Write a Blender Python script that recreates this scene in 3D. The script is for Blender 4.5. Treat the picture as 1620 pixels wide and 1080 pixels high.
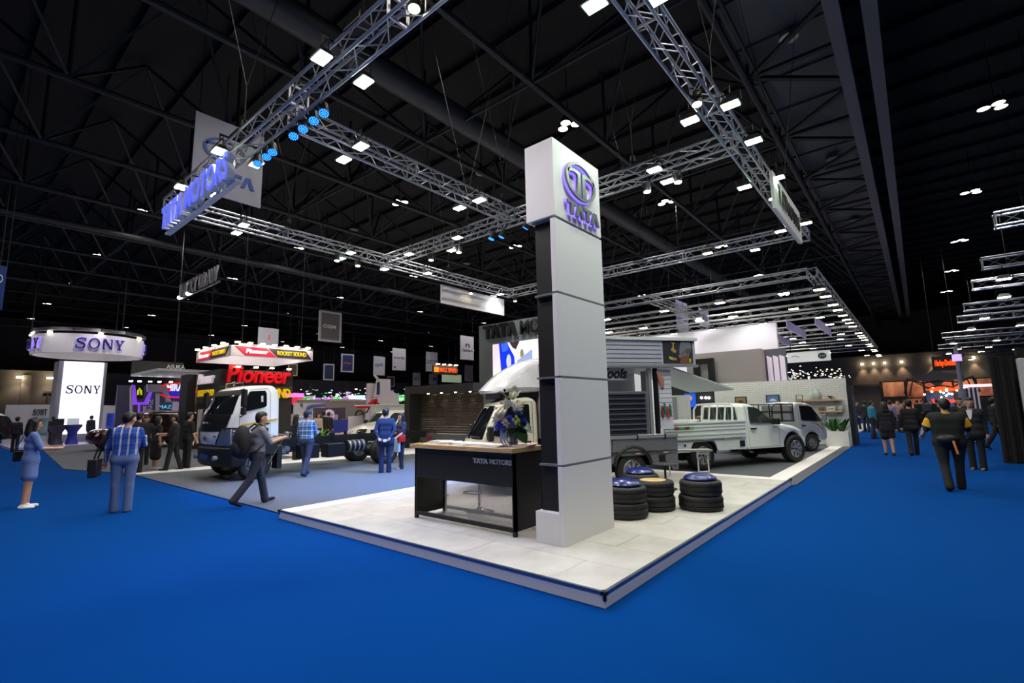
import bpy, bmesh, math, random
import numpy as np
from mathutils import Vector, Matrix
from math import sin, cos, pi, radians, sqrt, atan2, hypot

sc = bpy.context.scene
for _o in list(bpy.data.objects):
    bpy.data.objects.remove(_o)
COL = sc.collection
RND = random.Random(7)

# ------------------------------------------------------------------ camera
FPX, YAW, PIT, ROL, EYE = 767.2, radians(39.656), radians(7.82), radians(-1.11), 1.65
_fw = Vector((-sin(YAW) * cos(PIT), cos(YAW) * cos(PIT), sin(PIT)))
_rt = Vector((cos(YAW), sin(YAW), 0))
_up = _rt.cross(_fw)
CR = _rt * cos(ROL) + _up * sin(ROL)
CU = -_rt * sin(ROL) + _up * cos(ROL)
CF = _fw
CAMP = Vector((0, 0, EYE))
cd = bpy.data.cameras.new('camera')
cd.sensor_fit = 'HORIZONTAL'
cd.sensor_width = 36
cd.lens = FPX * 36 / 1620
cd.clip_end = 400
cam = bpy.data.objects.new('camera', cd)
COL.objects.link(cam)
cam.matrix_world = Matrix(((CR.x, CU.x, -CF.x, 0), (CR.y, CU.y, -CF.y, 0), (CR.z, CU.z, -CF.z, EYE), (0, 0, 0, 1)))
sc.camera = cam

# ------------------------------------------------------------------ world, exposure
w = bpy.data.worlds.new('world')
sc.world = w
w.use_nodes = True
w.node_tree.nodes['Background'].inputs[0].default_value = (0.035, 0.037, 0.045, 1)
w.node_tree.nodes['Background'].inputs[1].default_value = 1.0
sc.view_settings.view_transform = 'Standard'
sc.view_settings.look = 'None'
sc.view_settings.gamma = 1
sc.view_settings.use_curve_mapping = False
sc.view_settings.exposure = 0.0
sc.cycles.max_bounces = 6
sc.cycles.sample_clamp_indirect = 4
FLOOD_W, HALL_W, LED_W = 185, 1450, 250      # watts of a booth floodlight, a hall downlight, a blue wash light


def lamp(name, loc, power, color, parent=None, target=None, size=2.3, blend=0.7, radius=0.12):
    l = bpy.data.lights.new(name, 'SPOT')
    l.energy = power
    l.color = color
    l.spot_size = size
    l.spot_blend = blend
    l.shadow_soft_size = radius
    o = bpy.data.objects.new(name, l)
    COL.objects.link(o)
    o.location = loc
    if target is not None:
        d = Vector(target) - Vector(loc)
        o.rotation_euler = d.to_track_quat('-Z', 'Y').to_euler()
    return o


# ------------------------------------------------------------------ pixel -> place
def ray(x, y):
    return CR * (x - 810) - CU * (y - 540) + CF * FPX


def G(x, y, z=0.0):
    "point on the horizontal plane at height z"
    d = ray(x, y)
    return CAMP + d * ((z - EYE) / d.z)


def AX(x, y, X):
    d = ray(x, y)
    return CAMP + d * (X / d.x)


def AY(x, y, Y):
    d = ray(x, y)
    return CAMP + d * (Y / d.y)


def AD(x, y, dist):
    "point at a horizontal distance from the camera"
    d = ray(x, y)
    return CAMP + d * (dist / hypot(d.x, d.y))


# ------------------------------------------------------------------ materials
MATS = {}


def lin(c):
    return tuple((v / 255 / 12.92) if v / 255 <= .04045 else ((v / 255 + .055) / 1.055) ** 2.4 for v in c)


def mat(name, rgb=(128, 128, 128), rough=.5, metal=0., emit=None, estr=0., noise=0., nscale=20., bump=0., bscale=200., trans=0., coat=0., spec=.5, alpha=1.):
    if name in MATS:
        return MATS[name]
    m = bpy.data.materials.new(name)
    m.use_nodes = True
    nt = m.node_tree
    b = nt.nodes['Principled BSDF']
    c = lin(rgb)
    b.inputs['Base Color'].default_value = (*c, 1)
    b.inputs['Roughness'].default_value = rough
    b.inputs['Metallic'].default_value = metal
    b.inputs['Specular IOR Level'].default_value = spec
    b.inputs['Transmission Weight'].default_value = trans
    b.inputs['Coat Weight'].default_value = coat
    b.inputs['Alpha'].default_value = alpha
    if emit is not None:
        b.inputs['Emission Color'].default_value = (*lin(emit), 1)
        b.inputs['Emission Strength'].default_value = estr
    if noise or bump:
        tc = nt.nodes.new('ShaderNodeTexCoord')
    if noise:
        n = nt.nodes.new('ShaderNodeTexNoise')
        n.inputs['Scale'].default_value = nscale
        n.inputs['Detail'].default_value = 6
        nt.links.new(tc.outputs['Object'], n.inputs['Vector'])
        mx = nt.nodes.new('ShaderNodeMix')
        mx.data_type = 'RGBA'
        mx.inputs[6].default_value = (*[v * (1 - noise) for v in c], 1)
        mx.inputs[7].default_value = (*[min(1, v * (1 + noise)) for v in c], 1)
        nt.links.new(n.outputs['Fac'], mx.inputs[0])
        nt.links.new(mx.outputs[2], b.inputs['Base Color'])
    if bump:
        n2 = nt.nodes.new('ShaderNodeTexNoise')
        n2.inputs['Scale'].default_value = bscale
        n2.inputs['Detail'].default_value = 3
        nt.links.new(tc.outputs['Object'], n2.inputs['Vector'])
        bp = nt.nodes.new('ShaderNodeBump')
        bp.inputs['Strength'].default_value = bump
        bp.inputs['Distance'].default_value = .01
        nt.links.new(n2.outputs['Fac'], bp.inputs['Height'])
        nt.links.new(bp.outputs['Normal'], b.inputs['Normal'])
    MATS[name] = m
    return m


def ramp_mat(name, stops, scale=3., rough=.5, detail=4., emit=0., kind='noise', axis=(1, 1, 1)):
    "procedural mottled material from a colour ramp over noise"
    if name in MATS:
        return MATS[name]
    m = bpy.data.materials.new(name)
    m.use_nodes = True
    nt = m.node_tree
    b = nt.nodes['Principled BSDF']
    tc = nt.nodes.new('ShaderNodeTexCoord')
    mp = nt.nodes.new('ShaderNodeMapping')
    mp.inputs['Scale'].default_value = axis
    nt.links.new(tc.outputs['Object'], mp.inputs['Vector'])
    n = nt.nodes.new('ShaderNodeTexNoise' if kind == 'noise' else 'ShaderNodeTexVoronoi')
    n.inputs['Scale'].default_value = scale
    if kind == 'noise':
        n.inputs['Detail'].default_value = detail
    nt.links.new(mp.outputs['Vector'], n.inputs['Vector'])
    r = nt.nodes.new('ShaderNodeValToRGB')
    el = r.color_ramp.elements
    while len(el) < len(stops):
        el.new(.5)
    for e, (p, c) in zip(el, stops):
        e.position = p
        e.color = (*lin(c), 1)
    nt.links.new(n.outputs['Fac' if kind == 'noise' else 'Distance'], r.inputs['Fac'])
    nt.links.new(r.outputs['Color'], b.inputs['Base Color'])
    b.inputs['Roughness'].default_value = rough
    if emit:
        nt.links.new(r.outputs['Color'], b.inputs['Emission Color'])
        b.inputs['Emission Strength'].default_value = emit
    MATS[name] = m
    return m


def plaid_mat(name, base, stripe, light, sc_=14., grid=True):
    if name in MATS:
        return MATS[name]
    m = bpy.data.materials.new(name)
    m.use_nodes = True
    nt = m.node_tree
    b = nt.nodes['Principled BSDF']
    b.inputs['Roughness'].default_value = .9
    tc = nt.nodes.new('ShaderNodeTexCoord')
    last = None
    for ax, col, thr, k in (('Y', stripe, .62, 1), ('Z', stripe, .72, 1), ('Y', light, .86, .55)) + ((('Z', light, .93, .5),) if grid else ()):
        wv = nt.nodes.new('ShaderNodeTexWave')
        wv.bands_direction = ax
        wv.inputs['Scale'].default_value = sc_ * k * .3
        wv.inputs['Distortion'].default_value = .6
        nt.links.new(tc.outputs['Object'], wv.inputs['Vector'])
        gt = nt.nodes.new('ShaderNodeMath')
        gt.operation = 'GREATER_THAN'
        gt.inputs[1].default_value = thr
        nt.links.new(wv.outputs['Fac'], gt.inputs[0])
        mu = nt.nodes.new('ShaderNodeMath')
        mu.operation = 'MULTIPLY'
        mu.inputs[1].default_value = .6
        nt.links.new(gt.outputs[0], mu.inputs[0])
        mx = nt.nodes.new('ShaderNodeMix')
        mx.data_type = 'RGBA'
        if last is None:
            mx.inputs[6].default_value = (*lin(base), 1)
        else:
            nt.links.new(last, mx.inputs[6])
        mx.inputs[7].default_value = (*lin(col), 1)
        nt.links.new(mu.outputs[0], mx.inputs[0])
        last = mx.outputs[2]
    nt.links.new(last, b.inputs['Base Color'])
    MATS[name] = m
    return m


WHITE = mat('white_laminate', (238, 236, 236), .45)
BLACK = mat('black_laminate', (20, 20, 22), .55)
ALU = mat('aluminium', (176, 178, 182), .35, .8)
TRUSS = mat('truss_aluminium', (190, 192, 196), .35, .75)
CHROME = mat('chrome', (225, 227, 230), .12, 1.)
RUBBER = mat('tyre_rubber', (30, 29, 30), .62, bump=.2, bscale=60)
DARKMET = mat('dark_metal', (28, 28, 31), .45, .4)
GLASS = mat('dark_window_glass', (20, 24, 28), .06, 0, coat=.6, spec=.8)
LAMPW = mat('lamp_lens_white', (255, 255, 255), .3, emit=(244, 250, 255), estr=26)
LAMPG = mat('lamp_lens_green_white', (255, 255, 255), .3, emit=(205, 255, 205), estr=24)
LAMPY = mat('lamp_lens_warm', (255, 255, 255), .3, emit=(255, 236, 190), estr=18)
LAMPB = mat('led_blue', (120, 200, 255), .3, emit=(24, 104, 255), estr=5)


# ------------------------------------------------------------------ mesh builder
def frame(z):
    z = Vector(z).normalized()
    a = Vector((0, 0, 1)) if abs(z.z) < .95 else Vector((1, 0, 0))
    x = a.cross(z).normalized()
    return x, z.cross(x), z


class MB:
    def __init__(s):
        s.v, s.f, s.m = [], [], []

    def add(s, vs, fs, mi=0):
        o = len(s.v)
        s.v += [tuple(v) for v in vs]
        s.f += [tuple(i + o for i in f) for f in fs]
        s.m += [mi] * len(fs)
        return s

    def box(s, c, d, rz=0., mi=0):
        hx, hy, hz = d[0] / 2, d[1] / 2, d[2] / 2
        cr, sr = cos(rz), sin(rz)
        vs = []
        for z in (-hz, hz):
            for x, y in ((-hx, -hy), (hx, -hy), (hx, hy), (-hx, hy)):
                vs.append((c[0] + x * cr - y * sr, c[1] + x * sr + y * cr, c[2] + z))
        return s.add(vs, [(3, 2, 1, 0), (4, 5, 6, 7), (0, 1, 5, 4), (1, 2, 6, 5), (2, 3, 7, 6), (3, 0, 4, 7)], mi)

    def b2(s, x0, x1, y0, y1, z0, z1, mi=0):
        return s.box(((x0 + x1) / 2, (y0 + y1) / 2, (z0 + z1) / 2), (abs(x1 - x0), abs(y1 - y0), abs(z1 - z0)), 0, mi)

    def bar(s, p, q, wd, ht=None, mi=0):
        p, q = Vector(p), Vector(q)
        ht = wd if ht is None else ht
        x, y, z = frame(q - p)
        vs = []
        for e in (p, q):
            for a, b in ((-1, -1), (1, -1), (1, 1), (-1, 1)):
                vs.append(e + x * a * wd / 2 + y * b * ht / 2)
        return s.add(vs, [(3, 2, 1, 0), (4, 5, 6, 7), (0, 1, 5, 4), (1, 2, 6, 5), (2, 3, 7, 6), (3, 0, 4, 7)], mi)

    def cyl(s, p, q, r0, r1=None, n=12, mi=0):
        p, q = Vector(p), Vector(q)
        r1 = r0 if r1 is None else r1
        x, y, z = frame(q - p)
        vs = [e + (x * cos(2 * pi * i / n) + y * sin(2 * pi * i / n)) * r for e, r in ((p, r0), (q, r1)) for i in range(n)]
        fs = [(i, (i + 1) % n, n + (i + 1) % n, n + i) for i in range(n)]
        fs += [tuple(range(n - 1, -1, -1)), tuple(range(n, 2 * n))]
        return s.add(vs, fs, mi)

    def tube(s, path, r, n=8, mi=0, closed=False):
        P = [Vector(p) for p in path]
        k = len(P)
        rs = r if isinstance(r, (list, tuple)) else [r] * k
        vs = []
        px = None
        for i, p in enumerate(P):
            a = P[(i - 1) % k] if (closed or i > 0) else P[i]
            b = P[(i + 1) % k] if (closed or i < k - 1) else P[i]
            t = (b - a).normalized()
            if px is None:
                px = frame(t)[0]
            px = (px - t * px.dot(t))
            px = px.normalized() if px.length > 1e-6 else frame(t)[0]
            py = t.cross(px)
            vs += [p + (px * cos(2 * pi * j / n) + py * sin(2 * pi * j / n)) * rs[i] for j in range(n)]
        fs = []
        for i in range(k if closed else k - 1):
            for j in range(n):
                i2 = (i + 1) % k
                fs.append((i * n + j, i * n + (j + 1) % n, i2 * n + (j + 1) % n, i2 * n + j))
        if not closed:
            fs += [tuple(range(n - 1, -1, -1)), tuple(range((k - 1) * n, k * n))]
        return s.add(vs, fs, mi)

    def lathe(s, prof, c=(0, 0, 0), axis=(0, 0, 1), n=24, mi=0, closed=False):
        x, y, z = frame(axis)
        c = Vector(c)
        k = len(prof)
        vs = [c + (x * cos(2 * pi * j / n) + y * sin(2 * pi * j / n)) * max(r, 1e-4) + z * h for r, h in prof for j in range(n)]
        fs = []
        for i in range(k if closed else k - 1):
            i2 = (i + 1) % k
            for j in range(n):
                fs.append((i * n + j, i * n + (j + 1) % n, i2 * n + (j + 1) % n, i2 * n + j))
        if not closed:
            fs += [tuple(range(n - 1, -1, -1)), tuple(range((k - 1) * n, k * n))]
        return s.add(vs, fs, mi)

    def prism(s, poly, o, U, V, d, mi=0):
        "polygon (u,v) in the frame o,U,V extruded by vector d"
        o, U, V, d = Vector(o), Vector(U), Vector(V), Vector(d)
        n = len(poly)
        a = [o + U * u + V * v for u, v in poly]
        vs = a + [p + d for p in a]
        fs = [tuple(range(n)), tuple(range(2 * n - 1, n - 1, -1))] + [(i, n + i, n + (i + 1) % n, (i + 1) % n) for i in range(n)]
        return s.add(vs, fs, mi)

    def ell(s, c, r, nu=12, nv=8, mi=0, M=None):
        vs, fs = [], []
        c = Vector(c)
        for i in range(nv + 1):
            a = -pi / 2 + pi * i / nv
            for j in range(nu):
                b = 2 * pi * j / nu
                p = Vector((r[0] * cos(a) * cos(b), r[1] * cos(a) * sin(b), r[2] * sin(a)))
                vs.append(c + (M @ p if M else p))
        for i in range(nv):
            for j in range(nu):
                fs.append((i * nu + j, i * nu + (j + 1) % nu, (i + 1) * nu + (j + 1) % nu, (i + 1) * nu + j))
        return s.add(vs, fs, mi)

    def grid(s, pts, mi=0, flip=False):
        "pts: rows of points"
        nr, nc = len(pts), len(pts[0])
        vs = [p for row in pts for p in row]
        fs = [(i * nc + j, i * nc + j + 1, (i + 1) * nc + j + 1, (i + 1) * nc + j) for i in range(nr - 1) for j in range(nc - 1)]
        return s.add(vs, fs, mi)

    def mesh(s, name, mats, smooth=False):
        me = bpy.data.meshes.new(name)
        me.from_pydata([tuple(v) for v in s.v], [], s.f)
        for m in (mats if isinstance(mats, (list, tuple)) else [mats]):
            me.materials.append(m)
        if any(s.m):
            me.polygons.foreach_set('material_index', s.m)
        if smooth:
            me.polygons.foreach_set('use_smooth', [True] * len(s.f))
            me.update()
            me.set_sharp_from_angle(angle=radians(42))
        me.update()
        return me

    def build(s, name, mats, parent=None, smooth=False, bevel=0., kind=None):
        o = bpy.data.objects.new(name, s.mesh(name, mats, smooth))
        COL.objects.link(o)
        if parent is not None:
            o.parent = parent
        if bevel:
            bm = bmesh.new()
            bm.from_mesh(o.data)
            bmesh.ops.remove_doubles(bm, verts=bm.verts, dist=1e-5)
            bmesh.ops.recalc_face_normals(bm, faces=bm.faces)
            bm.to_mesh(o.data)
            bm.free()
            md = o.modifiers.new('bevel', 'BEVEL')
            md.width = bevel
            md.segments = 2
            md.limit_method = 'ANGLE'
            md.angle_limit = radians(50)
        if kind:
            o['kind'] = kind
        return o


def tag(o, label, cat, group=None):
    o['label'] = label
    o['category'] = cat
    if group:
        o['group'] = group
    return o


def thing(name, label, cat, loc=(0, 0, 0), rz=0., group=None):
    o = bpy.data.objects.new(name, None)
    o.empty_display_size = .2
    COL.objects.link(o)
    o.location = loc
    o.rotation_euler = (0, 0, rz)
    return tag(o, label, cat, group)


def struct(name, mb, m, parent=None, **k):
    o = mb.build(name, m, parent, **k)
    if parent is None:
        o['kind'] = 'structure'
    return o


def inst(name, me, parent=None, loc=(0, 0, 0), rot=(0, 0, 0), scale=(1, 1, 1)):
    o = bpy.data.objects.new(name, me)
    COL.objects.link(o)
    o.parent = parent
    o.location, o.rotation_euler, o.scale = loc, rot, scale
    return o


def dup(root, loc=None, rz=None, label=None):
    r = root.copy()
    COL.objects.link(r)
    if loc is not None:
        r.location = loc
    if rz is not None:
        r.rotation_euler = (0, 0, rz)
    if label:
        r['label'] = label
    for ch in root.children:
        c = ch.copy()
        COL.objects.link(c)
        c.parent = r
        for g in ch.children:
            d = g.copy()
            COL.objects.link(d)
            d.parent = c
    return r


# ------------------------------------------------------------------ lettering
def text_mesh(s, ext=.02, shear=0., bold=0.):
    cu = bpy.data.curves.new('lettering', 'FONT')
    cu.body = s
    cu.extrude = ext
    cu.shear = shear
    cu.offset = bold
    cu.resolution_u = 3
    ob = bpy.data.objects.new('lettering', cu)
    me = bpy.data.meshes.new_from_object(ob)
    bpy.data.objects.remove(ob)
    n = len(me.vertices)
    co = np.empty(n * 3)
    me.vertices.foreach_get('co', co)
    return me, co.reshape(-1, 3)


def text(name, s, m, o, U, V, width, height, parent=None, depth=.02, shear=0., bold=0.):
    "lettering whose box is width x height, its lower left corner at o, reading along U, up along V"
    me, co = text_mesh(s, .5, shear, bold)
    mn, mx = co.min(0), co.max(0)
    co = (co - mn) / np.maximum(mx - mn, 1e-6)
    U, V = Vector(U).normalized(), Vector(V).normalized()
    N = U.cross(V)
    o = Vector(o)
    P = np.outer(co[:, 0] * width, U) + np.outer(co[:, 1] * height, V) + np.outer(co[:, 2] * depth, N) + np.array(o)
    me.vertices.foreach_set('co', P.ravel())
    me.materials.clear()
    me.materials.append(m)
    me.update()
    ob = bpy.data.objects.new(name, me)
    COL.objects.link(ob)
    ob.parent = parent
    return ob


T_POLY = [(0, 1), (1, 1), (.97, .76), (.65, .76), (.65, 0), (.35, 0), (.35, .76), (.05, .76)]
A_POLY = [(0, 0), (.33, 1), (.67, 1), (1, 0), (.70, 0), (.5, .62), (.30, 0)]


def tata_word(o, U, V, width, height, m, parent, depth=.02):
    U, V = Vector(U).normalized(), Vector(V).normalized()
    N = U.cross(V)
    lw = width / 3.75
    for i, ch in enumerate('TATA'):
        poly = T_POLY if ch == 'T' else A_POLY
        MB().prism([(u * lw * 1.02, v * height) for u, v in poly], Vector(o) + U * (i * lw * .92), U, V, N * depth).build('letter_' + ch.lower(), m, parent)


def tata_oval(o, U, V, rx, ry, m, parent, depth=.03):
    "the oval emblem: a ring crossed by two arms that bend down into a split stem"
    U, V = Vector(U).normalized(), Vector(V).normalized()
    N = U.cross(V)
    o = Vector(o)
    mb = MB()
    n = 40
    for i in range(n):
        a, b = 2 * pi * i / n, 2 * pi * (i + 1) / n
        mb.prism([(rx * cos(a), ry * sin(a)), (rx * cos(b), ry * sin(b)), (rx * .84 * cos(b), ry * .87 * sin(b)), (rx * .84 * cos(a), ry * .87 * sin(a))], o, U, V, N * depth)
    for sx in (-1, 1):
        pts = [(.90, .30), (.72, .46), (.40, .52), (.10, .50), (.05, .40), (.05, -.90), (.33, -.84), (.24, .10), (.26, .30), (.45, .33), (.70, .27), (.88, .12)]
        mb.prism([(sx * x * rx, y * ry) for x, y in pts], o, U, V, N * depth)
    return mb.build('oval_emblem', m, parent)


def rect(o, U, V, wd, ht, d, mb=None, mi=0):
    "thin board with its lower left corner at o"
    U, V = Vector(U).normalized(), Vector(V).normalized()
    N = U.cross(V)
    mb = mb or MB()
    return mb.prism([(0, 0), (wd, 0), (wd, ht), (0, ht)], o, U, V, N * d, mi)

# ================================================================== HALL SHELL
BLUE = mat('blue_carpet', (2, 60, 130), 1., noise=.22, nscale=130, bump=.25, bscale=420, spec=.03)
GREYC = mat('grey_carpet', (94, 97, 104), .95, noise=.16, nscale=90, bump=.25, bscale=420, spec=.1)
PALEF = mat('pale_floor', (214, 208, 204), .5, noise=.06, nscale=8)
ROOF = mat('black_roof_deck', (14, 15, 17), .85)
STEEL = mat('dark_roof_steel', (33, 35, 39), .55)
HALLW = mat('hall_wall_grey', (128, 120, 118), .8, noise=.08, nscale=.8)

struct('floor', MB().b2(-95, 30, -20, 95, -.3, 0), BLUE)
struct('ceiling', MB().b2(-95, 30, -20, 95, 15.2, 15.4), ROOF)
struct('wall_left', MB().b2(-95.4, -95, -20, 95, 0, 15.2), HALLW)
struct('wall_back', MB().b2(-95, 30, 95, 95.4, 0, 15.2), HALLW)
struct('wall_right', MB().b2(30, 30.4, -20, 95, 0, 15.2), mat('black_drape', (18, 18, 20), .9))
struct('wall_front', MB().b2(-95, 30, -20.4, -20, 0, 15.2), HALLW)
CEIL = bpy.data.objects['ceiling']

# roof steel: pipes along y with fans of struts up to the deck
NODES = [1.9 + 4.83 * k for k in range(17)]
purl = MB()
for k in range(48):
    yy = -14 + 2.2 * k
    purl.b2(-95, 30, yy - .08, yy + .08, 14.95, 15.2)
purl.build('purlins', ROOF, CEIL, kind='stuff')
far_struts = MB()
STRUT_ME = {}
for k in range(15):
    X = -3.25 - 5.3 * k
    MB().cyl((X, -12, 12), (X, 84, 12), .11, n=8).build('pipe_chord', STEEL, CEIL)
    for yn in NODES:
        for dx, dy in ((-2.65, -2.4), (-2.65, 2.4), (2.65, -2.4), (2.65, 2.4), (0, 0)):
            if k == 0 and dx > 0:
                continue
            if hypot(X, yn) < 24 and yn > 5:
                key = (dx, dy)
                if key not in STRUT_ME:
                    STRUT_ME[key] = MB().cyl((0, 0, 0), (dx, dy, 3.1), .06, n=6).mesh('strut', STEEL)
                inst('strut', STRUT_ME[key], CEIL, (X, yn, 12))
            elif hypot(X, yn) < 60:
                far_struts.cyl((X, yn, 12), (X + dx, yn + dy, 15.1), .06, n=4)
far_struts.build('distant_struts', STEEL, CEIL, kind='stuff')
for yn in NODES[2::2]:
    MB().cyl((-80, yn, 12), (-3.25, yn, 12), .05, n=6).build('cross_chord', STEEL, CEIL)
# round air duct beside the second pipe
MB().cyl((-11.9, -12, 12.2), (-11.9, 84, 12.2), .42, n=14).build('air_duct', mat('duct_grey', (46, 48, 53), .5), CEIL, smooth=True)
MB().cyl((-33, -12, 11.6), (-33, 84, 11.6), .16, n=10).build('air_duct', MATS['duct_grey'], CEIL, smooth=True)
MB().cyl((-49, -12, 11.6), (-49, 84, 11.6), .16, n=10).build('air_duct', MATS['duct_grey'], CEIL, smooth=True)
# walkway deck with fan struts beside the double beam over the aisle
DECK = mat('catwalk_deck', (66, 68, 76), .7)
dk = MB().b2(-3.3, -.8, 4, 84, 12.75, 12.8)
for k in range(36):
    yy = 4.5 + 2.2 * k
    dk.b2(-3.3, -.8, yy - .05, yy + .05, 12.66, 12.76)
dk.build('catwalk_deck', DECK, CEIL)
for X, wd in ((-.72, .34), (.05, .34)):
    b = MB()
    b.b2(X - wd / 2, X + wd / 2, -12, 84, 11.82, 11.88).b2(X - .03, X + .03, -12, 84, 11.88, 12.5).b2(X - wd / 2, X + wd / 2, -12, 84, 12.5, 12.56)
    b.build('i_beam', mat('beam_grey', (84, 84, 92), .6), CEIL)
MB().cyl((-3.0, 2, 12.3), (-3.0, 84, 12.3), .06, n=6).build('cable_pipe', STEEL, CEIL)
fan = {}
BSTEEL = mat('black_strut', (22, 22, 25), .7)
for yn in NODES[1:]:
    for dy in (-2.15, 0, 2.2):
        if dy not in fan:
            fan[dy] = MB().bar((0, 0, 0), (2.5, dy, 0), .16, .1).mesh('fan_strut', BSTEEL)
        inst('fan_strut', fan[dy], CEIL, (-3.2, yn, 12.25))

# ================================================================== BOOTH FLOOR
PH = .13
STRIP = mat('white_floor_strip', (240, 238, 236), .45)
gc = MB().b2(-17.5, -2.3, 3.95, 23.2, 0, .012).b2(-2.3, -2.1, 11.36, 23.2, 0, .012)
struct('floor_display_carpet', gc, GREYC)
tr = MB().b2(-17.5, -7.94, 3.9, 3.95, 0, .02)
tr.b2(-2.1, -2.06, 11.35, 23.2, 0, .022)
struct('trim_1', tr, mat('carpet_edge_trim', (70, 84, 116), .5, .4))
struct('trim_2', MB().b2(-2.72, -2.34, 11.35, 22.9, .012, .02), STRIP)
struct('trim_3', MB().b2(-8.35, -7.9, 3.95, 4.22, .012, .02), STRIP)
b = MB().prism([(-17.5, 3.95), (-17.0, 3.95), (-14.7, 12.4), (-14.4, 23), (-17.5, 23)], (0, 0, .012), (1, 0, 0), (0, 1, 0), (0, 0, .008))
struct('trim_4', b, STRIP)
struct('floor_pale_left', MB().b2(-40, -17.5, 9.0, 40, 0, .01), PALEF)
struct('floor_grey_left', MB().prism([(-38, 4.3), (-21.0, 3.0), (-17.6, 3.9), (-17.6, 9.0), (-38, 9.0)], (0, 0, .01), (1, 0, 0), (0, 1, 0), (0, 0, .008)), GREYC)
struct('floor_white_right', MB().b2(-16, -2.6, 27, 44, 0, .05), mat('glossy_white_floor', (236, 236, 240), .25))

# ================================================================== PLATFORM with laid tiles
TILE = ramp_mat('concrete_tile', [(.25, (178, 172, 166)), (.5, (196, 190, 184)), (.78, (208, 203, 198))], 3.2, .42, 9, axis=(1, .6, 1))
PX0, PX1, PY0, PY1 = -7.93, -2.16, 3.74, 11.35
plat = thing('display_platform', 'low white-edged platform laid with pale concrete-look tiles', 'platform', (0, 0, 0))
MB().b2(PX0, PX1, PY0, PY1, 0, PH - .016).build('deck', WHITE, plat)
MB().b2(PX0 - .006, PX1 + .006, PY0 - .006, PY0, .003, PH - .02).build('fascia', WHITE, plat)
MB().b2(PX1, PX1 + .006, PY0, PY1, .003, PH - .02).build('fascia', WHITE, plat)
EDGE = mat('edge_trim_metal', (120, 128, 150), .3, .8)
MB().b2(PX0, PX1 + .012, PY0 - .012, PY0 + .018, PH - .022, PH + .002).build('edge_trim', EDGE, plat)
MB().b2(PX1 - .018, PX1 + .012, PY0 + .018, PY1, PH - .022, PH + .002).build('edge_trim', EDGE, plat)
for cx, cy in ((PX1, PY0), (PX0, PY0), (PX1, PY1)):
    MB().box((cx, cy, PH - .008), (.05, .05, .03)).box((cx + .004, cy - .004, PH - .04), (.022, .022, .06)).build('corner_cap', BLACK, plat)
MB().b2(PX0, PX0 + .34, PY0 + .018, PY1, PH - .016, PH).build('border_strip', STRIP, plat)
MB().b2(PX0 + .34, PX1 - .018, PY1 - .3, PY1, PH - .016, PH).build('border_strip', STRIP, plat)
tx0, tx1, ty0, ty1 = PX0 + .343, PX1 - .02, PY0 + .02, PY1 - .303
TW, TD = 1.22, .61
nr = int(math.ceil((ty1 - ty0) / TD))
for r in range(nr):
    y0, y1 = ty0 + r * TD, min(ty0 + (r + 1) * TD, ty1)
    x = tx0 - (TW * .5 if r % 2 else 0)
    while x < tx1:
        a, bb = max(x, tx0), min(x + TW, tx1)
        if bb - a > .05:
            cx, cy = (a + bb) / 2, (y0 + y1) / 2
            inst('tile', MB().box((0, 0, 0), (bb - a - .004, y1 - y0 - .004, .016)).mesh('tile', TILE), plat, (cx, cy, PH - .008 + RND.uniform(-.0006, .0006)))
        x += TW

# ================================================================== PYLON
PIL = thing('brand_pylon', 'tall white brand pylon with black side recess and glowing oval emblem', 'pylon', (-3.13, 4.62, PH))
# local: x from -.37..0, y 0..1.12, z 0..4.81
PANEL = mat('pylon_white_panel', (233, 231, 232), .5)
zs = [0, .865, 1.865, 2.862, 3.79]
for a, c in zip(zs[:-1], zs[1:]):
    MB().b2(-.07, 0, 0, 1.12, a + (.0 if a == 0 else .012), c - .012).build('front_panel', PANEL, PIL, bevel=.004)
MB().b2(-.36, -.07, .09, 1.0, .34, 3.79).build('recess_panel', mat('recess_black', (14, 14, 16), .6), PIL)
MB().b2(-.395, -.07, 0, 1.06, 0, .345).build('plinth', PANEL, PIL, bevel=.004)
for c in zs[1:4]:
    MB().b2(-.35, -.0, .03, 1.13, c - .011, c + .011).build('shadow_gap_shelf', mat('pylon_joint', (150, 150, 156), .4, .6), PIL)
MB().b2(-.43, 0, 0, 1.12, 3.81, 4.81).build('head_box', PANEL, PIL, bevel=.004)
MB().b2(-.37, -.02, .04, 1.08, 3.79, 3.81).build('head_joint', MATS['pylon_joint'], PIL)
STEELB = mat('brushed_steel', (128, 136, 132), .32, .7)
GLOW = mat('violet_back_light', (160, 140, 255), .5, emit=(150, 120, 255), estr=1.1)
o_ = Vector((.03, .56, 4.40))
tata_oval(o_, (0, 1, 0), (0, 0, 1), .36, .25, STEELB, PIL, .03)
glow = MB()
for i in range(40):
    a, b_ = 2 * pi * i / 40, 2 * pi * (i + 1) / 40
    glow.prism([(.37 * cos(a), .26 * sin(a)), (.37 * cos(b_), .26 * sin(b_)), (.29 * cos(b_), .205 * sin(b_)), (.29 * cos(a), .205 * sin(a))], Vector((.004, .56, 4.40)), (0, 1, 0), (0, 0, 1), Vector((.014, 0, 0)))
for sx in (-1, 1):
    glow.prism([(sx * x * .36, y * .25) for x, y in [(.90, .34), (.40, .56), (.10, .54), (.01, .40), (.01, -.90), (.37, -.84), (.28, .10), (.30, .28), (.70, .2), (.88, .08)]], Vector((.004, .56, 4.40)), (0, 1, 0), (0, 0, 1), Vector((.014, 0, 0)))
glow.build('back_light', GLOW, PIL)
tata_word((.03, .22, 3.90), (0, 1, 0), (0, 0, 1), .76, .17, STEELB, PIL, .03)
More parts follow.
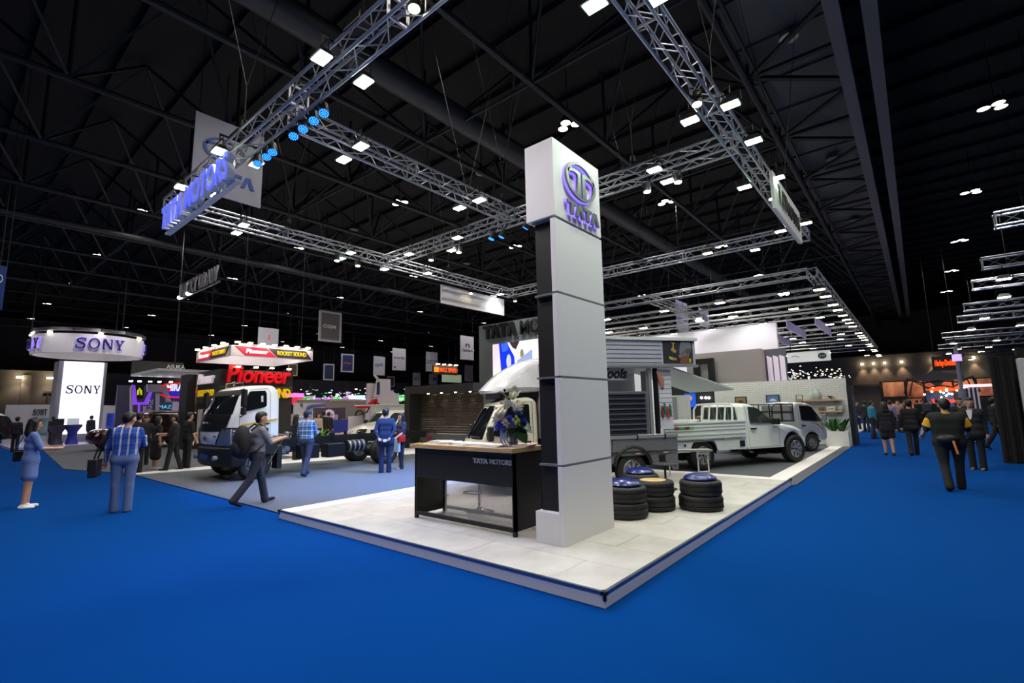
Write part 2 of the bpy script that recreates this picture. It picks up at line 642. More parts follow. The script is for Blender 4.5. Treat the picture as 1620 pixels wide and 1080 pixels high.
tata_word((.004, .207, 3.895), (0, 1, 0), (0, 0, 1), .79, .190, GLOW, PIL, .014)

# ================================================================== RECEPTION DESK
DX0, DX1, DY0, DY1 = -5.70, -3.83, 4.62, 5.2
DESK = thing('reception_desk', 'black reception desk with wood top and open wire mesh front', 'desk', (DX0, DY0, PH))
L, D_, HT = DX1 - DX0, DY1 - DY0, .98
DBL = mat('desk_black', (16, 16, 18), .6)
MB().b2(-.05, L + .02, -.06, D_ + .04, HT, HT + .055).build('top', ramp_mat('light_oak', [(.3, (176, 140, 98)), (.6, (200, 166, 122)), (.8, (214, 184, 144))], 5, .5, 6, axis=(1, 9, 9)), DESK, bevel=.004)
MB().b2(0, L, 0, .03, .57, HT).build('front_panel', DBL, DESK)
MB().b2(L - .03, L, 0, D_, .06, HT).build('side_panel', DBL, DESK)
MB().b2(0, .03, 0, D_, .06, HT).build('side_panel', DBL, DESK)
for x, y in ((0, 0), (L - .045, 0), (0, D_ - .045), (L - .045, D_ - .045), ):
    MB().b2(x, x + .045, y, y + .045, 0, .57).build('leg', DBL, DESK)
MB().b2(.045, L - .045, 0, .04, .05, .10).build('bottom_rail', DBL, DESK)
MB().b2(.045, L - .045, D_ - .04, D_, .05, .09).build('bottom_rail', DBL, DESK)
MB().b2(.0, .04, .04, D_ - .04, .05, .09).build('bottom_rail', DBL, DESK)
ms = MB()
nx_ = 44
wdt = L - .09
for i in range(-24, nx_ + 1):
    # expanded-metal diamonds: two families of thin wires clipped to the opening
    for sgn in (1, -1):
        x0 = .045 + i * wdt / nx_
        z0, z1 = .10, .57
        xa, xb = (x0, x0 + (z1 - z0) * 2.2) if sgn > 0 else (x0 + (z1 - z0) * 2.2, x0)
        t0, t1 = 0., 1.
        lo, hi = .62, L - .045
        dx = xb - xa
        ta, tb = sorted(((lo - xa) / dx, (hi - xa) / dx))
        t0, t1 = max(t0, ta), min(t1, tb)
        if t1 - t0 > .02:
            ms.bar((xa + dx * t0, .018, z0 + (z1 - z0) * t0), (xa + dx * t1, .018, z0 + (z1 - z0) * t1), .004)
ms.build('wire_mesh', mat('mesh_steel', (150, 150, 150), .4, .5), DESK, kind='stuff')
SILV = mat('silver_letter', (205, 207, 210), .35, .6)
tata_word((1.19, -.012, .83), (1, 0, 0), (0, 0, 1), .255, .062, SILV, DESK, .012)
text('letters_motors', 'MOTORS', SILV, (1.475, -.002, .83), (1, 0, 0), (0, 0, 1), .36, .062, DESK, .012, bold=.02)
PAPER = mat('white_paper', (232, 232, 234), .6)
papers = [(-5.55, 4.95, .1, 'fanned white brochures at the outer end of the desk top', .3, .22), (-5.25, 4.85, .5, 'white brochure pile beside the fanned brochures on the desk', .3, .21), (-4.95, 4.82, -.3, 'open white leaflet in the middle of the desk top', .42, .22), (-4.62, 4.78, .15, 'flat white booklet lying next to the open leaflet', .3, .21), (-4.28, 4.72, 0, 'thin white booklet nearest the glass vase on the desk', .3, .2), (-3.98, 4.96, .2, 'pink-edged paper stack behind the flower vase on the desk', .26, .32)]
for x, y, rz, lb, a, c in papers:
    t = thing('brochure', lb, 'brochure', (x, y, PH + HT + .056), rz)
    for q in range(3):
        MB().box((q * .02, q * .015, .005 + q * .009), (a, c, .008), q * .12).build('sheet', PAPER if q < 2 or 'pink' not in lb else mat('pink_paper', (222, 178, 190), .6), t)
t = tag(MB().box((-5.62, 4.63, PH + HT + .062), (.1, .05, .012)).build('yellow_card', mat('yellow_card', (220, 196, 60), .6)), 'small yellow card on the corner of the desk top', 'card')

# ---- flowers
fx, fy, fz = -4.04, 4.86, PH + HT + .056
FL = thing('flower_arrangement', 'white and blue flower arrangement in a clear glass vase on the desk', 'flowers', (fx, fy, fz), .70)
VG = mat('vase_glass', (226, 236, 240), .05, trans=.9, spec=.6)
MB().lathe([(.052, 0), (.058, .01), (.06, .17), (.055, .17), (.052, .02), (.0, .02)], n=20).build('vase', VG, FL, smooth=True)
MB().lathe([(.048, .022), (.05, .075), (.0, .08)], n=14).build('blue_gravel', mat('blue_gravel', (24, 54, 190), .4, bump=1., bscale=90), FL, smooth=True)
stems = MB()
for i in range(9):
    a = i * .7
    stems.tube([(.02 * cos(a), .02 * sin(a), .05), (.03 * cos(a + 2), .03 * sin(a + 2), .17), (.08 * cos(a), .08 * sin(a), .30)], .005, 5)
stems.build('stem_bundle', mat('stem_green', (44, 74, 34), .6), FL)
MB().lathe([(.05, .11), (.062, .17), (.085, .24), (.0, .25)], n=14).build('foliage_collar', mat('collar_dark_green', (26, 38, 26), .7), FL, smooth=True)
CREAM = mat('cream_petal', (238, 232, 212), .6)
BLUEP = mat('blue_petal', (66, 72, 190), .6)
GREENL = mat('leaf_green', (38, 84, 36), .45)
LIMEB = mat('lime_bud', (150, 168, 84), .6)


def flower(r, n, layers):
    mb = MB()
    for l in range(layers):
        rr = r * (1 - .25 * l)
        for i in range(n):
            a = 2 * pi * i / n + l * .4
            u = Vector((cos(a), sin(a), 0))
            v = Vector((-sin(a), cos(a), 0))
            h = .35 * l * r
            pts = [(0, 0, h), (rr * .5, rr * .28, h + .25 * rr), (rr, 0, h + .3 * rr + .1 * r * l), (rr * .5, -rr * .28, h + .25 * rr)]
            mb.add([u * p[0] + v * p[1] + Vector((0, 0, p[2])) for p in pts] + [u * rr * .5 + Vector((0, 0, h + .1 * rr))], [(0, 4, 1), (1, 4, 2), (2, 4, 3), (3, 4, 0)])
    mb.ell((0, 0, r * .3), (r * .25, r * .25, r * .25), 8, 5)
    return mb


BIG = flower(.10, 9, 5).mesh('white_bloom', CREAM, True)
SML = flower(.055, 7, 3).mesh('small_bloom', CREAM, True)
BLF = flower(.055, 7, 3).mesh('blue_bloom', BLUEP, True)
for p, k, s in (((-.10, -.09, .40), 0, 1.2), ((.03, -.11, .46), 0, 1.15), ((-.17, -.06, .34), 0, 1.05), ((-.05, -.1, .52), 0, .8), ((.06, .02, .47), 0, .8), ((-.02, 0, .60), 1, 1.1), ((-.07, .02, .57), 1, 1.), ((.04, .0, .64), 1, 1.1), ((.03, -.01, .72), 1, 1.), ((-.20, -.03, .30), 1, 1.2), ((-.09, -.09, .30), 1, 1.2), ((-.13, .0, .54), 1, .9), ((.08, -.02, .55), 1, .8),
                ((-.04, -.11, .35), 2, 1.1), ((.10, -.07, .36), 2, 1.1), ((.13, -.05, .30), 2, 1.2), ((-.03, -.12, .29), 2, 1.2), ((-.16, -.06, .27), 2, 1.2), ((-.19, -.02, .23), 2, 1.1), ((.06, -.1, .4), 2, .9), ((-.13, -.08, .22), 2, 1.)):
    q = Vector(p).normalized()
    inst(('white_bloom', 'small_bloom', 'blue_bloom')[k], (BIG, SML, BLF)[k], FL, p, (-q.y * 1.6 + .5, q.x * 1.6, RND.uniform(0, 6)), (s, s, s))
for p in ((.0, -.12, .33), (.04, -.13, .30), (.07, -.12, .33), (.05, -.11, .37), (-.1, .03, .5), (-.02, .03, .66)):
    MB().ell(p, (.026, .026, .03), 8, 6).build('green_bud', LIMEB, FL, smooth=True)


def leaf_mesh(L_, W_, n=5, curl=.25):
    mb = MB()
    rows = []
    for i in range(n + 1):
        t = i / n
        wd = W_ * sin(pi * min(1, t * .93 + .07)) ** .8
        z = -curl * L_ * t * t
        rows.append([(L_ * t, -wd / 2, z + .1 * wd), (L_ * t, 0, z), (L_ * t, wd / 2, z + .1 * wd)])
    return mb.grid(rows)


LEAF = leaf_mesh(.16, .06).mesh('leaf', GREENL, True)
for a, h, e in ((.2, .50, .5), (1.2, .44, .1), (2.4, .5, .6), (3.3, .36, .2), (4.1, .55, .9), (5.2, .4, .2), (.8, .6, 1.), (5.8, .35, -.1), (3.9, .28, -.4), (2.9, .6, .9)):
    inst('leaf', LEAF, FL, (.05 * cos(a), .05 * sin(a), h), (0, -e, a))
MON = leaf_mesh(.2, .17, 6, .35).mesh('broad_leaf', mat('monstera_green', (28, 74, 34), .35), True)
for a, h, e in ((-.35, .30, -.25), (-.1, .24, -.1), (.25, .27, .1), (3.4, .20, -.6), (-.7, .2, -.6)):
    inst('broad_leaf', MON, FL, (.06 * cos(a), .06 * sin(a), h), (.5, -e, a))
rb = MB()
for q in (0, .03, .06):
    rb.grid([[(-.16 + q, -.1, .22), (-.14 + q, -.1, .22)], [(-.165 + q, -.12, .12), (-.145 + q, -.12, .13)], [(-.15 + q * 1.3, -.12, .05), (-.13 + q * 1.3, -.12, .05)], [(-.1 + q, -.12, .01), (-.08 + q, -.12, .01)]])
rb.build('ribbon', mat('blue_ribbon', (120, 140, 190), .4), FL)

# ---- bar stools behind the desk
STOOL_SEAT = mat('stool_seat_black', (20, 20, 22), .4)


def stool(loc, label):
    t = thing('bar_stool', label, 'stool', loc, 0, 'chrome bar stools behind the desk')
    MB().lathe([(.0, 0), (.21, 0), (.215, .012), (.14, .03), (.05, .05), (.03, .08), (.0, .08)], n=28).build('base', CHROME, t, smooth=True)
    MB().cyl((0, 0, .07), (0, 0, .40), .028, n=14).cyl((0, 0, .40), (0, 0, .62), .018, n=12).build('column', CHROME, t, smooth=True)
    MB().tube([(0, -.03, .30), (.13, -.06, .30), (.17, -.16, .30), (.1, -.24, .30), (-.1, -.24, .30), (-.17, -.16, .30), (-.13, -.06, .30), (0, -.03, .30)], .01, 6).build('foot_ring', CHROME, t, smooth=True)
    MB().lathe([(.0, .62), (.15, .62), (.19, .65), (.19, .69), (.15, .70), (.0, .70)], n=24).build('seat', STOOL_SEAT, t, smooth=True)
    return t


p = G(759, 810, PH)
stool((p.x, p.y, PH), 'chrome pedestal bar stool right behind the wire mesh of the desk')
p = G(746, 776, PH)
stool((p.x - .12, p.y - .75, PH), 'chrome pedestal bar stool standing further behind the desk towards the cream truck')

# ---- tyre seats
def tyre_mesh(R, W, hub=.62):
    prof = []
    pts = [(hub, -.42), (hub, .42), (hub + .03, .47), (.74, .5), (.88, .5), (.955, .45), (.985, .36), (1., .30), (1., .17), (.975, .16), (.975, .14), (1., .13), (1., -.13), (.975, -.14), (.975, -.16), (1., -.17), (1., -.30), (.985, -.36), (.955, -.45), (.88, -.5), (.74, -.5), (hub + .03, -.47)]
    mb = MB().lathe([(r * R, h * W) for r, h in pts], n=40, closed=True)
    for i in range(56):
        a = 2 * pi * i / 56
        for zz in (-.24, .24):
            mb.box((R * 1.0 * cos(a), R * 1.0 * sin(a), zz * W), (.006, R * .06, W * .12), a)
    return mb


TYRE_LOW = tyre_mesh(.31, .21).mesh('tyre', RUBBER, True)
TYRE_UP = tyre_mesh(.295, .205).mesh('tyre', RUBBER, True)
CUSH = mat('blue_vinyl', (26, 38, 112), .25, coat=.3)


def tyre_stack(px, py, tops, where):
    p = G(px, py, PH)
    d = Vector((p.x, p.y, 0)).normalized()
    c = Vector((p.x, p.y, PH)) + d * .31
    a = inst('tyre', TYRE_LOW, None, (c.x, c.y, PH + .105), (0, 0, RND.uniform(0, 3)))
    tag(a, 'lower tyre of the ' + where, 'tyre', 'stacked tyre seats')
    b = inst('tyre', TYRE_UP, None, (c.x + .01, c.y, PH + .21 + .1035), (0, 0, RND.uniform(0, 3)))
    tag(b, 'upper tyre of the ' + where, 'tyre', 'stacked tyre seats')
    if tops == 'cushion':
        o = MB().lathe([(.0, -.03), (.19, -.03), (.22, .0), (.235, .022), (.225, .042), (.17, .075), (.09, .095), (.0, .1)], n=36).build('seat_cushion', CUSH, None, smooth=True)
        o.location = (c.x + .01, c.y, PH + .418)
        tag(o, 'domed blue vinyl cushion on top of the ' + where, 'cushion', 'blue tyre cushions')
    else:
        o = MB().lathe([(.0, -.02), (.185, -.02), (.19, .0), (.0, .004)], n=36).build('table_disc', ramp_mat('plywood', [(.3, (196, 160, 104)), (.7, (216, 184, 128))], 6, .5, 4), None, smooth=True)
        o.location = (c.x + .01, c.y, PH + .418)
        tag(o, 'round plywood disc on top of the ' + where, 'table top')
    return c


tyre_stack(990, 824, 'cushion', 'tyre seat right beside the pylon')
tyre_stack(1035, 811, 'table', 'tyre table between the blue seats')
tyre_stack(1110, 811, 'cushion', 'tyre seat standing alone near the platform edge')
tyre_stack(1014, 795, 'cushion', 'tyre seat next to the grey truck wheel')
p = G(1047, 776, PH)
t = thing('foot_plate', 'dark round metal plate stand behind the tyre table', 'stand', (p.x, p.y + .2, PH))
MB().lathe([(.0, 0), (.2, 0), (.2, .012), (.0, .02)], n=24).cyl((0, 0, .01), (0, 0, .44), .02).build('pole', DARKMET, t, smooth=True)
MB().lathe([(.0, .44), (.22, .44), (.22, .46), (.0, .47)], n=28).build('plate', mat('plate_grey', (96, 100, 96), .4, .5), t, smooth=True)

# small trestle with a checker-plate step
p0 = G(1114, 751, PH)
t = thing('step_trestle', 'pale tubular trestle carrying a narrow checker-plate step behind the tyres', 'trestle', (p0.x, p0.y, PH), 0)
TRM = mat('trestle_paint', (206, 208, 196), .4, .2)
dr = Vector((.77, .64, 0))
ax = Vector((.455, .89, 0))
a0 = -dr * .11
a1 = dr * .11
for q in (a0, a1):
    MB().cyl((q.x, q.y, 0), (q.x, q.y, .5), .016, n=10).build('leg', TRM, t)
MB().cyl((a0.x, a0.y, .07), (a1.x, a1.y, .07), .012, n=8).build('rung', TRM, t)
MB().cyl((a0.x, a0.y, .46), (a1.x, a1.y, .46), .012, n=8).build('rung', TRM, t)
q0 = -dr * .80
MB().bar((q0.x, q0.y, .53), (a1.x + dr.x * .06, a1.y + dr.y * .06, .53), .26, .04).build('step_plate', mat('checker_plate', (190, 190, 184), .35, .7, bump=.6, bscale=50), t)
for q in (q0 + dr * .06,):
    MB().cyl((q.x, q.y, 0), (q.x, q.y, .5), .016, n=10).build('leg', TRM, t)

# ================================================================== VEHICLE KIT  (local x forward, y left, z up)
def arch(cx, r, z0, n=10):
    "points over a wheel arch, travelling +x"
    a0 = math.asin(max(-1, min(1, (z0 - r * .98) / r))) if False else 0
    zc = r * .92
    s = max(-1, min(1, (z0 - zc) / r))
    a0 = math.asin(s)
    return [(cx - r * cos(a0 + (pi - 2 * a0) * i / n), zc + r * sin(a0 + (pi - 2 * a0) * i / n)) for i in range(n + 1)]


def fillet(pts, rad, n=4):
    "round the corners of a closed outline; rad is one radius or {index: radius}"
    out = []
    k = len(pts)
    for i, p in enumerate(pts):
        r = rad.get(i, 0) if isinstance(rad, dict) else rad
        p = Vector(p)
        a, b = Vector(pts[i - 1]) - p, Vector(pts[(i + 1) % k]) - p
        if r <= 0 or a.length < 1e-6 or b.length < 1e-6:
            out.append(tuple(p))
            continue
        d = min(r, a.length * .45, b.length * .45)
        A, B = p + a.normalized() * d, p + b.normalized() * d
        for j in range(n + 1):
            t = j / n
            out.append(tuple(A * (1 - t) ** 2 + p * 2 * t * (1 - t) + B * t * t))
    return out


class Body:
    "outline (x,z) carried across the width; wf gives the half width, plan rounds the nose"

    def __init__(s, prof, wf, rnd=.05, bulge=.02, kx=0., x0=0., x1=1.):
        s.prof, s.wf, s.r, s.bulge, s.kx, s.x0, s.x1 = prof, wf, rnd, bulge, kx, x0, x1

    def pull(s, x, t):
        k = max(0., min(1., (x - s.x0) / (s.x1 - s.x0)))
        return x - s.kx * abs(t) ** 2.6 * k

    def build(s, name, m, parent):
        P = [Vector((x, z)) for x, z in s.prof]
        n = len(P)
        N = []
        for i in range(n):
            a, b = P[i] - P[i - 1], P[(i + 1) % n] - P[i]
            v = Vector((a.y, -a.x)).normalized() + Vector((b.y, -b.x)).normalized()
            N.append(v.normalized() if v.length > 1e-6 else Vector((0, 0)))
        rings = [(-1, 1.), (-1, .3), (-1, 0), (-.6, None), (-.25, None), (.25, None), (.6, None), (1, 0), (1, .3), (1, 1.)]
        vs = []
        for t, e in rings:
            for p, nn in zip(P, N):
                if e is None:
                    q = p + nn * s.bulge * (1 - t * t) * (1 if nn.y > -.3 else 0)
                    y = t * (s.wf(p.x, p.y) - s.r)
                else:
                    q = p - nn * s.r * e
                    y = t * (s.wf(p.x, p.y) - s.r * (1 - e) ** 2)
                vs.append((s.pull(q.x, y / max(.01, s.wf(p.x, p.y))), y, q.y))
        fs = [tuple(range(n)), tuple(range((len(rings)) * n - 1, (len(rings) - 1) * n - 1, -1))]
        for i in range(len(rings) - 1):
            for j in range(n):
                fs.append((i * n + j, (i + 1) * n + j, (i + 1) * n + (j + 1) % n, i * n + (j + 1) % n))
        mb = MB().add(vs, fs)
        o = mb.build(name, m, parent, smooth=True)
        bm = bmesh.new()
        bm.from_mesh(o.data)
        bmesh.ops.recalc_face_normals(bm, faces=bm.faces)
        bm.to_mesh(o.data)
        bm.free()
        return o

    def side(s, name, pts, m, parent, sd, off=.006, th=.03):
        "plate following the flank"
        n = len(pts)
        a = [(s.pull(x, 1), sd * (s.wf(x, z) + off), z) for x, z in pts]
        b = [(s.pull(x, 1), sd * (s.wf(x, z) + off - th), z) for x, z in pts]
        fs = [tuple(range(n)), tuple(range(2 * n - 1, n - 1, -1))] + [(i, n + i, n + (i + 1) % n, (i + 1) % n) for i in range(n)]
        return MB().add(a + b, fs).build(name, m, parent)

    def xat(s, z, front=True):
        best = None
        P = s.prof
        for i in range(len(P)):
            (xa, za), (xb, zb) = P[i - 1], P[i]
            if (za - z) * (zb - z) <= 0 and abs(za - zb) > 1e-6:
                x = xa + (xb - xa) * (z - za) / (zb - za)
                if best is None or (x > best if front else x < best):
                    best = x
        return best if best is not None else 0

    def front(s, name, z0, z1, t0, t1, m, parent, off=.012, front=True, n=8, mz=6, trim=0.):
        "curved plate on the nose or the tail between heights z0..z1, width fractions t0..t1 (t1 at the top = t*(1-trim))"
        rows, rows2 = [], []
        for i in range(mz + 1):
            z = z0 + (z1 - z0) * i / mz
            x = s.xat(z, front)
            row, row2 = [], []
            for j in range(n + 1):
                t = (t0 + (t1 - t0) * j / n) * (1 - trim * i / mz)
                w_ = s.wf(x, z)
                bl = s.bulge * (1 - t * t)
                xx = (s.pull(x, t) + bl + off) if front else (x - bl - off)
                row.append((xx, t * (w_ - s.r * .4), z))
                row2.append((xx - .04 if front else xx + .04, t * (w_ - s.r * .4), z))
            rows.append(row)
            rows2.append(row2)
        mb = MB().grid(rows)
        mb.grid(rows2)
        return mb.build(name, m, parent, smooth=True)


RIM = mat('wheel_silver', (196, 198, 200), .3, .7)
RIMD = mat('wheel_steel', (150, 150, 154), .4, .6)
WELL = mat('wheel_well_black', (10, 10, 11), .9)
TYRES = {}


def wheel(parent, x, y, R, W, style='spoke', out=1):
    key = (R, W)
    if key not in TYRES:
        TYRES[key] = tyre_mesh(R, W, .60).mesh('tyre', RUBBER, True)
    t = inst('wheel', TYRES[key], parent, (x, y, R), (-pi / 2 * out, 0, 0))
    k = ('rim', R, W, style)
    if k not in TYRES:
        mb = MB()
        r = R * .62
        mb.lathe([(r, -.3 * W), (r, .42 * W), (r * .93, .46 * W), (r * .90, .30 * W), (r * .88, .05 * W), (0, .05 * W)], n=28)
        if style == 'spoke':
            for i in range(7):
                a = 2 * pi * i / 7
                for da in (-.13, .13):
                    mb.bar((.16 * r * cos(a), .16 * r * sin(a), .32 * W), (.92 * r * cos(a + da), .92 * r * sin(a + da), .34 * W), .09 * r, .07)
            mb.lathe([(0, .2 * W), (r * .24, .2 * W), (r * .22, .42 * W), (0, .44 * W)], n=16)
        else:
            mb.lathe([(r * .7, .06 * W), (r * .62, .34 * W), (r * .35, .36 * W), (r * .3, .2 * W), (r * .26, .46 * W), (0, .48 * W)], n=24)
            for i in range(8):
                a = 2 * pi * i / 8
                mb.cyl((r * .48 * cos(a), r * .48 * sin(a), .34 * W), (r * .48 * cos(a), r * .48 * sin(a), .40 * W), r * .05, n=6)
        TYRES[k] = mb.mesh('rim', RIM if style == 'spoke' else RIMD, True)
        hb = MB()
        for i in range(6):
            a = 2 * pi * i / 6 + .3
            if style != 'spoke':
                hb.cyl((r * .8 * cos(a), r * .8 * sin(a), .05 * W), (r * .8 * cos(a), r * .8 * sin(a), .09 * W), r * .09, n=8)
        hb.lathe([(0, .44 * W), (r * .14, .44 * W), (r * .12, .47 * W), (0, .475 * W)], n=12)
        TYRES[k + ('h',)] = hb.mesh('hub_cap', DARKMET, True)
    inst('rim', TYRES[k], t)
    inst('hub_cap', TYRES[k + ('h',)], t)
    return t


def liner(parent, x, R, half, name='wheel_well'):
    "dark arch lining across the vehicle"
    mb = MB()
    n = 12
    for i in range(n):
        a, b = pi * i / n, pi * (i + 1) / n
        zc = R * .92
        mb.add([(x + R * cos(a), -half, zc + R * sin(a)), (x + R * cos(b), -half, zc + R * sin(b)), (x + R * cos(b), half, zc + R * sin(b)), (x + R * cos(a), half, zc + R * sin(a))], [(0, 1, 2, 3)])
    mb.b2(x - R, x + R, -half + .28, half - .28, .25, R * 1.8)
    return mb.build(name, WELL, parent)


def mirror(parent, x, y, z, sd, wd=.06, ht=.18, dp=.14, m=None):
    mb = MB().box((0, 0, 0), (wd, dp, ht))
    o = mb.build('mirror', m or BLACK, parent, bevel=.02)
    o.location = (x, y + sd * dp * .6, z)
    MB().tube([(0, -sd * dp * .4, -ht * .2), (-.01, -sd * dp * 1.0, -ht * .55)], .014, 6).build('mirror_arm', BLACK, o)
    return o


def offset_poly(pts, d):
    "shrink an outline (counter-clockwise) by d"
    n = len(pts)
    out = []
    for i in range(n):
        p = Vector(pts[i])
        a, b = p - Vector(pts[i - 1]), Vector(pts[(i + 1) % n]) - p
        na, nb = Vector((-a.y, a.x)).normalized(), Vector((-b.y, b.x)).normalized()
        v = na + nb
        v = v.normalized() / max(.4, v.normalized().dot(na)) if v.length > 1e-6 else na
        out.append(tuple(p + v * d))
    return out


def seam(body, pts, parent, sd, wd=.008, name='door_seam'):
    "thin dark panel joint drawn as a recessed bead along the flank"
    P = [(body.pull(x, 1), sd * (body.wf(x, z) + .002), z) for x, z in pts]
    return MB().tube(P, wd / 2, 4).build(name, mat('seam_dark', (50, 52, 54), .7), parent)


# ================================================================== WHITE CAB-CHASSIS TRUCK
WPAINT = mat('white_paint', (228, 230, 236), .22, coat=.5)
TRK = thing('cab_chassis_truck', 'white cab and chassis truck with yellow door stripe and black lower bumper', 'truck', (-13.9, 5.45, 0), -pi / 2)
R_ = .40
prof = fillet([(-.5, 1.0), (-.46, 1.0), (.44, .86), (.80, .84), (.83, 1.22), (.77, 1.62), (.42, 2.24), (.12, 2.34), (-.36, 2.36), (-.5, 2.16)], {3: .08, 4: .1, 5: .1, 6: .14, 7: .2, 8: .14, 9: .12})
cabB = Body(prof, lambda x, z: 1.09 - .13 * max(0, z - 1.5) - .05 * max(0, .95 - z), .07, .03, .22, .2, .8)
cabB.build('cab', WPAINT, TRK)
sd = 1
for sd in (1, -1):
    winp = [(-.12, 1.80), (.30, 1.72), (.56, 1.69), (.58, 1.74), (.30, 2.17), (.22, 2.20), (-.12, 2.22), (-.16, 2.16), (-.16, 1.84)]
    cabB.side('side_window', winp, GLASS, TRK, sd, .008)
    cabB.side('window_reflection', [(-.07, 1.93), (-.02, 1.93), (-.02, 2.08), (-.07, 2.09)], mat('painted_reflection', (190, 205, 215), .5), TRK, sd, .012, .004)  # pale patch painted on the side glass as a reflection
    cabB.side('stripe', [(.62, 1.33), (-.43, 1.46), (-.43, 1.505), (.62, 1.375)], mat('yellow_stripe', (214, 176, 20), .4), TRK, sd, .006, .01)
    seam(cabB, [(.62, 1.72), (.66, 1.6), (.66, .92), (.45, .88)], TRK, sd)
    seam(cabB, [(-.26, 1.02), (-.26, 2.16), (-.2, 2.27), (.25, 2.25), (.62, 1.75)], TRK, sd)
    cabB.side('door_handle', [(-.22, 1.36), (-.10, 1.36), (-.10, 1.40), (-.22, 1.40)], BLACK, TRK, sd, .02)
    cabB.side('badge', [(.38, 1.0), (.55, 1.0), (.57, 1.03), (.55, 1.07), (.38, 1.07), (.36, 1.03)], mat('badge_grey', (120, 122, 128), .3, .6), TRK, sd, .006, .01)
    # headlight: clear lens wrapped round the corner
    pts = [(.26, .88), (.34, .87), (.52, .86), (.52, 1.30), (.44, 1.28), (.32, 1.16), (.26, .98)]
    hl = MB()
    rows = []
    for i in range(6):
        z = .87 + .085 * i
        row = []
        lim = .50 + .22 * i / 5
        for j in range(5):
            t = lim + (1.0 - lim) * j / 4
            x = cabB.xat(z)
            row.append((cabB.pull(x, t) + .03 * (1 - t * t) + .016, sd * t * 1.05, z))
        row.append((cabB.pull(.66, 1) + .06, sd * 1.096, z))
        row.append((.47, sd * (1.09 + .012), z + .01))
        rows.append(row)
    hl.grid(rows)
    h = hl.build('headlight', mat('headlight_lens', (206, 212, 222), .12, .15, bump=.5, bscale=26), TRK, smooth=True)
    h.data.materials[0] = mat('truck_headlight_lens', (112, 126, 150), .1, .5, bump=.8, bscale=22)
    rim_ = rows[0] + [r_[-1] for r_ in rows[1:]] + rows[-1][::-1][1:] + [r_[0] for r_ in rows[::-1][1:-1]]
    MB().tube(rim_, .016, 6, closed=True).build('headlight_bezel', BLACK, h)
    for q in range(5):
        MB().ell((.60, sd * 1.09, .92 + .075 * q), (.04, .03, .022), 8, 6).build('led_bulb', mat('lamp_reflector', (235, 240, 255), .1, .6), h, smooth=True)
    mb = MB().box((0, 0, 0), (.09, .2, .42)).box((0, 0, -.32), (.08, .19, .18))
    mr = mb.build('mirror', BLACK, TRK, bevel=.025)
    mr.location = (.48, sd * 1.26, 2.02)
    MB().tube([(0, 0, .22), (.02, -sd * .2, .2)], .016, 6).tube([(0, 0, -.42), (.0, -sd * .18, -.46)], .016, 6).build('mirror_arm', BLACK, mr)
cabB.front('windscreen', 1.64, 2.2, -.92, .92, GLASS, TRK, .014, trim=.06)
cabB.front('windscreen_band', 2.1, 2.24, -.93, .93, BLACK, TRK, .02, trim=.05)
cabB.front('black_grille_panel', 1.22, 1.63, -.80, .80, mat('grille_black', (24, 25, 28), .35), TRK, .012, trim=-.12)
text('nose_letters', 'ULTRA', mat('badge_chrome', (190, 192, 196), .2, .8), (.87, -.17, 1.40), (0, 1, 0), (0, 0, 1), .34, .05, TRK, .01)
tata_oval((.862, -.0, 1.05), (0, 1, 0), (0, 0, 1), .085, .06, MATS['badge_grey'], TRK, .014)
text('model_badge', '1014', MATS['badge_grey'], (.83, .46, 1.08), (0, 1, 0), (0, 0, 1), .16, .045, TRK, .012)
# front bumper
bp = fillet([(.30, .40), (.72, .34), (.84, .42), (.86, .80), (.80, .84), (.30, .86)], .04, 3)
bb_ = Body(bp, lambda x, z: 1.09, .06, .02, .24, .3, .85)
bmp = bb_.build('bumper', mat('bumper_black', (22, 22, 24), .5), TRK)
for s in (-1, 1):
    MB().cyl((.78, s * .62, .58), (.88, s * .62, .58), .06, n=14).build('fog_lamp', mat('fog_glass', (150, 155, 165), .15, .5), bmp, smooth=True)
MB().b2(.862, .878, -.24, .24, .54, .65).build('number_plate', mat('plate_blue', (52, 62, 140), .4), bmp)
for s in (-1, 1):
    MB().b2(-.45, .3, s * .78, s * 1.08, .62, 1.0).build('front_fender', MATS['bumper_black'], TRK)
    wheel(TRK, 0, s * .86, R_, .23, 'steel', s)
    MB().b2(-.62, -.5, s * .72, s * 1.02, .22, .8).build('mud_flap', BLACK, TRK)
# roof marker frame
MB().tube([(.2, -.7, 2.36), (.2, -.68, 2.45), (.2, -.1, 2.48), (.2, -.08, 2.38)], .015, 6).tube([(.0, -.72, 2.38), (.0, -.7, 2.47), (.0, -.1, 2.49), (.0, -.08, 2.40)], .015, 6).build('roof_rail', CHROME, TRK)
# ladder frame
for s in (-1, 1):
    MB().b2(-6.0, -.2, s * .36 - .035, s * .36 + .035, .70, .92).build('frame_rail', DARKMET, TRK)
for x in (-1.4, -2.3, -3.2, -4.4, -5.2, -5.9):
    MB().b2(x - .04, x + .04, -.36, .36, .74, .88).build('cross_member', DARKMET, TRK)
for x in (-1.6, -2.4, -3.3, -4.3, -5.0, -5.6):
    for s in (-1, 1):
        MB().b2(x - .05, x + .05, s * .40 - .02, s * .40 + .02, .86, 1.02).build('body_bracket', DARKMET, TRK)
MB().b2(-1.15, -.15, -.3, .3, .5, 1.05).cyl((-1.15, 0, .72), (-1.75, 0, .68), .2, .13, 14).build('engine', mat('engine_grey', (96, 98, 104), .4, .6, bump=.8, bscale=14), TRK)
for k in range(5):
    MB().cyl((-.6 - .1 * k, .38, .62 + .05 * (k % 3)), (-.6 - .1 * k, .52, .62 + .05 * (k % 3)), .07, n=10).build('engine_pipe', mat('cast_alloy', (160, 162, 166), .35, .8), TRK)
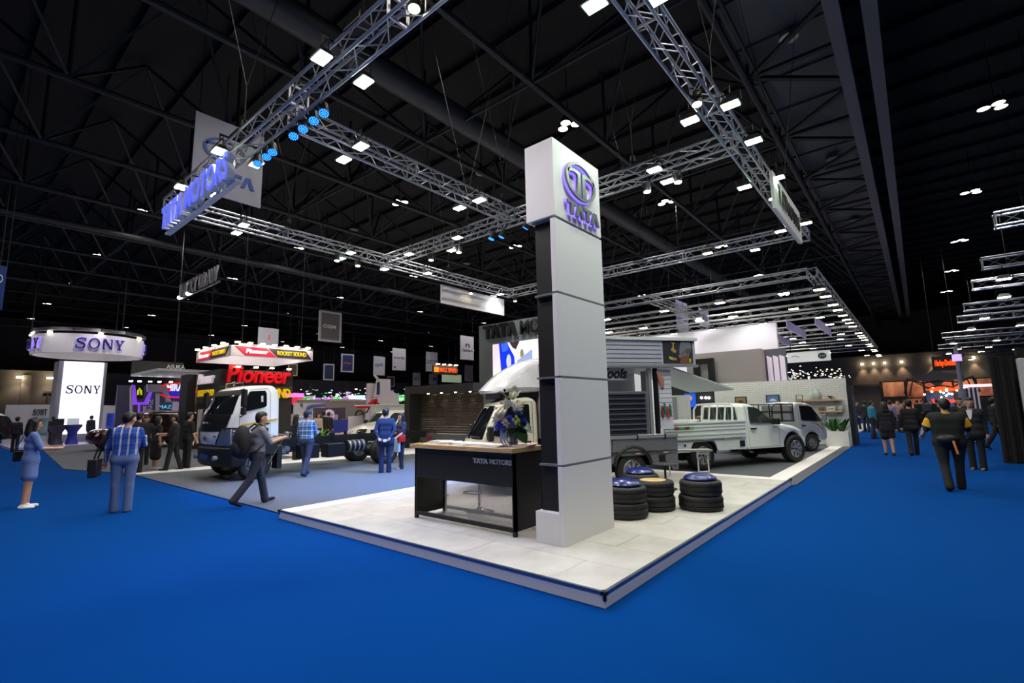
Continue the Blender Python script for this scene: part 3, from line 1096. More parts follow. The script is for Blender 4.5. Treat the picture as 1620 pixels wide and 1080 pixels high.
MB().cyl((-1.75, 0, .66), (-3.9, 0, .48), .05, n=10).build('prop_shaft', DARKMET, TRK)
for x0_, x1_, z_ in ((-1.75, -1.25, .58), (-2.55, -2.0, .56)):
    MB().b2(x0_, x1_, .46, .86, z_ - .2, z_ + .18).build('battery_box', DARKMET, TRK, bevel=.02)
MB().cyl((-2.7, .62, .62), (-3.3, .62, .62), .17, n=18).build('air_tank', DARKMET, TRK, smooth=True)
for k in range(4):
    MB().cyl((-2.75 - .15 * k, .62, .62), (-2.8 - .15 * k, .62, .62), .175, n=18).build('tank_band', MATS['cast_alloy'], TRK, smooth=True)
MB().b2(-3.0, -2.0, -.92, -.5, .42, .82).build('fuel_tank', mat('tank_grey', (110, 112, 116), .4, .5), TRK, bevel=.04)
MB().cyl((-3.95, -.9, R_), (-3.95, .9, R_), .07, n=12).ell((-3.95, 0, R_), (.2, .22, .2), 14, 10).build('rear_axle', DARKMET, TRK, smooth=True)
for s in (-1, 1):
    MB().grid([[(-4.65 + .14 * i, s * .5 - .04, .72 - .16 * sin(pi * i / 10)), (-4.65 + .14 * i, s * .5 + .04, .72 - .16 * sin(pi * i / 10))] for i in range(11)]).build('leaf_spring', DARKMET, TRK)
    wheel(TRK, -3.95, s * .66, R_, .21, 'steel', s)
    wheel(TRK, -3.95, s * .89, R_, .21, 'steel', s)
    MB().b2(-5.98, -5.88, s * .5, s * .72, .62, .74).build('tail_lamp', mat('tail_red', (120, 20, 20), .3), TRK)
    MB().box((-3.95, s * .78, R_ + .30), (.1, .1, .3)).build('spring_hanger', DARKMET, TRK)


# ================================================================== CREAM SERVICE TRUCK WITH TOOL BODY
CREAMP = mat('cream_paint', (222, 216, 190), .25, coat=.4)
GREYB = mat('grey_tool_body', (112, 112, 118), .5, .2, noise=.2, nscale=30)
hd = Vector((-.57, -.82, 0)).normalized()
rzc = atan2(hd.y, hd.x)
lf = Vector((-hd.y, hd.x, 0))
rw = G(1002, 770, PH)
org = Vector((rw.x, rw.y, PH)) - lf * .72
SVC = thing('service_truck', 'cream cab truck with grey tool-shop body and raised side flap', 'truck', org, rzc)
pr = fillet([(1.86, .42)] + [(1.90, .34)] + arch(2.40, .36, .34)[0:] + [(2.9, .34), (3.08, .42), (3.10, .74), (2.98, 1.02), (2.62, 1.58), (2.40, 1.68), (2.0, 1.72), (1.86, 1.64)], {15: .05, 16: .1, 17: .12, 18: .16, 19: .18, 20: .15, 21: .1})
svB = Body(pr, lambda x, z: .76 - .12 * max(0, z - .95), .06, .03, .16, 2.5, 3.1)
svB.build('cab', CREAMP, SVC)
liner(SVC, 2.40, .355, .74)
for s in (-1, 1):
    svB.side('side_window', fillet([(2.02, 1.12), (2.30, 1.12), (2.42, 1.00), (2.72, 1.03), (2.80, 1.06), (2.48, 1.52), (2.38, 1.57), (2.02, 1.59)], .03, 2), GLASS, SVC, s, .006)
    seam(svB, [(1.96, .55), (1.96, 1.64), (2.40, 1.62), (2.55, 1.54), (2.86, 1.08), (2.88, .80), (2.78, .55)], SVC, s)
    svB.side('door_handle', [(2.02, .90), (2.17, .90), (2.17, .93), (2.02, .93)], BLACK, SVC, s, .022)
    svB.side('brand_decal', [(2.60, .84), (2.66, .82), (2.70, .86), (2.67, .92), (2.61, .92)], mat('decal_dark', (60, 60, 90), .5), SVC, s, .006, .008)
    text('side_letters', 'TATA', MATS['decal_dark'], (2.80, .765, .86), (-1, 0, 0), (0, 0, 1), .1, .04, SVC, .004) if s > 0 else None
    mb = MB().box((0, 0, 0), (.10, .16, .26))
    mr = mb.build('mirror', BLACK, SVC, bevel=.03)
    mr.location = (2.78, s * .84, 1.08)
    MB().b2(-.05, .05, -s * .13, -s * .05, -.1, .02).build('mirror_arm', BLACK, mr)
    # headlight
    MB().grid([[(svB.pull(3.09, .7) - .02, s * .52, .62), (svB.pull(3.09, .95) - .0, s * .70, .60), (2.86, s * .765, .60)], [(svB.pull(3.1, .7) - .02, s * .50, .78), (svB.pull(3.08, .95), s * .70, .80), (2.84, s * .765, .84)]]).build('headlight', MATS['headlight_lens'], SVC, smooth=True)
svB.front('windscreen', .98, 1.57, -.94, .94, GLASS, SVC, .012, trim=.08)
svB.front('nose_grille', .62, .76, -.5, .5, BLACK, SVC, .012)
svB.front('wiper', 1.0, 1.03, .2, .85, BLACK, SVC, .02, n=4, mz=1)
# roof wind deflector
dpf = fillet([(2.76, 1.80), (2.76, 1.84), (2.45, 2.14), (2.05, 2.36), (1.86, 2.42), (1.55, 2.45), (1.55, 1.82), (2.2, 1.80)], {2: .2, 3: .2, 4: .1})
dfl = Body(dpf, lambda x, z: .70 - .22 * max(0, (z - 1.9)) - .12 * max(0, x - 2.2), .1, .05, .22, 1.7, 2.76)
dfl.build('roof_deflector', mat('white_gel_coat', (232, 232, 232), .2, coat=.6), SVC)
MB().b2(1.6, 2.55, -.6, .6, 1.70, 1.80).build('deflector_mount', DARKMET, SVC)
# chassis and tray
for s in (-1, 1):
    MB().b2(-.95, 2.2, s * .3 - .03, s * .3 + .03, .42, .56).build('frame_rail', DARKMET, SVC)
MB().b2(-.98, 1.82, -.76, .76, .58, .66).build('tray_floor', GREYB, SVC)
for s in (-1, 1):
    MB().b2(-.98, .42, s * .74, s * .78, .66, .95).build('tray_side', GREYB, SVC, bevel=.01)
    MB().b2(.43, 1.82, s * .74, s * .78, .66, .95).build('tray_side', GREYB, SVC, bevel=.01)
    MB().b2(-.98, 1.82, s * .75, s * .80, .90, .96).build('tray_cap_rail', mat('pale_rail', (160, 160, 160), .4, .4), SVC)
    sk = fillet([(-.98, .60), (-.98, .28), (-.86, .28), (-.80, .44), (-.52, .44)] + arch(0, .42, .44)[0:] + [(1.0, .44), (1.82, .44), (1.82, .60)], .02, 2)
    MB().prism(sk, (0, s * .76, 0), (1, 0, 0), (0, 0, 1), (0, -s * .03, 0)).build('tray_skirt', GREYB, SVC)
    MB().tube([(p_[0], s * .765, p_[1]) for p_ in arch(0, .39, .40)], .035, 6).build('arch_flare', BLACK, SVC)
    for x in (-.7, -.1, .6):
        MB().box((x, s * .785, .62), (.1, .012, .02)).build('reflector', mat('amber_reflector', (230, 190, 150), .3), SVC)
        MB().box((x, s * .79, .92), (.03, .03, .09)).build('latch', DARKMET, SVC)
    MB().box((-.62, s * .765, .5), (.12, .05, .14)).build('hook_plate', DARKMET, SVC)
    MB().box((-.9, s * .785, .36), (.035, .02, .035)).build('rubber_stop', BLACK, SVC)
    wheel(SVC, 0, s * .64, .31, .19, 'spoke', s)
    wheel(SVC, 2.40, s * .64, .31, .19, 'spoke', s)
liner(SVC, 0, .40, .70)
# tool body: back and end walls, drawers, peg boards, roof, flap
MB().b2(-.95, 1.80, -.74, -.70, .96, 2.28).build('body_far_wall', mat('body_grey_panel', (190, 190, 192), .5), SVC)
MB().b2(1.76, 1.80, -.74, .74, .96, 2.28).build('body_end_wall', MATS['body_grey_panel'], SVC)
MB().b2(-.95, 1.80, -.74, .76, 2.25, 2.30).build('body_roof', mat('body_roof_white', (206, 208, 204), .4), SVC)
SLAT = mat('slat_board', (176, 174, 188), .5)
rb_ = MB()
fl = MB().b2(-1.50, 1.82, .77, .80, 2.31, 2.80)
FLAP = fl.build('side_flap', SLAT, SVC)
for k in range(5):
    MB().b2(-.72, 1.82, .80, .806, 2.35 + .085 * k, 2.358 + .085 * k).build('slat_groove', BLACK, FLAP)
MB().b2(-1.54, 1.84, .74, .84, 2.80, 2.86).build('flap_top_rail', mat('body_roof_white'), FLAP)
MB().b2(-1.54, 1.84, .74, .84, 2.27, 2.32).build('flap_bottom_rail', mat('flap_rail', (170, 170, 172), .4, .5), FLAP)
# printed picture at the rear end of the flap: a craftsman in a grey shirt holding a hammer
pic = MB().b2(-1.44, -.76, .80, .808, 2.34, 2.79).build('picture_panel', mat('picture_charcoal', (46, 44, 52), .5), FLAP)
PG, PS, PBR, PY = mat('print_grey', (112, 114, 122), .6), mat('print_skin', (176, 124, 100), .6), mat('print_brown', (120, 72, 46), .6), mat('print_yellow', (196, 170, 50), .6)


def pict(name, pts, m):
    return MB().prism([(x * 1.08 - .42, z) for x, z in pts], (0, .809, 0), (1, 0, 0), (0, 0, 1), (0, .003, 0)).build(name, m, pic)


pict('printed_shirt', [(-.86, 2.50), (-.66, 2.48), (-.66, 2.62), (-.70, 2.79), (-.90, 2.79), (-.92, 2.66)], PG)
pict('printed_arm', [(-.90, 2.66), (-.82, 2.64), (-.64, 2.50), (-.66, 2.45), (-.80, 2.50), (-.90, 2.58)], PS)
pict('printed_hand', [(-.60, 2.44), (-.52, 2.46), (-.50, 2.42), (-.58, 2.40)], PS)
pict('printed_fist', [(-.60, 2.60), (-.50, 2.66), (-.48, 2.60), (-.58, 2.55)], PS)
pict('printed_apron', [(-.86, 2.34), (-.66, 2.34), (-.68, 2.48), (-.86, 2.50)], PBR)
pict('printed_glove', [(-.53, 2.40), (-.44, 2.43), (-.43, 2.48), (-.50, 2.47)], PY)
pict('printed_hammer', [(-.545, 2.56), (-.52, 2.56), (-.525, 2.74), (-.48, 2.76), (-.58, 2.76), (-.545, 2.73)], PY)
pict('printed_belt_tools', [(-.90, 2.36), (-.86, 2.36), (-.86, 2.44), (-.90, 2.44)], PY)
# rear flap panel folded out as a low awning
MB().prism([(-.98, 2.28), (-2.42, 1.83), (-2.42, 1.80), (-.98, 2.25)], (0, -.74, 0), (1, 0, 0), (0, 0, 1), (0, 1.48, 0)).build('rear_flap', mat('pale_flap', (196, 204, 202), .4), SVC)
MB().box((-2.1, .3, 1.955), (.08, .12, .03)).build('flap_latch', BLACK, SVC)
# drawer block
MB().b2(-.38, .95, .42, .74, .97, 1.80).build('drawer_cabinet', GREYB, SVC, bevel=.008)
for k in range(8):
    z0_ = 1.0 + .097 * k
    d_ = MB().b2(-.34, .90, .74, .752, z0_, z0_ + .082).build('drawer', mat('drawer_dark', (44, 42, 54), .45), SVC)
    MB().b2(-.34, .90, .752, .775, z0_ + .062, z0_ + .086).build('drawer_handle', mat('drawer_rail', (126, 124, 132), .35, .6), d_)
for x in (-.46, -.60):
    MB().b2(x - .03, x + .03, .68, .76, .97, 2.25).build('corner_post', MATS['flap_rail'] if x > -.5 else DARKMET, SVC)
MB().b2(-.43, -.41, .5, .7, .97, 2.2).build('perforated_strip', mat('perforated_steel', (170, 170, 170), .4, .5, bump=1, bscale=80), SVC)
peg = MB().b2(-.95, -.66, .70, .73, 1.06, 2.22).build('peg_wall', mat('peg_white', (214, 210, 220), .5), SVC)
for k in range(10):
    MB().b2(-.95, -.66, .73, .733, 1.30 + .09 * k, 1.305 + .09 * k).build('peg_groove', BLACK, peg)
for x, z_, c_ in ((-.76, 1.42, (40, 110, 90)), (-.82, 1.36, (180, 50, 40)), (-.88, 1.40, (40, 80, 150)), (-.70, 1.36, (110, 40, 50))):
    o = MB().tube([(x, .75, z_ + .14), (x + .01, .76, z_ + .02), (x - .01, .76, z_ - .1)], [.014, .03, .012], 8).build('hanging_glove', mat('glove_%d' % c_[0], c_, .7), SVC, smooth=True)
MB().tube([(-.64, .73, 2.2), (-.72, .74, 2.0), (-.74, .74, 1.86)], [.05, .07, .03], 8).build('printed_arm_panel', PS, SVC, smooth=True)
sg = MB().b2(.05, .55, .66, .70, 2.02, 2.22).build('shelf_sign', mat('sign_lilac', (186, 182, 196), .5), SVC)
text('sign_script', 'Tools', BLACK, (.56, .705, 2.05), (-1, 0, 0), (0, 0, 1), .56, .2, sg, .01, shear=.3, bold=.03)
MB().b2(.60, 1.74, -.1, .6, 1.84, 1.87).build('shelf', MATS['body_grey_panel'], SVC)
for k in range(6):
    c_ = [(120, 60, 50), (150, 150, 150), (60, 60, 70), (140, 80, 60), (120, 130, 140), (170, 190, 60)][k]
    MB().lathe([(.0, 0), (.05, 0), (.05, .2), (.02, .24), (.02, .28), (.0, .28)], (.70 + .16 * k, .45, 1.87), n=10).build('shelf_can', mat('can_%d_%d' % (c_[0], c_[1]), c_, .4), SVC, smooth=True)


# ================================================================== WHITE DROPSIDE PICKUP
PGLASS = mat('tinted_glass', (52, 60, 58), .06, 0, coat=.6, spec=.8)


def pickup(name, label, A, B, near, paint, R=.38, dropside=True, W=.84, loc_z=0, front='plain'):
    "A, B: ground points below the rear and front wheel on the near flank"
    A, B = Vector((A[0], A[1], 0)), Vector((B[0], B[1], 0))
    h = (B - A).normalized()
    left = Vector((-h.y, h.x, 0))
    k = 1 if near == 'right' else -1
    o = A + left * k * (W - .1)
    t = thing(name, label, 'pickup truck', (o.x, o.y, loc_z), atan2(h.y, h.x))
    wb = (B - A).length
    f = wb
    pr = [(1.50, .44)] + arch(f, R * 1.16, .44) + [(f + .58, .36), (f + .64, .42), (f + .66, .66), (f + .52, .74), (f + .44, .90), (f + .1, 1.00), (f - .72, 1.12), (2.02, 1.57), (1.86, 1.64), (1.66, 1.65), (1.52, 1.60)]
    nA = len(arch(0, 1, .5))
    i0 = 1 + nA
    pr = fillet(pr, {i0 + 1: .05, i0 + 2: .06, i0 + 3: .08, i0 + 4: .12, i0 + 5: .2, i0 + 6: .1, i0 + 7: .2, i0 + 8: .14, i0 + 9: .1, i0 + 10: .08, 0: 0})
    bd = Body(pr, lambda x, z: W - .16 * max(0, z - 1.05), .07, .03, .22, f - .1, f + .6)
    bd.build('cab_and_bonnet', paint, t)
    liner(t, f, R * 1.15, W - .03)
    for s in (-1, 1):
        bd.side('side_window', fillet([(1.72, 1.14), (f - .86, 1.11), (f - .82, 1.15), (2.10, 1.50), (1.98, 1.55), (1.74, 1.56)], .03, 2), PGLASS, t, s, .006)
        seam(bd, [(1.64, .50), (1.64, 1.56), (1.95, 1.60), (f - .72, 1.14), (f - .62, .95), (f - .62, .50), (1.64, .50)], t, s)
        bd.side('door_handle', [(1.70, .96), (1.90, .96), (1.90, 1.0), (1.70, 1.0)], DARKMET, t, s, .022)
        bd.side('sill_trim', [(1.52, .46), (f - .50, .46), (f - .50, .50), (1.52, .50)], mat('sill_grey', (190, 192, 192), .4), t, s, .02)
        mirror(t, f - .86, s * (W - .0), 1.16, s, .1, .17, .2, BLACK)
        MB().grid([[(f + .56, s * W * .62, .74), (f + .50, s * W * .90, .75), (f + .26, s * (W + .004), .78)], [(f + .46, s * W * .60, .90), (f + .40, s * W * .90, .91), (f + .22, s * (W + .002), .92)]]).build('headlight', MATS['headlight_lens'], t, smooth=True)
        wheel(t, f, s * (W - .11), R, .24, 'spoke', s)
        wheel(t, 0, s * (W - .11), R, .24, 'spoke', s)
    bd.front('windscreen', 1.14, 1.54, -.93, .93, PGLASS, t, .012, trim=.06)
    bd.front('rear_window', 1.22, 1.56, -.78, .78, PGLASS, t, .012, front=False, trim=.05)
    if front == 'chrome':
        bd.front('grille', .70, .90, -.30, .30, BLACK, t, .03)
        for k_ in range(3):
            bd.front('grille_bar', .72 + .07 * k_, .745 + .07 * k_, -.3, .3, CHROME, t, .045, mz=1)
        bd.front('lower_grille', .44, .60, -.6, .6, BLACK, t, .02)
    else:
        bd.front('grille', .50, .62, -.5, .5, BLACK, t, .02)
    for s in (-1, 1):
        MB().b2(-1.2, f, s * .36 - .04, s * .36 + .04, .42, .56).build('frame_rail', DARKMET, t)
    MB().cyl((0, -W + .2, R), (0, W - .2, R), .06, n=10).ell((0, 0, R), (.16, .2, .16), 12, 8).build('rear_axle', DARKMET, t, smooth=True)
    # bed
    bw = W + (.06 if dropside else 0)
    MB().b2(-1.25, 1.46, -bw + .02, bw - .02, .72, .80).build('bed_floor', paint, t)
    for s in (-1, 1):
        MB().b2(-1.25, 1.46, s * (bw - .05), s * bw, .80, 1.19).build('bed_side', paint, t, bevel=.01)
        if dropside:
            for z_ in (.90, 1.02, 1.1):
                MB().b2(-1.22, 1.43, s * bw, s * (bw + .018), z_ - .02, z_ + .02).build('bed_rib', paint, t, bevel=.006)
            MB().b2(-1.27, 1.48, s * (bw - .06), s * (bw + .025), 1.17, 1.22).build('bed_cap_rail', paint, t, bevel=.006)
            MB().b2(-1.22, 1.44, s * (bw - .01), s * (bw + .028), .785, .81).build('bed_hinge_rail', mat('hinge_grey', (180, 182, 182), .4), t)
            for x in (-.7, .0, .7, 1.3):
                MB().box((x, s * (bw + .02), .79), (.07, .04, .05)).build('hinge', MATS['hinge_grey'], t)
        sk = fillet([(-1.2, .76), (-1.2, .50)] + arch(0, R * 1.2, .48) + [(1.46, .48), (1.46, .76)], .02, 2)
        MB().prism(sk, (0, s * (bw - .04), 0), (1, 0, 0), (0, 0, 1), (0, s * .03, 0)).build('bed_skirt', paint, t)
        MB().box((1.30, s * (bw - .005), .62), (.17, .02, .15)).build('fuel_flap_recess', BLACK, t)
        MB().box((-.62, s * (bw - .005), .66), (.05, .02, .05)).build('lamp_socket', BLACK, t)
    MB().b2(-1.26, -1.21, -bw, bw, .80, 1.19).build('tailgate', paint, t)
    liner(t, 0, R * 1.17, bw - .06)
    if dropside:
        for s in (-1, 1):
            bd2 = MB().b2(-.95, -.45, s * (bw + .016), s * (bw + .020), 1.05, 1.10)
            bd2.build('green_decal', mat('decal_green', (60, 150, 80), .5), t)
        rb = MB()
        y_ = W - .14
        rb.tube([(1.22, -y_, 1.19), (1.24, -y_, 1.50), (1.30, -y_ + .08, 1.64), (1.34, 0, 1.66), (1.30, y_ - .08, 1.64), (1.24, y_, 1.50), (1.22, y_, 1.19)], .028, 8)
        rb.build('roll_bar', paint, t, smooth=True)
        for y in (-.42, -.14, .14, .42):
            MB().cyl((1.23, y, 1.19), (1.31, y, 1.65), .022, n=8).build('roll_bar_post', paint, t, smooth=True)
        MB().tube([(1.22, -.5, 1.2), (.9, -.55, 1.19)], .02, 6).tube([(1.22, .5, 1.2), (.9, .55, 1.19)], .02, 6).build('roll_bar_stay', paint, t)
    return t, bd


PKW = mat('pickup_white', (226, 232, 228), .22, coat=.5)
XEN, xb = pickup('dropside_pickup', 'white dropside pickup truck with tubular roll bar behind the cab', G(1110, 744), G(1257, 731), 'right', PKW)
text('door_letters', 'XENON', mat('decal_green_dark', (70, 140, 90), .5), (2.50, -.865, .98), (1, 0, 0), (0, 0, 1), .26, .05, XEN, .006)
for k, c_ in enumerate(((170, 60, 40), (70, 170, 90), (130, 40, 30), (150, 190, 90))):
    MB().b2(-.92 + .16 * k, -.80 + .16 * k, -.925, -.918, 1.045, 1.105).build('bed_decal', mat('bed_decal_%d' % k, c_, .5), XEN)

# white pickup behind the bare chassis
NAV, nb = pickup('road_pickup', 'white road pickup with chrome grille parked beyond the bare chassis', (-18.33, 15.75), (-17.55, 12.6), 'left', mat('pickup_ivory', (232, 230, 222), .22, coat=.5), .39, False, .90, 0, 'chrome')

# ================================================================== SILVER MINI TRUCK
SILVP = mat('silver_paint', (184, 188, 194), .28, .2, coat=.4)
wf_ = G(1286, 714)
h = Vector((.53, .85, 0)).normalized()
left = Vector((-h.y, h.x, 0))
o_ = Vector((wf_.x, wf_.y, 0)) + left * .66
MIN = thing('mini_truck', 'small silver cab-over truck with black rear guard frame', 'mini truck', o_, atan2(h.y, h.x))
pr = fillet([(-.66, .40)] + arch(0, .34, .36) + [(.62, .34), (.80, .42), (.82, .72), (.62, 1.02), (.14, 1.56), (-.10, 1.64), (-.50, 1.66), (-.66, 1.58)], {12: .06, 13: .08, 14: .14, 15: .12, 16: .16, 17: .14, 18: .1, 19: .08})
mb_ = Body(pr, lambda x, z: .74 - .12 * max(0, z - 1.0), .06, .03, .16, .2, .8)
mb_.build('cab', SILVP, MIN)
liner(MIN, 0, .335, .72)
for s in (-1, 1):
    mb_.side('side_window', fillet([(-.44, 1.06), (.44, 1.02), (.50, 1.06), (.10, 1.50), (-.02, 1.54), (-.44, 1.55)], .03, 2), GLASS, MIN, s)
    seam(mb_, [(-.54, .5), (-.54, 1.58), (.0, 1.58), (.56, 1.05), (.58, .6)], MIN, s)
    mb_.side('door_handle', [(-.46, .86), (-.30, .86), (-.30, .90), (-.46, .90)], BLACK, MIN, s, .02)
    mb_.side('swoosh_decal', [(-.05, .96), (.20, .92), (.45, .78), (.62, .70), (.62, .73), (.45, .82), (.20, .96)], mat('decal_bronze', (150, 124, 92), .4), MIN, s, .005, .008)
    mb_.side('swoosh_decal', [(-.15, .90), (.15, .86), (.40, .74), (.42, .76), (.15, .89)], mat('decal_pale', (210, 208, 204), .4), MIN, s, .005, .008)
    mirror(MIN, .46, s * .73, 1.14, s, .09, .22, .15, mat('mirror_silver', (170, 174, 178), .3, .5))
    wheel(MIN, 0, s * .62, .30, .18, 'steel', s)
    wheel(MIN, -2.1, s * .62, .30, .18, 'steel', s)
    MB().b2(-3.1, .0, s * .3 - .03, s * .3 + .03, .42, .54).build('frame_rail', DARKMET, MIN)
    MB().b2(-3.1, -.72, s * .72, s * .76, .66, 1.02).build('bed_side', SILVP, MIN, bevel=.01)
mb_.front('windscreen', 1.02, 1.54, -.93, .93, GLASS, MIN, .012, trim=.06)
mb_.front('rear_window', 1.10, 1.46, -.4, .4, GLASS, MIN, .012, front=False)
MB().b2(-3.1, -.72, -.76, .76, .60, .67).build('bed_floor', SILVP, MIN)
gd = MB()
for y in (-.72, -.25, .25, .72):
    gd.cyl((-.78, y, .66), (-.78, y, 1.60), .02, n=8)
for z_ in (1.05, 1.35, 1.60):
    gd.cyl((-.78, -.72, z_), (-.78, .72, z_), .02, n=8)
gd.build('guard_frame', DARKMET, MIN)
for s in (-1, 1):
    MB().tube([(-.78, s * .72, 1.60), (-1.5, s * .72, 1.62), (-1.66, s * .72, 1.52), (-1.70, s * .72, .98)], .02, 6).tube([(-.78, s * .72, 1.32), (-1.68, s * .72, 1.32)], .016, 6).cyl((-1.25, s * .72, .98), (-1.25, s * .72, 1.62), .016, n=6).build('side_rack', DARKMET, MIN)
MB().b2(-.77, -.70, -.6, .6, .9, 1.56).build('cab_back_panel', mat('back_panel_grey', (120, 124, 124), .5), MIN)


# ================================================================== PASSENGER VEHICLES OF THE OTHER STANDS
def wagon(name, label, cat, front_pt, heading, paint, L_=4.4, H_=1.7, W=.88, R=.35, kind='suv', parts=True):
    h = Vector((cos(heading), sin(heading), 0))
    t = thing(name, label, cat, front_pt, heading)
    f, r = -.85, -.85 - L_ * .6
    if kind == 'suv':
        top = [(-1.25, 1.05), (-2.0, H_ - .08), (-2.3, H_), (-L_ + .7, H_ - .02), (-L_ + .25, H_ - .12), (-L_ + .02, 1.1), (-L_, .6)]
        hood = [(0, .45), (.02, .72), (-.12, .95), (-.35, 1.02)]
    else:
        top = [(-1.35, .92), (-2.05, H_ - .06), (-2.4, H_), (-3.0, H_ - .04), (-3.75, 1.02), (-L_ + .04, .98), (-L_, .55)]
        hood = [(0, .40), (.02, .62), (-.15, .78), (-.4, .84)]
    bot = [(-L_ + .1, .38)] + arch(r, R * 1.13, .36) + arch(f, R * 1.13, .36) + [(-.12, .34)]
    pr = bot + hood + top
    nb_ = len(bot)
    pr = fillet(pr, {nb_ + i: .12 for i in range(len(hood) + len(top))}, 3)
    bd = Body(pr, lambda x, z: W - .22 * max(0, z - .95), .08, .03, .22, -.7, 0)
    bd.build('body', paint, t)
    liner(t, f, R * 1.12, W - .04)
    liner(t, r, R * 1.12, W - .04)
    zb = 1.08 if kind == 'suv' else .98
    for s in (-1, 1):
        bd.side('front_window', [(-2.0, zb), (-1.42, zb), (-2.02, H_ - .16), (-2.2, H_ - .14)] if kind == 'suv' else [(-2.3, zb), (-1.45, zb - .02), (-2.08, H_ - .13), (-2.3, H_ - .11)], GLASS, t, s)
        bd.side('rear_window', [(-3.0, zb), (-2.1, zb), (-2.28, H_ - .14), (-3.0, H_ - .15)] if kind == 'suv' else [(-3.45, zb + .03), (-2.36, zb), (-2.36, H_ - .11), (-2.95, H_ - .13)], GLASS, t, s)
        if kind == 'suv':
            bd.side('quarter_window', [(-L_ + .35, zb + .02), (-3.08, zb), (-3.08, H_ - .15), (-L_ + .5, H_ - .2)], GLASS, t, s)
        seam(bd, [(-1.4, .5), (-1.4, zb)], t, s)
        seam(bd, [(-2.32, .5), (-2.32, zb)], t, s)
        bd.side('door_handle', [(-2.28, .9), (-2.1, .9), (-2.1, .93), (-2.28, .93)], CHROME, t, s, .02)
        mirror(t, -1.5, s * (W - .02), zb + .04, s, .12, .13, .18, paint)
        MB().grid([[(-.04, s * W * .5, hood[1][1] - .04), (-.10, s * W * .86, hood[1][1]), (-.42, s * (W + .004), hood[1][1] + .06)], [(-.10, s * W * .5, hood[1][1] + .1), (-.16, s * W * .86, hood[1][1] + .14), (-.45, s * (W + .004), hood[1][1] + .16)]]).build('headlight', MATS['headlight_lens'], t, smooth=True)
        bd.side('tail_lamp', [(-L_ + .02, .86), (-L_ + .25, .88), (-L_ + .25, .98), (-L_ + .04, 1.0)], mat('tail_lamp_red', (150, 20, 24), .2, emit=(255, 20, 20), estr=.4), t, s, .012)
        for x in (f, r):
            wheel(t, x, s * (W - .12), R, .23, 'spoke', s)
    bd.front('windscreen', zb, H_ - .1, -.9, .9, GLASS, t, .012, trim=.1)
    bd.front('grille', hood[1][1] - .16, hood[1][1] + .06, -.45, .45, BLACK, t, .015)
    if kind == 'suv':
        for s in (-1, 1):
            MB().tube([(-2.2, s * .55, H_ - .02), (-2.3, s * .55, H_ + .06), (-3.7, s * .55, H_ + .06), (-3.8, s * .55, H_ - .04)], .02, 6).build('roof_rail', ALU, t)
    return t


wagon('maroon_wagon', 'dark maroon sport utility car behind the group of people in black', 'car', (-30.4, 5.1, 0), -pi / 2 + .06, mat('maroon_paint', (58, 14, 22), .2, coat=.6), 4.9, 1.82, .93, .39)
wagon('white_sedan', 'white sedan with red side graphics beside the tall lit screen tower', 'car', (-48.6, 8.3, 0), pi / 2 - .1, mat('sedan_white', (232, 232, 236), .2, coat=.5), 4.5, 1.46, .86, .33, 'sedan')
wagon('black_wagon', 'black sport utility car with white roof beside the white sedan', 'car', (-42.0, -1.0, 0), -pi / 2 + .3, mat('wagon_black', (16, 16, 18), .2, coat=.5), 4.6, 1.85, .92, .37)
wagon('white_roof_wagon', 'white car with roof rails partly hidden behind the black car', 'car', (-50.0, 5.6, 0), pi / 2 + .2, mat('wagon_white', (226, 226, 230), .2, coat=.5), 4.6, 1.9, .9, .36)

# ================================================================== LIGHTING TRUSSES
def truss(name, label, a, b, s=.29, bay=.36, single=False, group='aluminium lighting trusses', r=.025, cat='truss', wires=False):
    "square box truss from a to b; single: every brace its own object"
    a, b = Vector(a), Vector(b)
    t = thing(name, label, cat, a, atan2(b.y - a.y, b.x - a.x), group)
    L_ = (b - a).length
    h_ = s / 2
    ME = MB().cyl((0, 0, 0), (L_, 0, 0), r, n=8).mesh('chord', TRUSS, True)
    for y, z in ((-h_, -h_), (h_, -h_), (h_, h_), (-h_, h_)):
        inst('chord', ME, t, (0, y, z))
    n = max(1, int(round(L_ / bay)))
    d = L_ / n
    all_ = MB()
    M4 = []
    for (y0, z0), (y1, z1) in (((-h_, -h_), (h_, -h_)), ((h_, -h_), (h_, h_)), ((h_, h_), (-h_, h_)), ((-h_, h_), (-h_, -h_))):
        if single:
            M4.append((MB().cyl((0, y0, z0), (d, y1, z1), .010, n=5).mesh('brace', TRUSS), MB().cyl((0, y1, z1), (d, y0, z0), .010, n=5).mesh('brace', TRUSS)))
        for i in range(n):
            if single:
                inst('brace', M4[-1][i % 2], t, (i * d, 0, 0))
            else:
                p, q = ((y0, z0), (y1, z1)) if i % 2 == 0 else ((y1, z1), (y0, z0))
                all_.cyl((i * d, p[0], p[1]), ((i + 1) * d, q[0], q[1]), .010, n=4)
    if not single:
        all_.build('lacing', TRUSS, t, kind='stuff')
    if wires:
        WM = MB().cyl((0, 0, h_), (0, 0, 15.19 - a.z), .012, n=5).mesh('hanger_wire', mat('cable_black', (30, 30, 32), .6))
        for q in (.12, .5, .88):
            inst('hanger_wire', WM, t, (L_ * q, 0, 0))
    FM = MB().box((0, 0, -h_), (.03, s + .03, .03)).box((0, 0, h_), (.03, s + .03, .03)).box((0, -h_, 0), (.03, .03, s)).box((0, h_, 0), (.03, .03, s)).mesh('end_frame', TRUSS)
    for x in (0.03, L_ - .03) + tuple(2.5 * k for k in range(1, int(L_ / 2.5))):
        inst('end_frame', FM, t, (x, 0, 0))
    return t


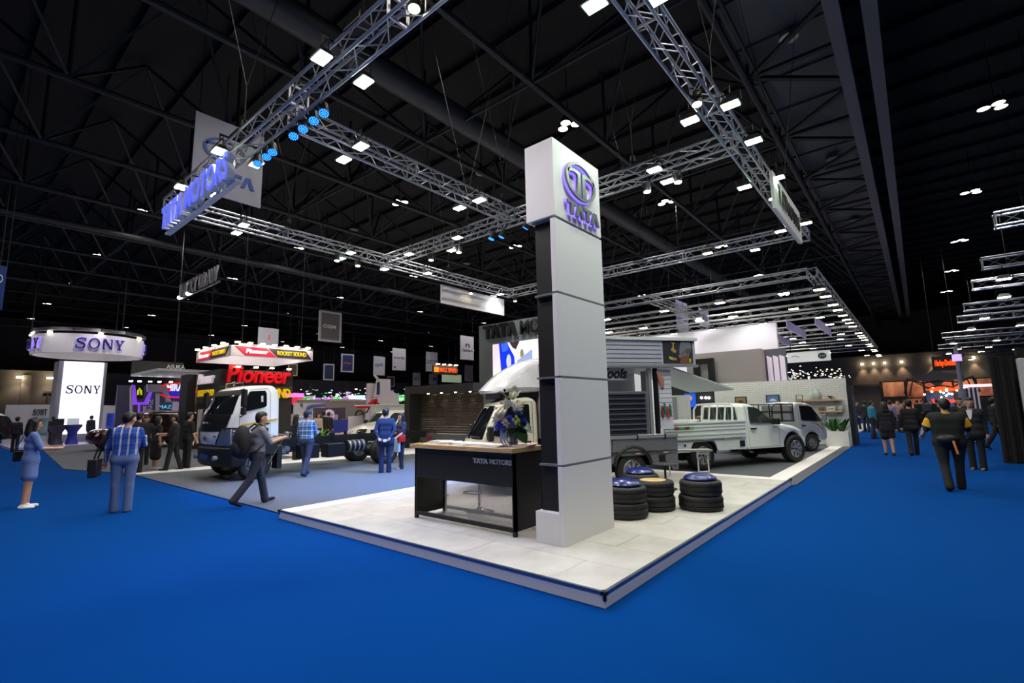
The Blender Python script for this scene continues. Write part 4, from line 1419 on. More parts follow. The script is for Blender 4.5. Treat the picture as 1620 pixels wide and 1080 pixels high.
ZT = 6.5
TXR, TXA, TXB = -2.13, -7.5, -12.95
TYF, TYC, TYB = 3.28, 9.25, 15.55
truss('lighting_truss', 'aluminium box truss over the aisle edge above the tyre seats', (TXR, .3, ZT), (TXR, 16.2, ZT), single=True)
truss('lighting_truss', 'aluminium box truss carrying the long blue lettering and blue wash lights', (TXR + .2, TYF, ZT), (-13.1, TYF, ZT), single=True)
truss('lighting_truss', 'aluminium box truss crossing the middle of the stand above the reception desk', (TXA, TYF + .15, ZT), (TXA, TYC - .15, ZT), single=True)
truss('lighting_truss', 'aluminium box truss over the cab and chassis truck', (TXB, TYF + .15, ZT), (TXB, TYB + .1, ZT))
truss('lighting_truss', 'aluminium cross truss running behind the head of the white pylon', (TXB, TYC, ZT), (TXR, TYC, ZT), single=True)
truss('lighting_truss', 'aluminium cross truss at the rear of the stand above the grey screen wall', (TXB, TYB, ZT), (TXR, TYB, ZT))

# suspension cables
CAB = mat('cable_black', (30, 30, 32), .6)
for i, (x, y) in enumerate(((TXR, 8.), (TXR, 14.), (TXA, 8.8), (-9.0, TYF), (-5.2, TYF), (TXB, 6.), (TXB, 12.), (-9.2, TYC), (-7.0, TYB), (-4.2, TYC))):
    t = thing('suspension_cable', 'thin black cable holding an aluminium truss below the roof', 'cable', (x, y, ZT + .15), 0, 'truss suspension cables')
    MB().cyl((0, 0, 0), (0, 0, 1.0), .010, n=5).tube([(0, 0, 1.0), (.8, 1.5, 8.54)], .008, 5).tube([(0, 0, 1.0), (-.8, -1.5, 8.54)], .008, 5).build('wire', CAB, t)
    MB().lathe([(0, -.08), (.06, -.06), (.07, 0), (.05, .1), (0, .12)], (0, 0, .22), n=10).build('chain_hoist', DARKMET, t, smooth=True)
    MB().box((0, 0, .015), (.36, .36, .03)).build('sling_plate', DARKMET, t)


# ---- floodlights
HOUS = mat('flood_housing', (58, 58, 62), .4, .5)
_lens = {}
for nm, m_ in (('w', LAMPW), ('g', LAMPG), ('y', LAMPY)):
    _lens[nm] = MB().b2(-.125, .125, -.085, .085, -.012, .0).mesh('lens', m_)
_hous = MB().add([(-.15, -.11, 0), (.15, -.11, 0), (.15, .11, 0), (-.15, .11, 0), (-.09, -.07, .10), (.09, -.07, .10), (.09, .07, .10), (-.09, .07, .10)], [(0, 1, 2, 3), (7, 6, 5, 4), (0, 4, 5, 1), (1, 5, 6, 2), (2, 6, 7, 3), (3, 7, 4, 0)]).mesh('housing', HOUS)
_brk = MB().tube([(-.16, 0, .04), (-.16, 0, .20), (.16, 0, .20), (.16, 0, .04)], .010, 5).cyl((0, 0, .2), (0, 0, .34), .012, n=6).mesh('bracket', DARKMET)
TINT = {'w': (1., .95, .95), 'g': (.70, 1., .74), 'y': (1., .92, .78), 'p': (1., .90, .93)}


def flood(loc, tint='w', tilt=(0, 0), power=1., label='white floodlight clamped to the aluminium truss', group='truss floodlights', scale=1., arm=None):
    t = thing('floodlight', label, 'floodlight', loc, 0, group)
    t.rotation_euler = (tilt[0], tilt[1], 0)
    t.scale = (scale,) * 3
    inst('lens', _lens['w' if tint == 'p' else tint], t)
    inst('housing', _hous, t)
    inst('bracket', _brk, t)
    if arm:
        MB().bar((0, 0, .325), (arm[0], arm[1], .325), .03).build('clamp_arm', DARKMET, t)
    if power:
        l = lamp('flood_beam', (0, 0, -.03), FLOOD_W * power, TINT[tint], size=2.5, blend=.8, radius=.1)
        l.parent = t
    return t


zf = 6.32
LB = {'R': 'floodlight clamped to the truss over the aisle edge', 'F': 'floodlight clamped to the truss with the blue wash lights', 'A': 'floodlight on the middle truss above the desk', 'B': 'floodlight on the truss over the cab and chassis truck', 'C': 'floodlight on the cross truss behind the pylon head', 'K': 'floodlight on the rear cross truss over the grey wall'}
for k, x, y, ti, pw in (('R', TXR - .32, 4.6, 'g', 1.), ('R', TXR - .32, 7.7, 'w', 1.), ('R', TXR + .32, 7.7, 'g', .9), ('R', TXR + .32, 9.1, 'g', .8), ('R', TXR + .32, 11., 'g', .8), ('R', TXR - .32, 11., 'g', 1.), ('R', TXR + .32, 14.4, 'y', .8), ('R', TXR - .32, 14.6, 'y', .9), ('R', TXR + .32, 5.0, 'w', .8), ('R', TXR - .32, 1.6, 'w', 1.),
                        ('F', -5.65, TYF - .32, 'w', 1.), ('F', -5.65, TYF + .32, 'w', 1.), ('F', -9.2, TYF - .32, 'g', 1.), ('F', -9.2, TYF + .32, 'y', .9), ('F', -11.3, TYF - .30, 'w', 1.), ('F', -11.2, TYF + .34, 'w', .8), ('F', -3.9, TYF - .32, 'p', 1.),
                        ('A', TXA + .32, 4.55, 'w', 1.), ('A', TXA - .32, 4.6, 'w', .8), ('A', TXA + .32, 7.6, 'w', 1.), ('A', TXA - .32, 7.6, 'w', .8),
                        ('B', TXB - .3, 4.8, 'w', 1.), ('B', TXB + .4, 4.7, 'w', 1.), ('B', TXB + .4, 7.7, 'g', .8), ('B', TXB - .3, 7.8, 'g', .8), ('B', TXB - .3, 9.4, 'w', .8), ('B', TXB + .35, 10.7, 'w', .8), ('B', TXB + .1, 14.8, 'w', .6),
                        ('C', -3.6, TYC - .34, 'w', .9), ('C', -3.6, TYC + .34, 'w', .8), ('C', -9.3, TYC - .3, 'w', .9), ('C', -11.4, TYC - .3, 'g', .8), ('C', -10.2, TYC + .34, 'y', .6),
                        ('K', -9.6, TYB - .34, 'w', .7), ('K', -4.6, TYB - .34, 'y', .7), ('K', -3.4, TYB + .34, 'w', .7)):
    cx = {'R': TXR, 'A': TXA, 'B': TXB}.get(k, x)
    cy = {'F': TYF, 'C': TYC, 'K': TYB}.get(k, y)
    flood((x, y, zf), ti, (0, 0), pw, {'w': 'white ', 'g': 'greenish ', 'y': 'warm ', 'p': 'pinkish '}[ti] + LB[k], arm=(cx - x, cy - y))

# ---- moving heads and par cans
_can = MB().cyl((0, 0, 0), (0, 0, .2), .085, .07, 14).mesh('can', BLACK, True)
_yok = MB().tube([(-.1, 0, .1), (-.1, 0, .27), (.1, 0, .27), (.1, 0, .1)], .011, 5).cyl((0, 0, .27), (0, 0, .36), .012, n=6).mesh('yoke', BLACK)
_ledB = MB()
for q in range(19):
    rr = 0 if q == 0 else (.032 if q < 7 else .064)
    an = 0 if q == 0 else (q * pi / 3 if q < 7 else q * pi / 6)
    _ledB.cyl((rr * cos(an), rr * sin(an), -.004), (rr * cos(an), rr * sin(an), .002), .013, n=6)
_ledB = _ledB.mesh('led_array', LAMPB)
_wlens = MB().cyl((0, 0, -.004), (0, 0, .002), .07, n=16).mesh('lens', LAMPY)


def par(loc, tilt, blue=True, power=0., label='blue wash light', group='blue wash lights', target=None, hang=None):
    t = thing('par_light', label, 'stage light', loc, 0, group)
    if target is not None:
        d = Vector(target) - Vector(loc)
        t.rotation_euler = (-d).to_track_quat('Z', 'Y').to_euler()
    if hang is not None:
        v_ = t.rotation_euler.to_matrix().inverted() @ Vector(hang)
        MB().cyl((0, 0, .12), v_, .012, n=6).build('hanger_rod', DARKMET, t)
    inst('can', _can, t)
    inst('yoke', _yok, t)
    inst('led_array' if blue else 'lens', _ledB if blue else _wlens, t)
    if power:
        l = lamp('wash_beam', (0, 0, -.02), power, (.05, .30, 1.) if blue else (1., .92, .8), size=1.0, blend=.6, radius=.06)
        l.parent = t
    return t


for i, (px, py) in enumerate(((513, 158), (497, 175), (480, 190), (465, 202), (432, 225), (422, 238), (408, 249))):
    p = AY(px, py, TYF + .25)
    par((p.x, TYF + .25, 6.22), 0, True, LED_W * .35, 'blue wash light hanging under the truss with the blue lettering', 'blue wash lights on the front truss', target=(p.x + 2.6, TYF - .8, 0), hang=(0, -.11, .15))
for i, (px, py) in enumerate(((777, 378), (793, 375), (831, 361))):
    p = AY(px, py, TYC - .2)
    par((p.x, TYC - .2, p.z), 0, True, LED_W * 8, 'blue wash light hanging under the cross truss near the pylon head', 'blue wash lights on the cross truss', target=(-9.4 - .7 * i, 7.0 + .4 * i, 0), hang=(0, .06, ZT - .13 - p.z))
for px, py, X, Y, lb in ((655, 20, None, TYF, 'clear spotlight hanging from the blue lettering truss above the pylon'), (1024, 307, None, TYC, 'black spotlight hanging from the cross truss right of the pylon'), (1073, 292, None, TYC, 'small spotlight beside a flood on the cross truss'), (1103, 170, TXR, None, 'amber spotlight inside the truss over the aisle edge'), (1222, 318, TXR, None, 'black spotlight next to the white sign board on the aisle truss'),
                         (533, 415, TXB, None, 'spotlight hanging under the truss above the truck chassis'), (566, 423, TXB, None, 'tilted spotlight under the truss above the truck chassis'), (726, 402, None, TYC, 'bright spotlight under the cross truss left of the pylon'), (682, 414, None, TYC, 'spotlight aimed at the floor under the cross truss'), (745, 466, TXB, None, 'spotlight in front of the white hanging panel'), (815, 478, None, TYB, 'small spotlight beside the rear truss corner')):
    p = AX(px, py, X) if X is not None else AY(px, py, Y)
    par((p.x, p.y, p.z + .05), 0, False, 0, lb, None, target=(p.x + .4, p.y - .3, 0), hang=(0 if X is None else .14, .14 if X is None else 0, max(.1, ZT - .15 - p.z - .05)))

# ---- lettering on the front truss: blue-faced white channel letters on a rail
LETB = mat('letter_blue_face', (120, 130, 225), .4, emit=(96, 112, 250), estr=.7)
LETW = mat('letter_white_return', (226, 228, 236), .4)
yl = TYF - .2
a_, b_ = AY(376, 275, yl), AY(268, 352, yl)
sgn = thing('truss_lettering', 'blue faced white channel letters on a rail under the front truss', 'sign', (0, 0, 0))
x0_, x1_ = b_.x, a_.x
zb_ = 5.62
Lw = x1_ - x0_
MB().b2(x0_ - .05, x1_ + .05, yl - .05, yl + .05, zb_ - .05, zb_).build('rail', LETW, sgn)
n0 = Vector((x0_, yl - .14, zb_))
tata_word(n0, (1, 0, 0), (0, 0, 1), Lw * .36, .50, LETB, sgn, .02)
tata_word(n0 + Vector((0, .10, 0)), (1, 0, 0), (0, 0, 1), Lw * .36, .50, LETW, sgn, .10)
text('letters_motors', 'MOTORS', LETB, n0 + Vector((Lw * .42, -.02, 0)), (1, 0, 0), (0, 0, 1), Lw * .58, .50, sgn, .02, bold=.02)
text('letters_motors_return', 'MOTORS', LETW, n0 + Vector((Lw * .42, .1, 0)), (1, 0, 0), (0, 0, 1), Lw * .58, .50, sgn, .115, bold=.02)
for k in range(5):
    MB().cyl((x0_ + Lw * (k + .5) / 5, yl + .05, zb_), (x0_ + Lw * (k + .5) / 5, TYF - .12, ZT - .14), .012, n=6).build('hanger', ALU, sgn)

# ---- white sign board on the aisle truss
X_ = TXR + .28
p0, p1 = AX(1222, 300, X_), AX(1263, 372, X_)
sg = thing('aisle_sign', 'white hanging sign board with dark lettering on the aisle truss', 'sign', (0, 0, 0))
zb_, zt_ = 5.55, 6.35
MB().b2(X_ - .03, X_ + .03, p0.y, p1.y + .3, zb_, zt_).build('board', mat('sign_white', (236, 238, 234), .5), sg)
LY = p1.y + .3 - p0.y
tata_word((X_ + .05, p0.y + LY * .08, zb_ + .22), (0, 1, 0), (0, 0, 1), LY * .32, .36, BLACK, sg, .02)
text('letters_motors', 'MOTORS', BLACK, (X_ + .03, p0.y + LY * .44, zb_ + .22), (0, 1, 0), (0, 0, 1), LY * .48, .36, sg, .02, bold=.02)
tata_word((X_ - .05, p0.y + LY * .42, zb_ + .22), (0, -1, 0), (0, 0, 1), LY * .32, .36, BLACK, sg, .02)

# ---- white panel hung under the chassis truss
p0, p1 = AX(702, 470, TXB - .1), AX(801, 482, TXB - .1)
pn = thing('white_fascia_board', 'plain white panel hung under the rear truss beside the grey wall', 'panel', (TXB - .25, 0, 0))
MB().b2(-.03, .03, p0.y, p1.y, 5.55, 6.25).build('board', WHITE, pn)
for k in range(3):
    y = p0.y + (p1.y - p0.y) * (.1 + .4 * k)
    MB().cyl((0, y, 6.25), (.2, y, 6.5), .01, n=5).build('hanger', DARKMET, pn)

# ---- hall downlights on their grid under the roof
_hl = MB()
for q, (x, y) in enumerate(((-.28, .12), (.28, .12), (0, -.18))):
    _hl.lathe([(0, 0), (.19, 0), (.2, .02), (0, .03)], (x, y, 0), n=12)
_hl = _hl.mesh('lens', mat('hall_lamp', (255, 250, 240), .3, emit=(255, 248, 236), estr=12))
_hh = MB()
for q, (x, y) in enumerate(((-.28, .12), (.28, .12), (0, -.18))):
    _hh.lathe([(.21, .0), (.2, .12), (.08, .3), (0, .32)], (x, y, 0), n=12)
_hh = _hh.mesh('reflector', DARKMET, True)
_off = MB().lathe([(.26, 0), (.24, .14), (.1, .34), (0, .36)], n=16).mesh('reflector', mat('dull_reflector', (120, 120, 126), .3, .6), True)
XS = [3.3, -9.4, -20., -31., -42., -53., -64., -75.]
YS = [-3.6, 6.6, 15., 24.6, 34.4, 44.7, 54.9, 65.2]
for x in XS:
    for y in YS:
        d = hypot(x, y)
        t = thing('hall_downlight', 'cluster of round hall downlights high under the black roof', 'ceiling light', (x, y, 12.5), RND.uniform(0, .6), 'hall downlights')
        inst('lens', _hl, t)
        inst('reflector', _hh, t)
        MB().cyl((0, 0, .3), (0, 0, 2.6), .02, n=5).build('drop_rod', DARKMET, t)
        if d < 58:
            l = lamp('downlight_beam', (0, 0, -.05), HALL_W, (1., .93, .85), size=2.5, blend=.5, radius=.3)
            l.parent = t
        if d < 45:
            t2 = thing('unlit_downlight', 'unlit round downlight high under the black roof', 'ceiling light', (x - 5.2, y + .6, 12.5), 0, 'unlit hall downlights')
            inst('reflector', _off, t2)
            MB().cyl((0, 0, .35), (0, 0, 2.6), .02, n=5).build('drop_rod', DARKMET, t2)

# ================================================================== STAND WALLS
DGREY = mat('screen_wall_grey', (112, 120, 122), .55)
Yw = 16.0
xl, xr = AY(758, 560, Yw).x, AY(948, 560, Yw).x
ztop = AY(757, 516, Yw).z
TW_ = thing('screen_wall', 'grey wall with raised dark lettering and a large lit screen', 'wall', (xl, Yw, 0))
MB().b2(0, xr - xl, 0, .5, 0, ztop).build('wall_box', DGREY, TW_)
la, lb_ = AY(768, 538, Yw), AY(820, 533, Yw)
hL = AY(768, 520, Yw).z - AY(768, 541, Yw).z
LDK = mat('dark_bronze_letter', (40, 42, 40), .35, .3)
tata_word((la.x - xl, -.08, la.z), (1, 0, 0), (0, 0, 1), (lb_.x - la.x), hL, LDK, TW_, .10)
ma, mb2 = AY(826, 533, Yw), AY(900, 520, Yw)
text('letters_motors', 'MOTORS', LDK, (ma.x - xl, -.08, la.z), (1, 0, 0), (0, 0, 1), (mb2.x - ma.x) * 1.15, hL, TW_, .08, bold=.02)
sa = AY(780, 545, Yw)
zsb = AY(780, 632, Yw).z
sw = (xr - xl) - (sa.x - xl) - .5
SX = sa.x - xl
SCR = mat('screen_pinkish_white', (240, 225, 235), .4, emit=(245, 228, 240), estr=.85)
scr = MB().b2(SX, SX + sw, -.03, 0, zsb, sa.z).build('led_screen', SCR, TW_)


def onscr(name, pts, m):
    "flat image content, pts in fractions of the screen"
    return MB().prism([(SX + u * sw * .46, zsb + v * (sa.z - zsb)) for u, v in pts], (0, -.036, 0), (1, 0, 0), (0, 0, 1), (0, -.003, 0)).build(name, m, scr)


SB = mat('screen_blue', (20, 50, 220), .4, emit=(16, 50, 220), estr=.9)
SLB = mat('screen_pale_blue', (150, 170, 215), .4, emit=(150, 170, 215), estr=.8)
onscr('screen_blue_tower', [(.17, 1), (.38, 1), (.56, .74), (.58, .40), (.60, .2), (.28, -.0), (.26, .1)], SB)
onscr('screen_sky_patch', [(.22, .99), (.42, .99), (.40, .86), (.26, .84)], mat('screen_sky', (90, 140, 240), .4, emit=(90, 140, 240), estr=.8))
onscr('screen_roof', [(.62, .66), (1, .84), (1, .3), (.62, .42)], SLB)
onscr('screen_dark_gable', [(.44, 1), (.70, 1), (.60, .86), (.52, .90)], mat('screen_brown', (60, 46, 52), .4, emit=(60, 46, 52), estr=.6))
SWH = mat('screen_white', (250, 250, 255), .4, emit=(250, 250, 255), estr=1.)
onscr('screen_oval', [(.42 + .06 * cos(a * pi / 8), .66 + .13 * sin(a * pi / 8)) for a in range(16)], SWH)
for i in range(4):
    q = i * .055
    onscr('screen_letter', [(.38 + q, .42), (.43 + q, .42), (.43 + q, .39), (.415 + q, .39), (.43 + q, .26), (.41 + q, .26), (.395 + q, .39), (.38 + q, .39)], SWH)
onscr('screen_tree', [(.70, .80), (.74, .86), (.78, .84), (.80, .76), (.76, .70), (.71, .73)], mat('screen_olive', (150, 140, 80), .4, emit=(150, 140, 80), estr=.7))

# roller shutter wall
Ysh = 14.2
sl = AY(657, 640, Ysh).x
zt = AY(740, 607, Ysh).z
SH = thing('shutter_wall', 'black portal with a brown roller shutter lit by small downlights', 'wall', (sl, Ysh, 0))
SHB = mat('portal_black', (32, 33, 34), .5)
W_ = AY(765, 640, Ysh).x - sl
MB().b2(0, .35, -.6, .1, 0, zt).build('side_post', SHB, SH)
MB().b2(.35, W_, -.6, .1, zt - .32, zt).build('lintel', SHB, SH)
MB().b2(.35, W_, -.05, .1, 0, .62).build('base_panel', mat('portal_grey', (74, 78, 80), .5), SH)
SLT = mat('shutter_brown', (66, 56, 48), .4, .2)
k = 0
z = .64
while z < zt - .4:
    MB().prism([(0, 0), (.035, .02), (.035, .075), (0, .095)], (.35, .02, z), (0, -1, 0), (0, 0, 1), (W_ - .35, 0, 0)).build('shutter_slat', SLT, SH)
    z += .1
for k in range(4):
    x = .35 + (W_ - .35) * (.2 + .22 * k)
    d = MB().cyl((x, -.2, zt - .345), (x, -.2, zt - .315), .045, n=12).build('downlight', LAMPY, SH)
    l = lamp('shutter_beam', (sl + x, Ysh - .2, zt - .36), 16, (1., .72, .45), target=(sl + x, Ysh + .1, zt - 1.6), size=1.1, blend=.7, radius=.03)

# white brick wall with shelves
Yb = 22.8
BRICK = None
m = bpy.data.materials.new('white_brick')
m.use_nodes = True
nt = m.node_tree
bs = nt.nodes['Principled BSDF']
bt = nt.nodes.new('ShaderNodeTexBrick')
tc = nt.nodes.new('ShaderNodeTexCoord')
mp = nt.nodes.new('ShaderNodeMapping')
mp.inputs['Rotation'].default_value = (pi / 2, 0, 0)
bt.inputs['Color1'].default_value = (.72, .74, .70, 1)
bt.inputs['Color2'].default_value = (.66, .69, .65, 1)
bt.inputs['Mortar'].default_value = (.50, .53, .50, 1)
bt.inputs['Scale'].default_value = 1
bt.inputs['Brick Width'].default_value = .26
bt.inputs['Row Height'].default_value = .085
bt.inputs['Mortar Size'].default_value = .008
nt.links.new(tc.outputs['Object'], mp.inputs['Vector'])
nt.links.new(mp.outputs['Vector'], bt.inputs['Vector'])
nt.links.new(bt.outputs['Color'], bs.inputs['Base Color'])
bp_ = nt.nodes.new('ShaderNodeBump')
bp_.inputs['Strength'].default_value = .6
nt.links.new(bt.outputs['Fac'], bp_.inputs['Height'])
bp_.invert = True
nt.links.new(bp_.outputs['Normal'], bs.inputs['Normal'])
bs.inputs['Roughness'].default_value = .7
bxl, bxr = AY(1130, 620, Yb).x, -2.12
zbr = AY(1338, 597, Yb).z
o = MB().b2(bxl, bxr, Yb, Yb + .25, 0, zbr).build('brick_wall', m)
tag(o, 'low white painted brick wall behind the pickup and the silver truck', 'wall')
OAK = MATS['light_oak']


def shelf(px0, px1, py, lb):
    a, b = AY(px0, py, Yb), AY(px1, py, Yb)
    t = thing('wall_shelf', lb, 'shelf', (a.x, Yb - .25, a.z))
    MB().b2(0, b.x - a.x, 0, .25, -.05, 0).build('board', OAK, t)
    for q in (.15, .85):
        MB().b2((b.x - a.x) * q - .02, (b.x - a.x) * q + .02, .05, .25, -.09, -.05).build('bracket', DARKMET, t)
    return a, b


a, b = shelf(1259, 1332, 633, 'upper oak shelf on the white brick wall')
jar = [(0, 0), (.10, 0), (.13, .06), (.13, .26), (.07, .33), (.07, .37), (0, .37)]
for px, sc_, c_, lb in ((1286, 1., (190, 200, 196), 'wide pale jar on the upper oak shelf'), (1294, 1.15, (176, 190, 184), 'tall pale jar on the upper oak shelf')):
    p = AY(px, 633, Yb)
    o = MB().lathe([(r * sc_ * .8, h_ * sc_) for r, h_ in jar], n=16).build('jar', mat('jar_%d' % c_[0], c_, .3), None, smooth=True)
    o.location = (p.x, Yb - .13, a.z)
    tag(o, lb, 'jar')
p = AY(1266, 633, Yb)
t = thing('small_frame', 'small open frame on the upper oak shelf', 'frame', (p.x, Yb - .13, a.z))
MB().b2(-.12, .12, -.02, .02, 0, .02).b2(-.12, .12, -.02, .02, .2, .22).b2(-.12, -.1, -.02, .02, .02, .2).b2(.1, .12, -.02, .02, .02, .2).build('frame', DARKMET, t)
p = AY(1314, 633, Yb)
t = thing('shelf_plant', 'small trailing green plant on the upper oak shelf', 'plant', (p.x, Yb - .13, a.z))
MB().lathe([(0, 0), (.10, 0), (.12, .06), (0, .06)], n=14).build('bowl', WHITE, t, smooth=True)
LF = leaf_mesh(.2, .06, 4, .4).mesh('leaf', GREENL, True)
for q in range(16):
    inst('leaf', LF, t, (0, 0, .06), (RND.uniform(-.3, .3), -RND.uniform(-.1, 1.), RND.uniform(0, 6.28)))
a2, b2_ = shelf(1296, 1333, 650, 'lower oak shelf on the white brick wall')
for px, w_, h_, c_, nm, lb in ((1295, .16, .14, (120, 84, 50), 'wooden_box', 'brown wooden box on the lower oak shelf'), (1310, .28, .17, (220, 220, 216), 'number_sign', 'white number sign on the lower oak shelf'), (1326, .2, .18, (150, 160, 150), 'glass_jar', 'short glass jar on the lower oak shelf')):
    p = AY(px, 650, Yb)
    t = thing(nm, lb, nm.split('_')[1], (p.x + .12, Yb - .13, a2.z))
    if nm == 'glass_jar':
        MB().lathe([(0, 0), (.1, 0), (.1, .14), (.07, .18), (0, .18)], n=14).build('body', mat('jar_glass', c_, .15), t, smooth=True)
    else:
        MB().b2(-w_ / 2, w_ / 2, -.05, .05, 0, h_).build('body', mat('box_%d' % c_[0], c_, .5), t, bevel=.01)
    if nm == 'number_sign':
        text('number', '540', BLACK, (-.1, -.05, .05), (1, 0, 0), (0, 0, 1), .2, .08, t, .004)
for px0, py0, px1, py1, c0, nm, lb in ((1164, 627, 1181, 641, (150, 128, 84), 'emblem', 'framed tan picture on the white brick wall'), (1213, 624, 1233, 639, (88, 128, 176), 'truck', 'framed blue picture of a vehicle on the white brick wall')):
    a_, b_ = AY(px0, py1, Yb), AY(px1, py0, Yb)
    t = thing('wall_picture', lb, 'picture', (a_.x, Yb - .02, a_.z))
    w_, h_ = b_.x - a_.x, b_.z - a_.z
    MB().b2(0, w_, -.03, .02, 0, h_).build('frame', BLACK, t)
    MB().b2(.04, w_ - .04, -.035, -.03, .04, h_ - .04).build('print', mat('print_' + nm, c0, .5), t)
    MB().prism([(.25 * w_, .3 * h_), (.75 * w_, .3 * h_), (.75 * w_, .45 * h_), (.5 * w_, .6 * h_), (.3 * w_, .5 * h_)], (0, -.036, 0), (1, 0, 0), (0, 0, 1), (0, -.003, 0)).build('motif', mat('motif_' + nm, (70, 60, 50) if nm == 'emblem' else (225, 228, 230), .5), t)
# planter
a_, b_ = AY(1310, 705, Yb - .6), AY(1347, 705, Yb - .6)
t = thing('planter_box', 'white planter box with broad green leaves in front of the brick wall', 'planter', (a_.x, Yb - .95, 0))
w_ = bxr - a_.x
MB().b2(0, w_, 0, .6, 0, .55).build('box', mat('planter_white', (222, 226, 222), .5), t, bevel=.01)
LF2 = leaf_mesh(.62, .15, 5, .25).mesh('broad_leaf', mat('agave_green', (34, 92, 34), .4), True)
for cx in (.33 * w_, .72 * w_):
    for q in range(11):
        an = 2 * pi * q / 11
        inst('broad_leaf', LF2, t, (cx + .04 * cos(an), .3, .52), (0, -RND.uniform(.75, 1.3), an))
# dark end partition with poster edge
o = thing('end_partition', 'narrow black partition at the aisle end of the brick wall', 'partition', (-2.10, Yb, 0))
MB().b2(0, .12, -.02, 1.2, 0, zbr - .3).build('board', BLACK, o)
MB().b2(.12, .125, .2, 1.0, .4, 1.9).build('poster', ramp_mat('poster_blue', [(.3, (30, 40, 70)), (.6, (70, 90, 130)), (.8, (150, 150, 170))], 4), o)
# dark corner room with a small screen
Yk = 22.9
kx0, kx1 = AY(1058, 640, Yk).x, bxl
kz = AY(1128, 607, Yk).z
t = thing('dark_booth_corner', 'black kitchen-like corner with a small blue television left of the brick wall', 'booth', (kx0, Yk, 0))
MB().b2(0, kx1 - kx0, 0, .2, 0, kz).build('back_wall', mat('corner_black', (30, 31, 33), .5), t)
a_, b_ = AY(1085, 644, Yk), AY(1100, 622, Yk)
tv = MB().b2(a_.x - kx0, b_.x - kx0, -.06, 0, a_.z, b_.z).build('television', mat('tv_blue', (30, 70, 170), .3, emit=(30, 80, 200), estr=.9), t)
MB().ell(((a_.x + b_.x) / 2 - kx0, -.07, (a_.z + b_.z) / 2 + .1), (.12, .01, .12), 10, 6).build('tv_face', mat('tv_skin', (190, 140, 110), .4, emit=(190, 140, 110), estr=.6), tv)
for px in (1110, 1117, 1122):
    p = AY(px, 629, Yk)
    MB().ell((p.x - kx0, -.04, p.z), (.05, .03, .05), 8, 6).build('wall_lamp', LAMPW, t)
a_ = AY(1062, 667, 18.5)
b_ = AY(1084, 625, 18.5)
t = thing('white_cabinet', 'tall pale cabinet with open door beyond the white pickup bed', 'cabinet', (a_.x, 18.5, 0))
cw = b_.x - a_.x
MB().b2(0, cw, 0, .5, 0, b_.z).build('body', mat('cabinet_white', (206, 216, 212), .4), t, bevel=.01)
MB().b2(.04, cw * .45, -.02, 0, .1, b_.z - .06).build('door', mat('cabinet_grey', (150, 154, 152), .4), t)
# dark sofa / counter items behind bed
p = AY(1108, 668, 19.)
t = thing('easy_chair', 'brown and black easy chair beyond the pickup bed', 'chair', (p.x, 19., 0))
MB().b2(-.4, .4, 0, .7, .12, .45).build('seat', BLACK, t, bevel=.06)
MB().b2(-.4, .4, .6, .8, .3, 1.2).build('backrest', mat('tan_leather', (120, 92, 52), .5), t, bevel=.08)
for x in (-.33, .33):
    MB().b2(x - .03, x + .03, .05, .1, 0, .13).b2(x - .03, x + .03, .6, .66, 0, .13).build('leg', DARKMET, t)

# neighbour stand: tall white wall, grey box, black frame, lilac fins
Yn = 26.
wa, wb_ = AY(985, 545, Yn), AY(1227, 510, Yn)
t = thing('white_stand_wall', 'tall plain white wall of the neighbouring stand behind the brick wall', 'wall', (wa.x, Yn, 0))
MB().b2(0, wb_.x - wa.x, 0, .3, 0, wb_.z).build('wall_board', mat('stand_white', (240, 236, 244), .6), t)
for q in (.3, .6, .9):
    lamp('wall_wash_beam', (wa.x + (wb_.x - wa.x) * q, 24.3, 6.2), 170, (1., .95, 1.), target=(wa.x + (wb_.x - wa.x) * q, Yn, 3.9), size=1.6, blend=.8, radius=.1)
ga, gb = AY(1085, 562, Yn - 1.2), AY(1203, 551, Yn - 1.2)
t = thing('grey_stand_box', 'grey box wall with a lit curtain poster on its end', 'wall', (ga.x, Yn - 1.2, 0))
gw = gb.x - ga.x
MB().b2(0, gw, 0, 1.0, 0, gb.z).build('box', mat('stand_grey', (176, 168, 166), .6), t)
MB().b2(gw, gw + .9, .7, .75, 0, gb.z).build('poster_board', mat('poster_slate', (90, 90, 104), .5), t)
for q in range(3):
    MB().prism([(gw + .1 + .27 * q, 0), (gw + .33 + .27 * q, 0), (gw + .30 + .27 * q, gb.z - .4), (gw + .08 + .27 * q, gb.z - .3)], (0, .69, 0), (1, 0, 0), (0, 0, 1), (0, -.01, 0)).build('poster_cloth', mat('poster_lilac', (226, 214, 232), .5, emit=(226, 214, 232), estr=.25), t)
fa, fb = AY(1098, 603, Yn - 1.6), AY(1127, 566, Yn - 1.6)
t = thing('black_portal', 'heavy black square frame in front of the grey stand wall', 'frame', (fa.x, Yn - 1.6, 0))
fw_ = fb.x - fa.x
MB().b2(0, .26, 0, .26, 0, fb.z).build('post', BLACK, t)
MB().b2(fw_ - .26, fw_, 0, .26, 0, fb.z).build('post', BLACK, t)
MB().b2(.26, fw_ - .26, 0, .26, fb.z - .26, fb.z).build('lintel', BLACK, t)
for i, (px, py, ly) in enumerate(((1224, 526, 5.5), (1244, 506, 6.), (1289, 500, 6.))):
    p = G(px, py, 6.3)
    o = MB().b2(-.03, .03, 0, ly, -.5, .0).build('hanging_fin', mat('lilac_fin', (186, 176, 222), .5))
    o.location = (p.x, p.y, 6.3)
    tag(o, 'long lilac blade hung under the trusses of the white stand', 'panel', 'lilac hanging blades')

